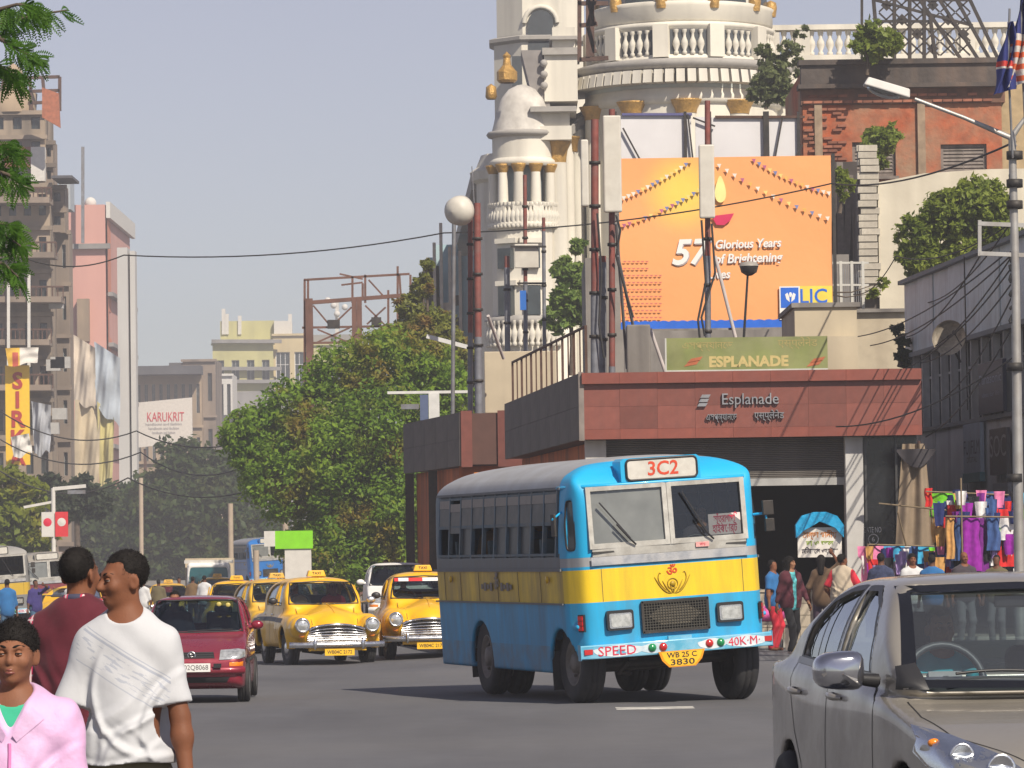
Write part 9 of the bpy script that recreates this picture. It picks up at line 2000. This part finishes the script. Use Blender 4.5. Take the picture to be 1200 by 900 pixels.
# clothes hung up for sale
stallpal = [('pink',(.75,.22,.42)),('sky blue',(.06,.42,.70)),('purple',(.16,.02,.20)),('red',(.62,.03,.03)),('navy',(.02,.03,.12)),('lime green',(.18,.60,.03)),('white',(.72,.70,.70)),('lilac',(.40,.28,.55)),('ochre',(.55,.30,.10)),('black',(.02,.02,.025)),('violet',(.28,.02,.32)),('denim blue',(.05,.10,.26))]
def garment(i, px, py, Y, hpx, wpx, kind, ci, where):
 nm, c = stallpal[ci]; k = Y / FPX; H, W = hpx * k, wpx * k * 1.9; m = cloth('cloth_' + nm.replace(' ', '_'), c, var=.28, scale=11); ph = i * 1.7
 def half(v): return {'shirt': .5 * (1.25 if v < .32 else .85), 'dress': .5 * (.7 + .5 * v if v > .25 else 1.0), 'trousers': .42, 'scarf': .30}[kind]
 fn = lambda u, v, dy: ((u - .5) * 2 * half(v) * W + .012 * math.sin(7 * v + ph), dy * math.sin(math.pi * u) + .035 * math.sin(9 * u + ph + 2 * v),-v * H)
 b = MB(); b.grid(lambda u, v: fn(u, v,-.05),8,9); b.grid(lambda u, v: fn(1 - u, v,.05),8,9); o = at(px, py, Y)
 if kind == 'trousers': b.v = [(x + (.05 * W if x > 0 else -.05 * W) * (1 if z < -.4 * H else 0), y, z) for x, y, z in b.v]
 g = b.build('garment', m, None, o); tag(g, '%s %s %s' % (nm, kind, where), 'garment', 'clothes hung up on the stalls')
L1 = 'on the low rack'; L2 = 'in the row under the blue shop front,'; L3 = 'on the upper stall line'
i = 0
for px, kd, ci, h_, w_ in ((1020, 'shirt',0,52,13),(1029, 'dress',10,50,11),(1039, 'shirt',0,40,10),(1049, 'shirt',1,40,11),(1060, 'dress',6,42,11),(1071, 'shirt',5,24,8),(1082, 'shirt',1,40,12),(1092, 'dress',11,42,11),(1103, 'shirt',8,42,11),(1112, 'dress',7,45,11),(1121, 'shirt',0,48,11)): garment(i, px,640,78.5 + .1 * (i % 3), h_, w_, kd, ci, L1 + ' ' + ['by the white column', 'next to the column pink one', 'third from the column', 'fourth from the column', 'over the capped head', 'tucked above the cap', 'before the middle', 'by the blue shirted back', 'over the blue shirted back', 'near the bald man', 'last on the low rack'][i]); i += 1
W2 = ['at the drape end', 'second from the drape', 'third from the drape', 'in pale pink beside purple', 'beside the pale pink one', 'widest in the row', 'under the green clip', 'before the striped white', 'next to the red shirt', 'with pale fringe', 'below the pale fringe', 'nearest the lamp pole']
for j,(px, kd, ci, h_, w_) in enumerate(((1113, 'scarf',8,48,9),(1121, 'trousers',11,50,10),(1129, 'scarf',7,48,8),(1128, 'dress',0,60,9),(1138, 'dress',10,62,11),(1146, 'dress',2,66,12),(1153, 'scarf',9,40,8),(1158, 'shirt',3,40,11),(1164, 'trousers',11,38,9),(1176, 'scarf',6,26,20),(1176, 'shirt',3,42,15),(1190, 'trousers',5,44,10))): garment(20 + j, px,607 if j != 10 else 622,76.5 + .12 * (j % 4), h_, w_, kd, ci, L2 + ' ' + W2[j])
for j,(px, py, kd, ci, h_, w_) in enumerate(((1101,578, 'shirt',5,28,14),(1117,580, 'shirt',4,26,14),(1130,586, 'dress',9,24,20),(1150,588, 'dress',11,26,24),(1171,582, 'shirt',4,30,22),(1098,600, 'scarf',8,36,12),(1088,572, 'scarf',3,22,8))): garment(40 + j, px, py,77.2, h_, w_, kd, ci, L3 + [' with a bright knot', ' next to the bright knot', ' in a flat bundle', ' as a long roll', ' as a gathered lump', ' trailing low', ' at its far tip'][j])
for k,(a, b, Y, Y2) in enumerate((((1016,638),(1126,641),78.4,78.4),((1108,605),(1195,606),76.4,76.4),((1030,590),(1110,598),77.4,77.0),((1085,576),(1182,580),77.1,77.1),((1017,638),(1017,700),78.4,78.4),((1126,560),(1127,700),76.4,76.4),((1052,600),(1062,640),77.2,77.5),((1090,585),(1105,700),77.2,77.2))): pole_between('stall_pole',['low rack rail over the pink clothes', 'rail of the row under the blue shop front', 'bamboo pole reaching out before the drape', 'upper line pole of the corner stall', 'post of the low rack by the white column', 'post of the row under the blue shop front', 'short slanting stick before the drape', 'slanting post of the corner stall'][k], 'pole', at(*a, Y), at(*b, Y2) if k < 4 or k == 6 else Vector((ax(b[0], Y), Y,.1)),.015, M('bamboo',(.20,.15,.09), rough=.7, var=.3))
ms = MB(); mm_ = [M('cloth_' + n.replace(' ', '_'), c) for n, c in stallpal]
for q in range(190):
 px = rng.uniform(1100,1196) if q < 125 else rng.uniform(1014,1128); py = rng.uniform(572,655) if q < 125 else rng.uniform(640,668); w, h = rng.uniform(.05,.10), rng.uniform(.18,.42); o = at(px, py,76.9 + rng.uniform(-.4,.25) + (1.5 if q >= 125 else 0)); k = q * 1.3
 ms.grid(lambda u, v: (o.x + (u - .5) * 2 * w * (1.2 - .4 * v), o.y + .03 * math.sin(9 * u + k), o.z - h * v),5,4, mi=int(rng.integers(0, len(mm_))))
ms.build('hanging_clothes', mm_, kind='stuff')
hp = T('cloth_heap', 'heap of pink cloth on a low wooden table beside the bus', 'heap',(ax(897,75.2),75.2,0)); MB().ball((0,0,.62),(.36,.3,.16),14,8).ball((.12,-.1,.72),(.2,.18,.1),12,7).build('cloth', cloth('cloth_hot_pink',(.72,.12,.38), var=.35, scale=9), hp); MB().b(-.4,.4,-.3,.3,.44,.5).build('table_top', woodgrey, hp)
for x in (-.33,.33): MB().b(x - .03, x + .03,-.25,-.2,0,.44).build('leg', woodgrey, hp)
# ------------------------------------------------------------------ people further off
def at_feet(px, Y, z=None): x = ax(px, Y,690); return (x, Y, GZ(x, Y) if z is None else z)
walk = {-1: (-.09,-.20,.10),1: (.10,.20,.10)}; stand = {}; C = cloth; W_ = C('far_white_cloth',(.6,.6,.6)); dusk = C('dusky_cloth',(.06,.05,.06)); olive = C('olive_cloth',(.13,.11,.06)); purp = C('purple_vest',(.085,.022,.032)); tealp = C('teal_top',(.10,.42,.45), var=.7, scale=20); beige = C('beige_vest',(.48,.40,.30)); redc = C('red_cloth',(.55,.03,.05)); bluec = C('blue_cloth',(.03,.14,.34)); stripe_m = C('striped_dark',(.04,.05,.10), var=.5, scale=30)
person('person', 'woman in a maroon jacket and black trousers walking beside the bus', at_feet(927,70.5,.02), R(28), H=1.60, v=.012, sex='f', face=R(30), hair='wavy', skin=SKIN2, build=.92, feet=walk, hands={-1: (-.25,.10,.86),1: (.27,-.16,.92)}, top='top', sleeve=.3, hem=.80, topcol=tealp, bottom=blackc, jacket=dict(mat=purp, name='jacket', hem=.84, sleeve=.85, open=.05), shoes=M('sandal',(.5,.38,.32), rough=.6))
person('person', 'woman in a brown top with long dark hair reaching up to the kiosk sign', at_feet(963,75.2,.02), R(170), H=1.62, v=.016, lod=0, sex='f', hair='long', skin=SKIN, build=.92, hands={-1: (-.2,-.2,1.78,(-1,0,0)),1: (.25,-.1,.95)}, top='top', sleeve=.6, hem=.78, topcol=brownc, bottom=C('plum_trousers',(.09,.06,.09)), shoes=shoe_m)
person('person', 'man in a beige waistcoat with red sleeves seen from behind', at_feet(988,72.5,.02), R(160), H=1.63, v=.013, face=R(-35), hair='short', skin=SKIN, build=1.05, hands={-1: (-.28,-.2,1.05),1: (.28,-.15,1.0)}, top='shirt', sleeve=.45, hem=.8, topcol=redc, bottom=greyc, jacket=dict(mat=beige, name='waistcoat', hem=.82), shoes=shoe_m)
person('person', 'person in a blue top half hidden between the bus and the walking woman', at_feet(907,73.5,.02), R(60), H=1.55, v=.018, lod=0, skin=SKIN, top='shirt', sleeve=.4, hem=.8, topcol=bluec, bottom=redc)
for i,(px, Y, fz, hr, sk, tp, lb, H) in enumerate(((1033,74.0,170, 'short', SKIN3, stripe_m, 'dark haired shopper in a striped top seen from behind',1.66),(1070,75.0,10, 'bowl', SKIN, W_, 'shopper in a white shirt with a dark cap facing the street',1.64),(1093,74.2,165, 'short', SKIN3, bluec, 'shopper in a blue shirt looking at the low rack',1.62),(1131,75.5,15, 'bald', SKIN, dusk, 'bald man facing the street under the purple clothes',1.66),(1168,76.0,-20, 'short', SKIN3, olive, 'seller standing under the row of clothes',1.6))):
 person('person', lb, at_feet(px, Y,.0), R(fz), H=H, v=.013, lod=1 if hr != 'short' else 0, hair=hr, skin=sk, top='shirt', sleeve=.45, hem=.82, topcol=tp, bottom=greyc, shoes=shoe_m)
for i,(px, Y, fz, tp, bt, lb, hd_) in enumerate(((42,118,30, C('indigo_cloth',(.05,.04,.16)), jeans, 'man in an indigo shirt shading his eyes by the grey bus', {1: (.1,-.35,1.62,(1,0,0))}),(84,112,-20, W_, dusk, 'man in a white shirt walking past the yellow taxi by the buses', {}),(168,135,160, W_, greyc, 'man in a white cap among the far traffic', {}),(186,140,175, olive, dusk, 'man in a drab shirt walking away down the road', {}),(197,150,170, redc, dusk, 'woman in a pale red wrap far down the road', {}),(210,146,20, C('indigo_cloth',(.05,.04,.16)), W_, 'person in dark clothes with a white wrap far down the road', {}),(226,138,175, C('dull_brown',(.16,.10,.05)), dusk, 'man in a dull brown shirt before the white truck', {}),(240,133,165, W_, dusk, 'man in a grey white shirt with a dark strap behind the taxis', {}),(432,150,10, C('orange_wrap',(.75,.14,.02)), C('orange_wrap',(.75,.14,.02)), 'person wrapped in bright orange between the two taxis', {}),(8,104,200, bluec, jeans, 'man in blue at the edge of the view', {}),(452,104,-20, W_, W_, 'person in white behind the second taxi', {}))):
 person('person', lb, at_feet(px, Y), R(fz), H=1.66, v=.024, lod=0, skin=SKIN3, hands=hd_, feet=walk if i % 2 else {}, top='shirt', sleeve=.7, hem=.8, topcol=tp, bottom=bt)
# passengers at the bus windows and the bus driver
def in_bus(lp, label, tp, rz, car=None, **k):
 q = (car or BUS).matrix_basis @ Vector(lp); person('person', label, q,(car or BUS).rotation_euler.z + rz, H=1.62, v=.016, hipz=.55, lod=1, hair='short', skin=SKIN2, feet={-1: (-.12,-.42,.12,(0,0,1)),1: (.12,-.42,.12,(0,0,1))}, hands={-1: (-.15,-.3,.75),1: (.15,-.3,.75)}, top='shirt', sleeve=.45, hem=.4, topcol=tp, bottom=greyc, **k)
bpy.context.view_layer.update()
in_bus((-.90,2.62,.98), 'passenger in a blue shirt at a bus window', bluec,0, face=R(-45)); in_bus((-.90,4.62,.98), 'passenger near the rear windows of the bus', C('dull_brown',(.16,.10,.05)),0, face=R(-45)); in_bus((.48,.52,1.0), 'driver in a dark shirt behind the clear windscreen of the bus', dusk,0)
in_bus((-.34,2.22,.18), 'driver in a white shirt inside the taxi with the side stripe', W_,0, TAXI); in_bus((-.34,2.22,.18), 'driver in a drab shirt inside the taxi beside the bus', olive,0, TAXI2); in_bus((-.32,1.95,.08), 'driver in dark clothes inside the red hatchback', dusk,0, HATCH); in_bus((.36,2.25,.18), 'passenger in red beside the striped taxi driver', redc,0, TAXI)
# ------------------------------------------------------------------ the hazy air of the street
def _haze():
 m = bpy.data.materials.new('haze_air'); m.use_nodes = True; nt = m.node_tree
 nt.nodes.remove(nt.nodes['Principled BSDF'])
 v = nt.nodes.new('ShaderNodeVolumePrincipled'); v.inputs['Color'].default_value = HAZE_COL; v.inputs['Density'].default_value = HAZE_DENSITY; v.inputs['Anisotropy'].default_value = HAZE_ANI
 nt.links.new(v.outputs[0], nt.nodes['Material Output'].inputs['Volume'])
 o = MB().b(-1500,1500,-100,2500,-18.0,52).build('haze', m); tag(o, kind='stuff')
HAZE_COL = (.92,.93,.98,1); HAZE_DENSITY = .0007; HAZE_ANI = 0.2
_haze()
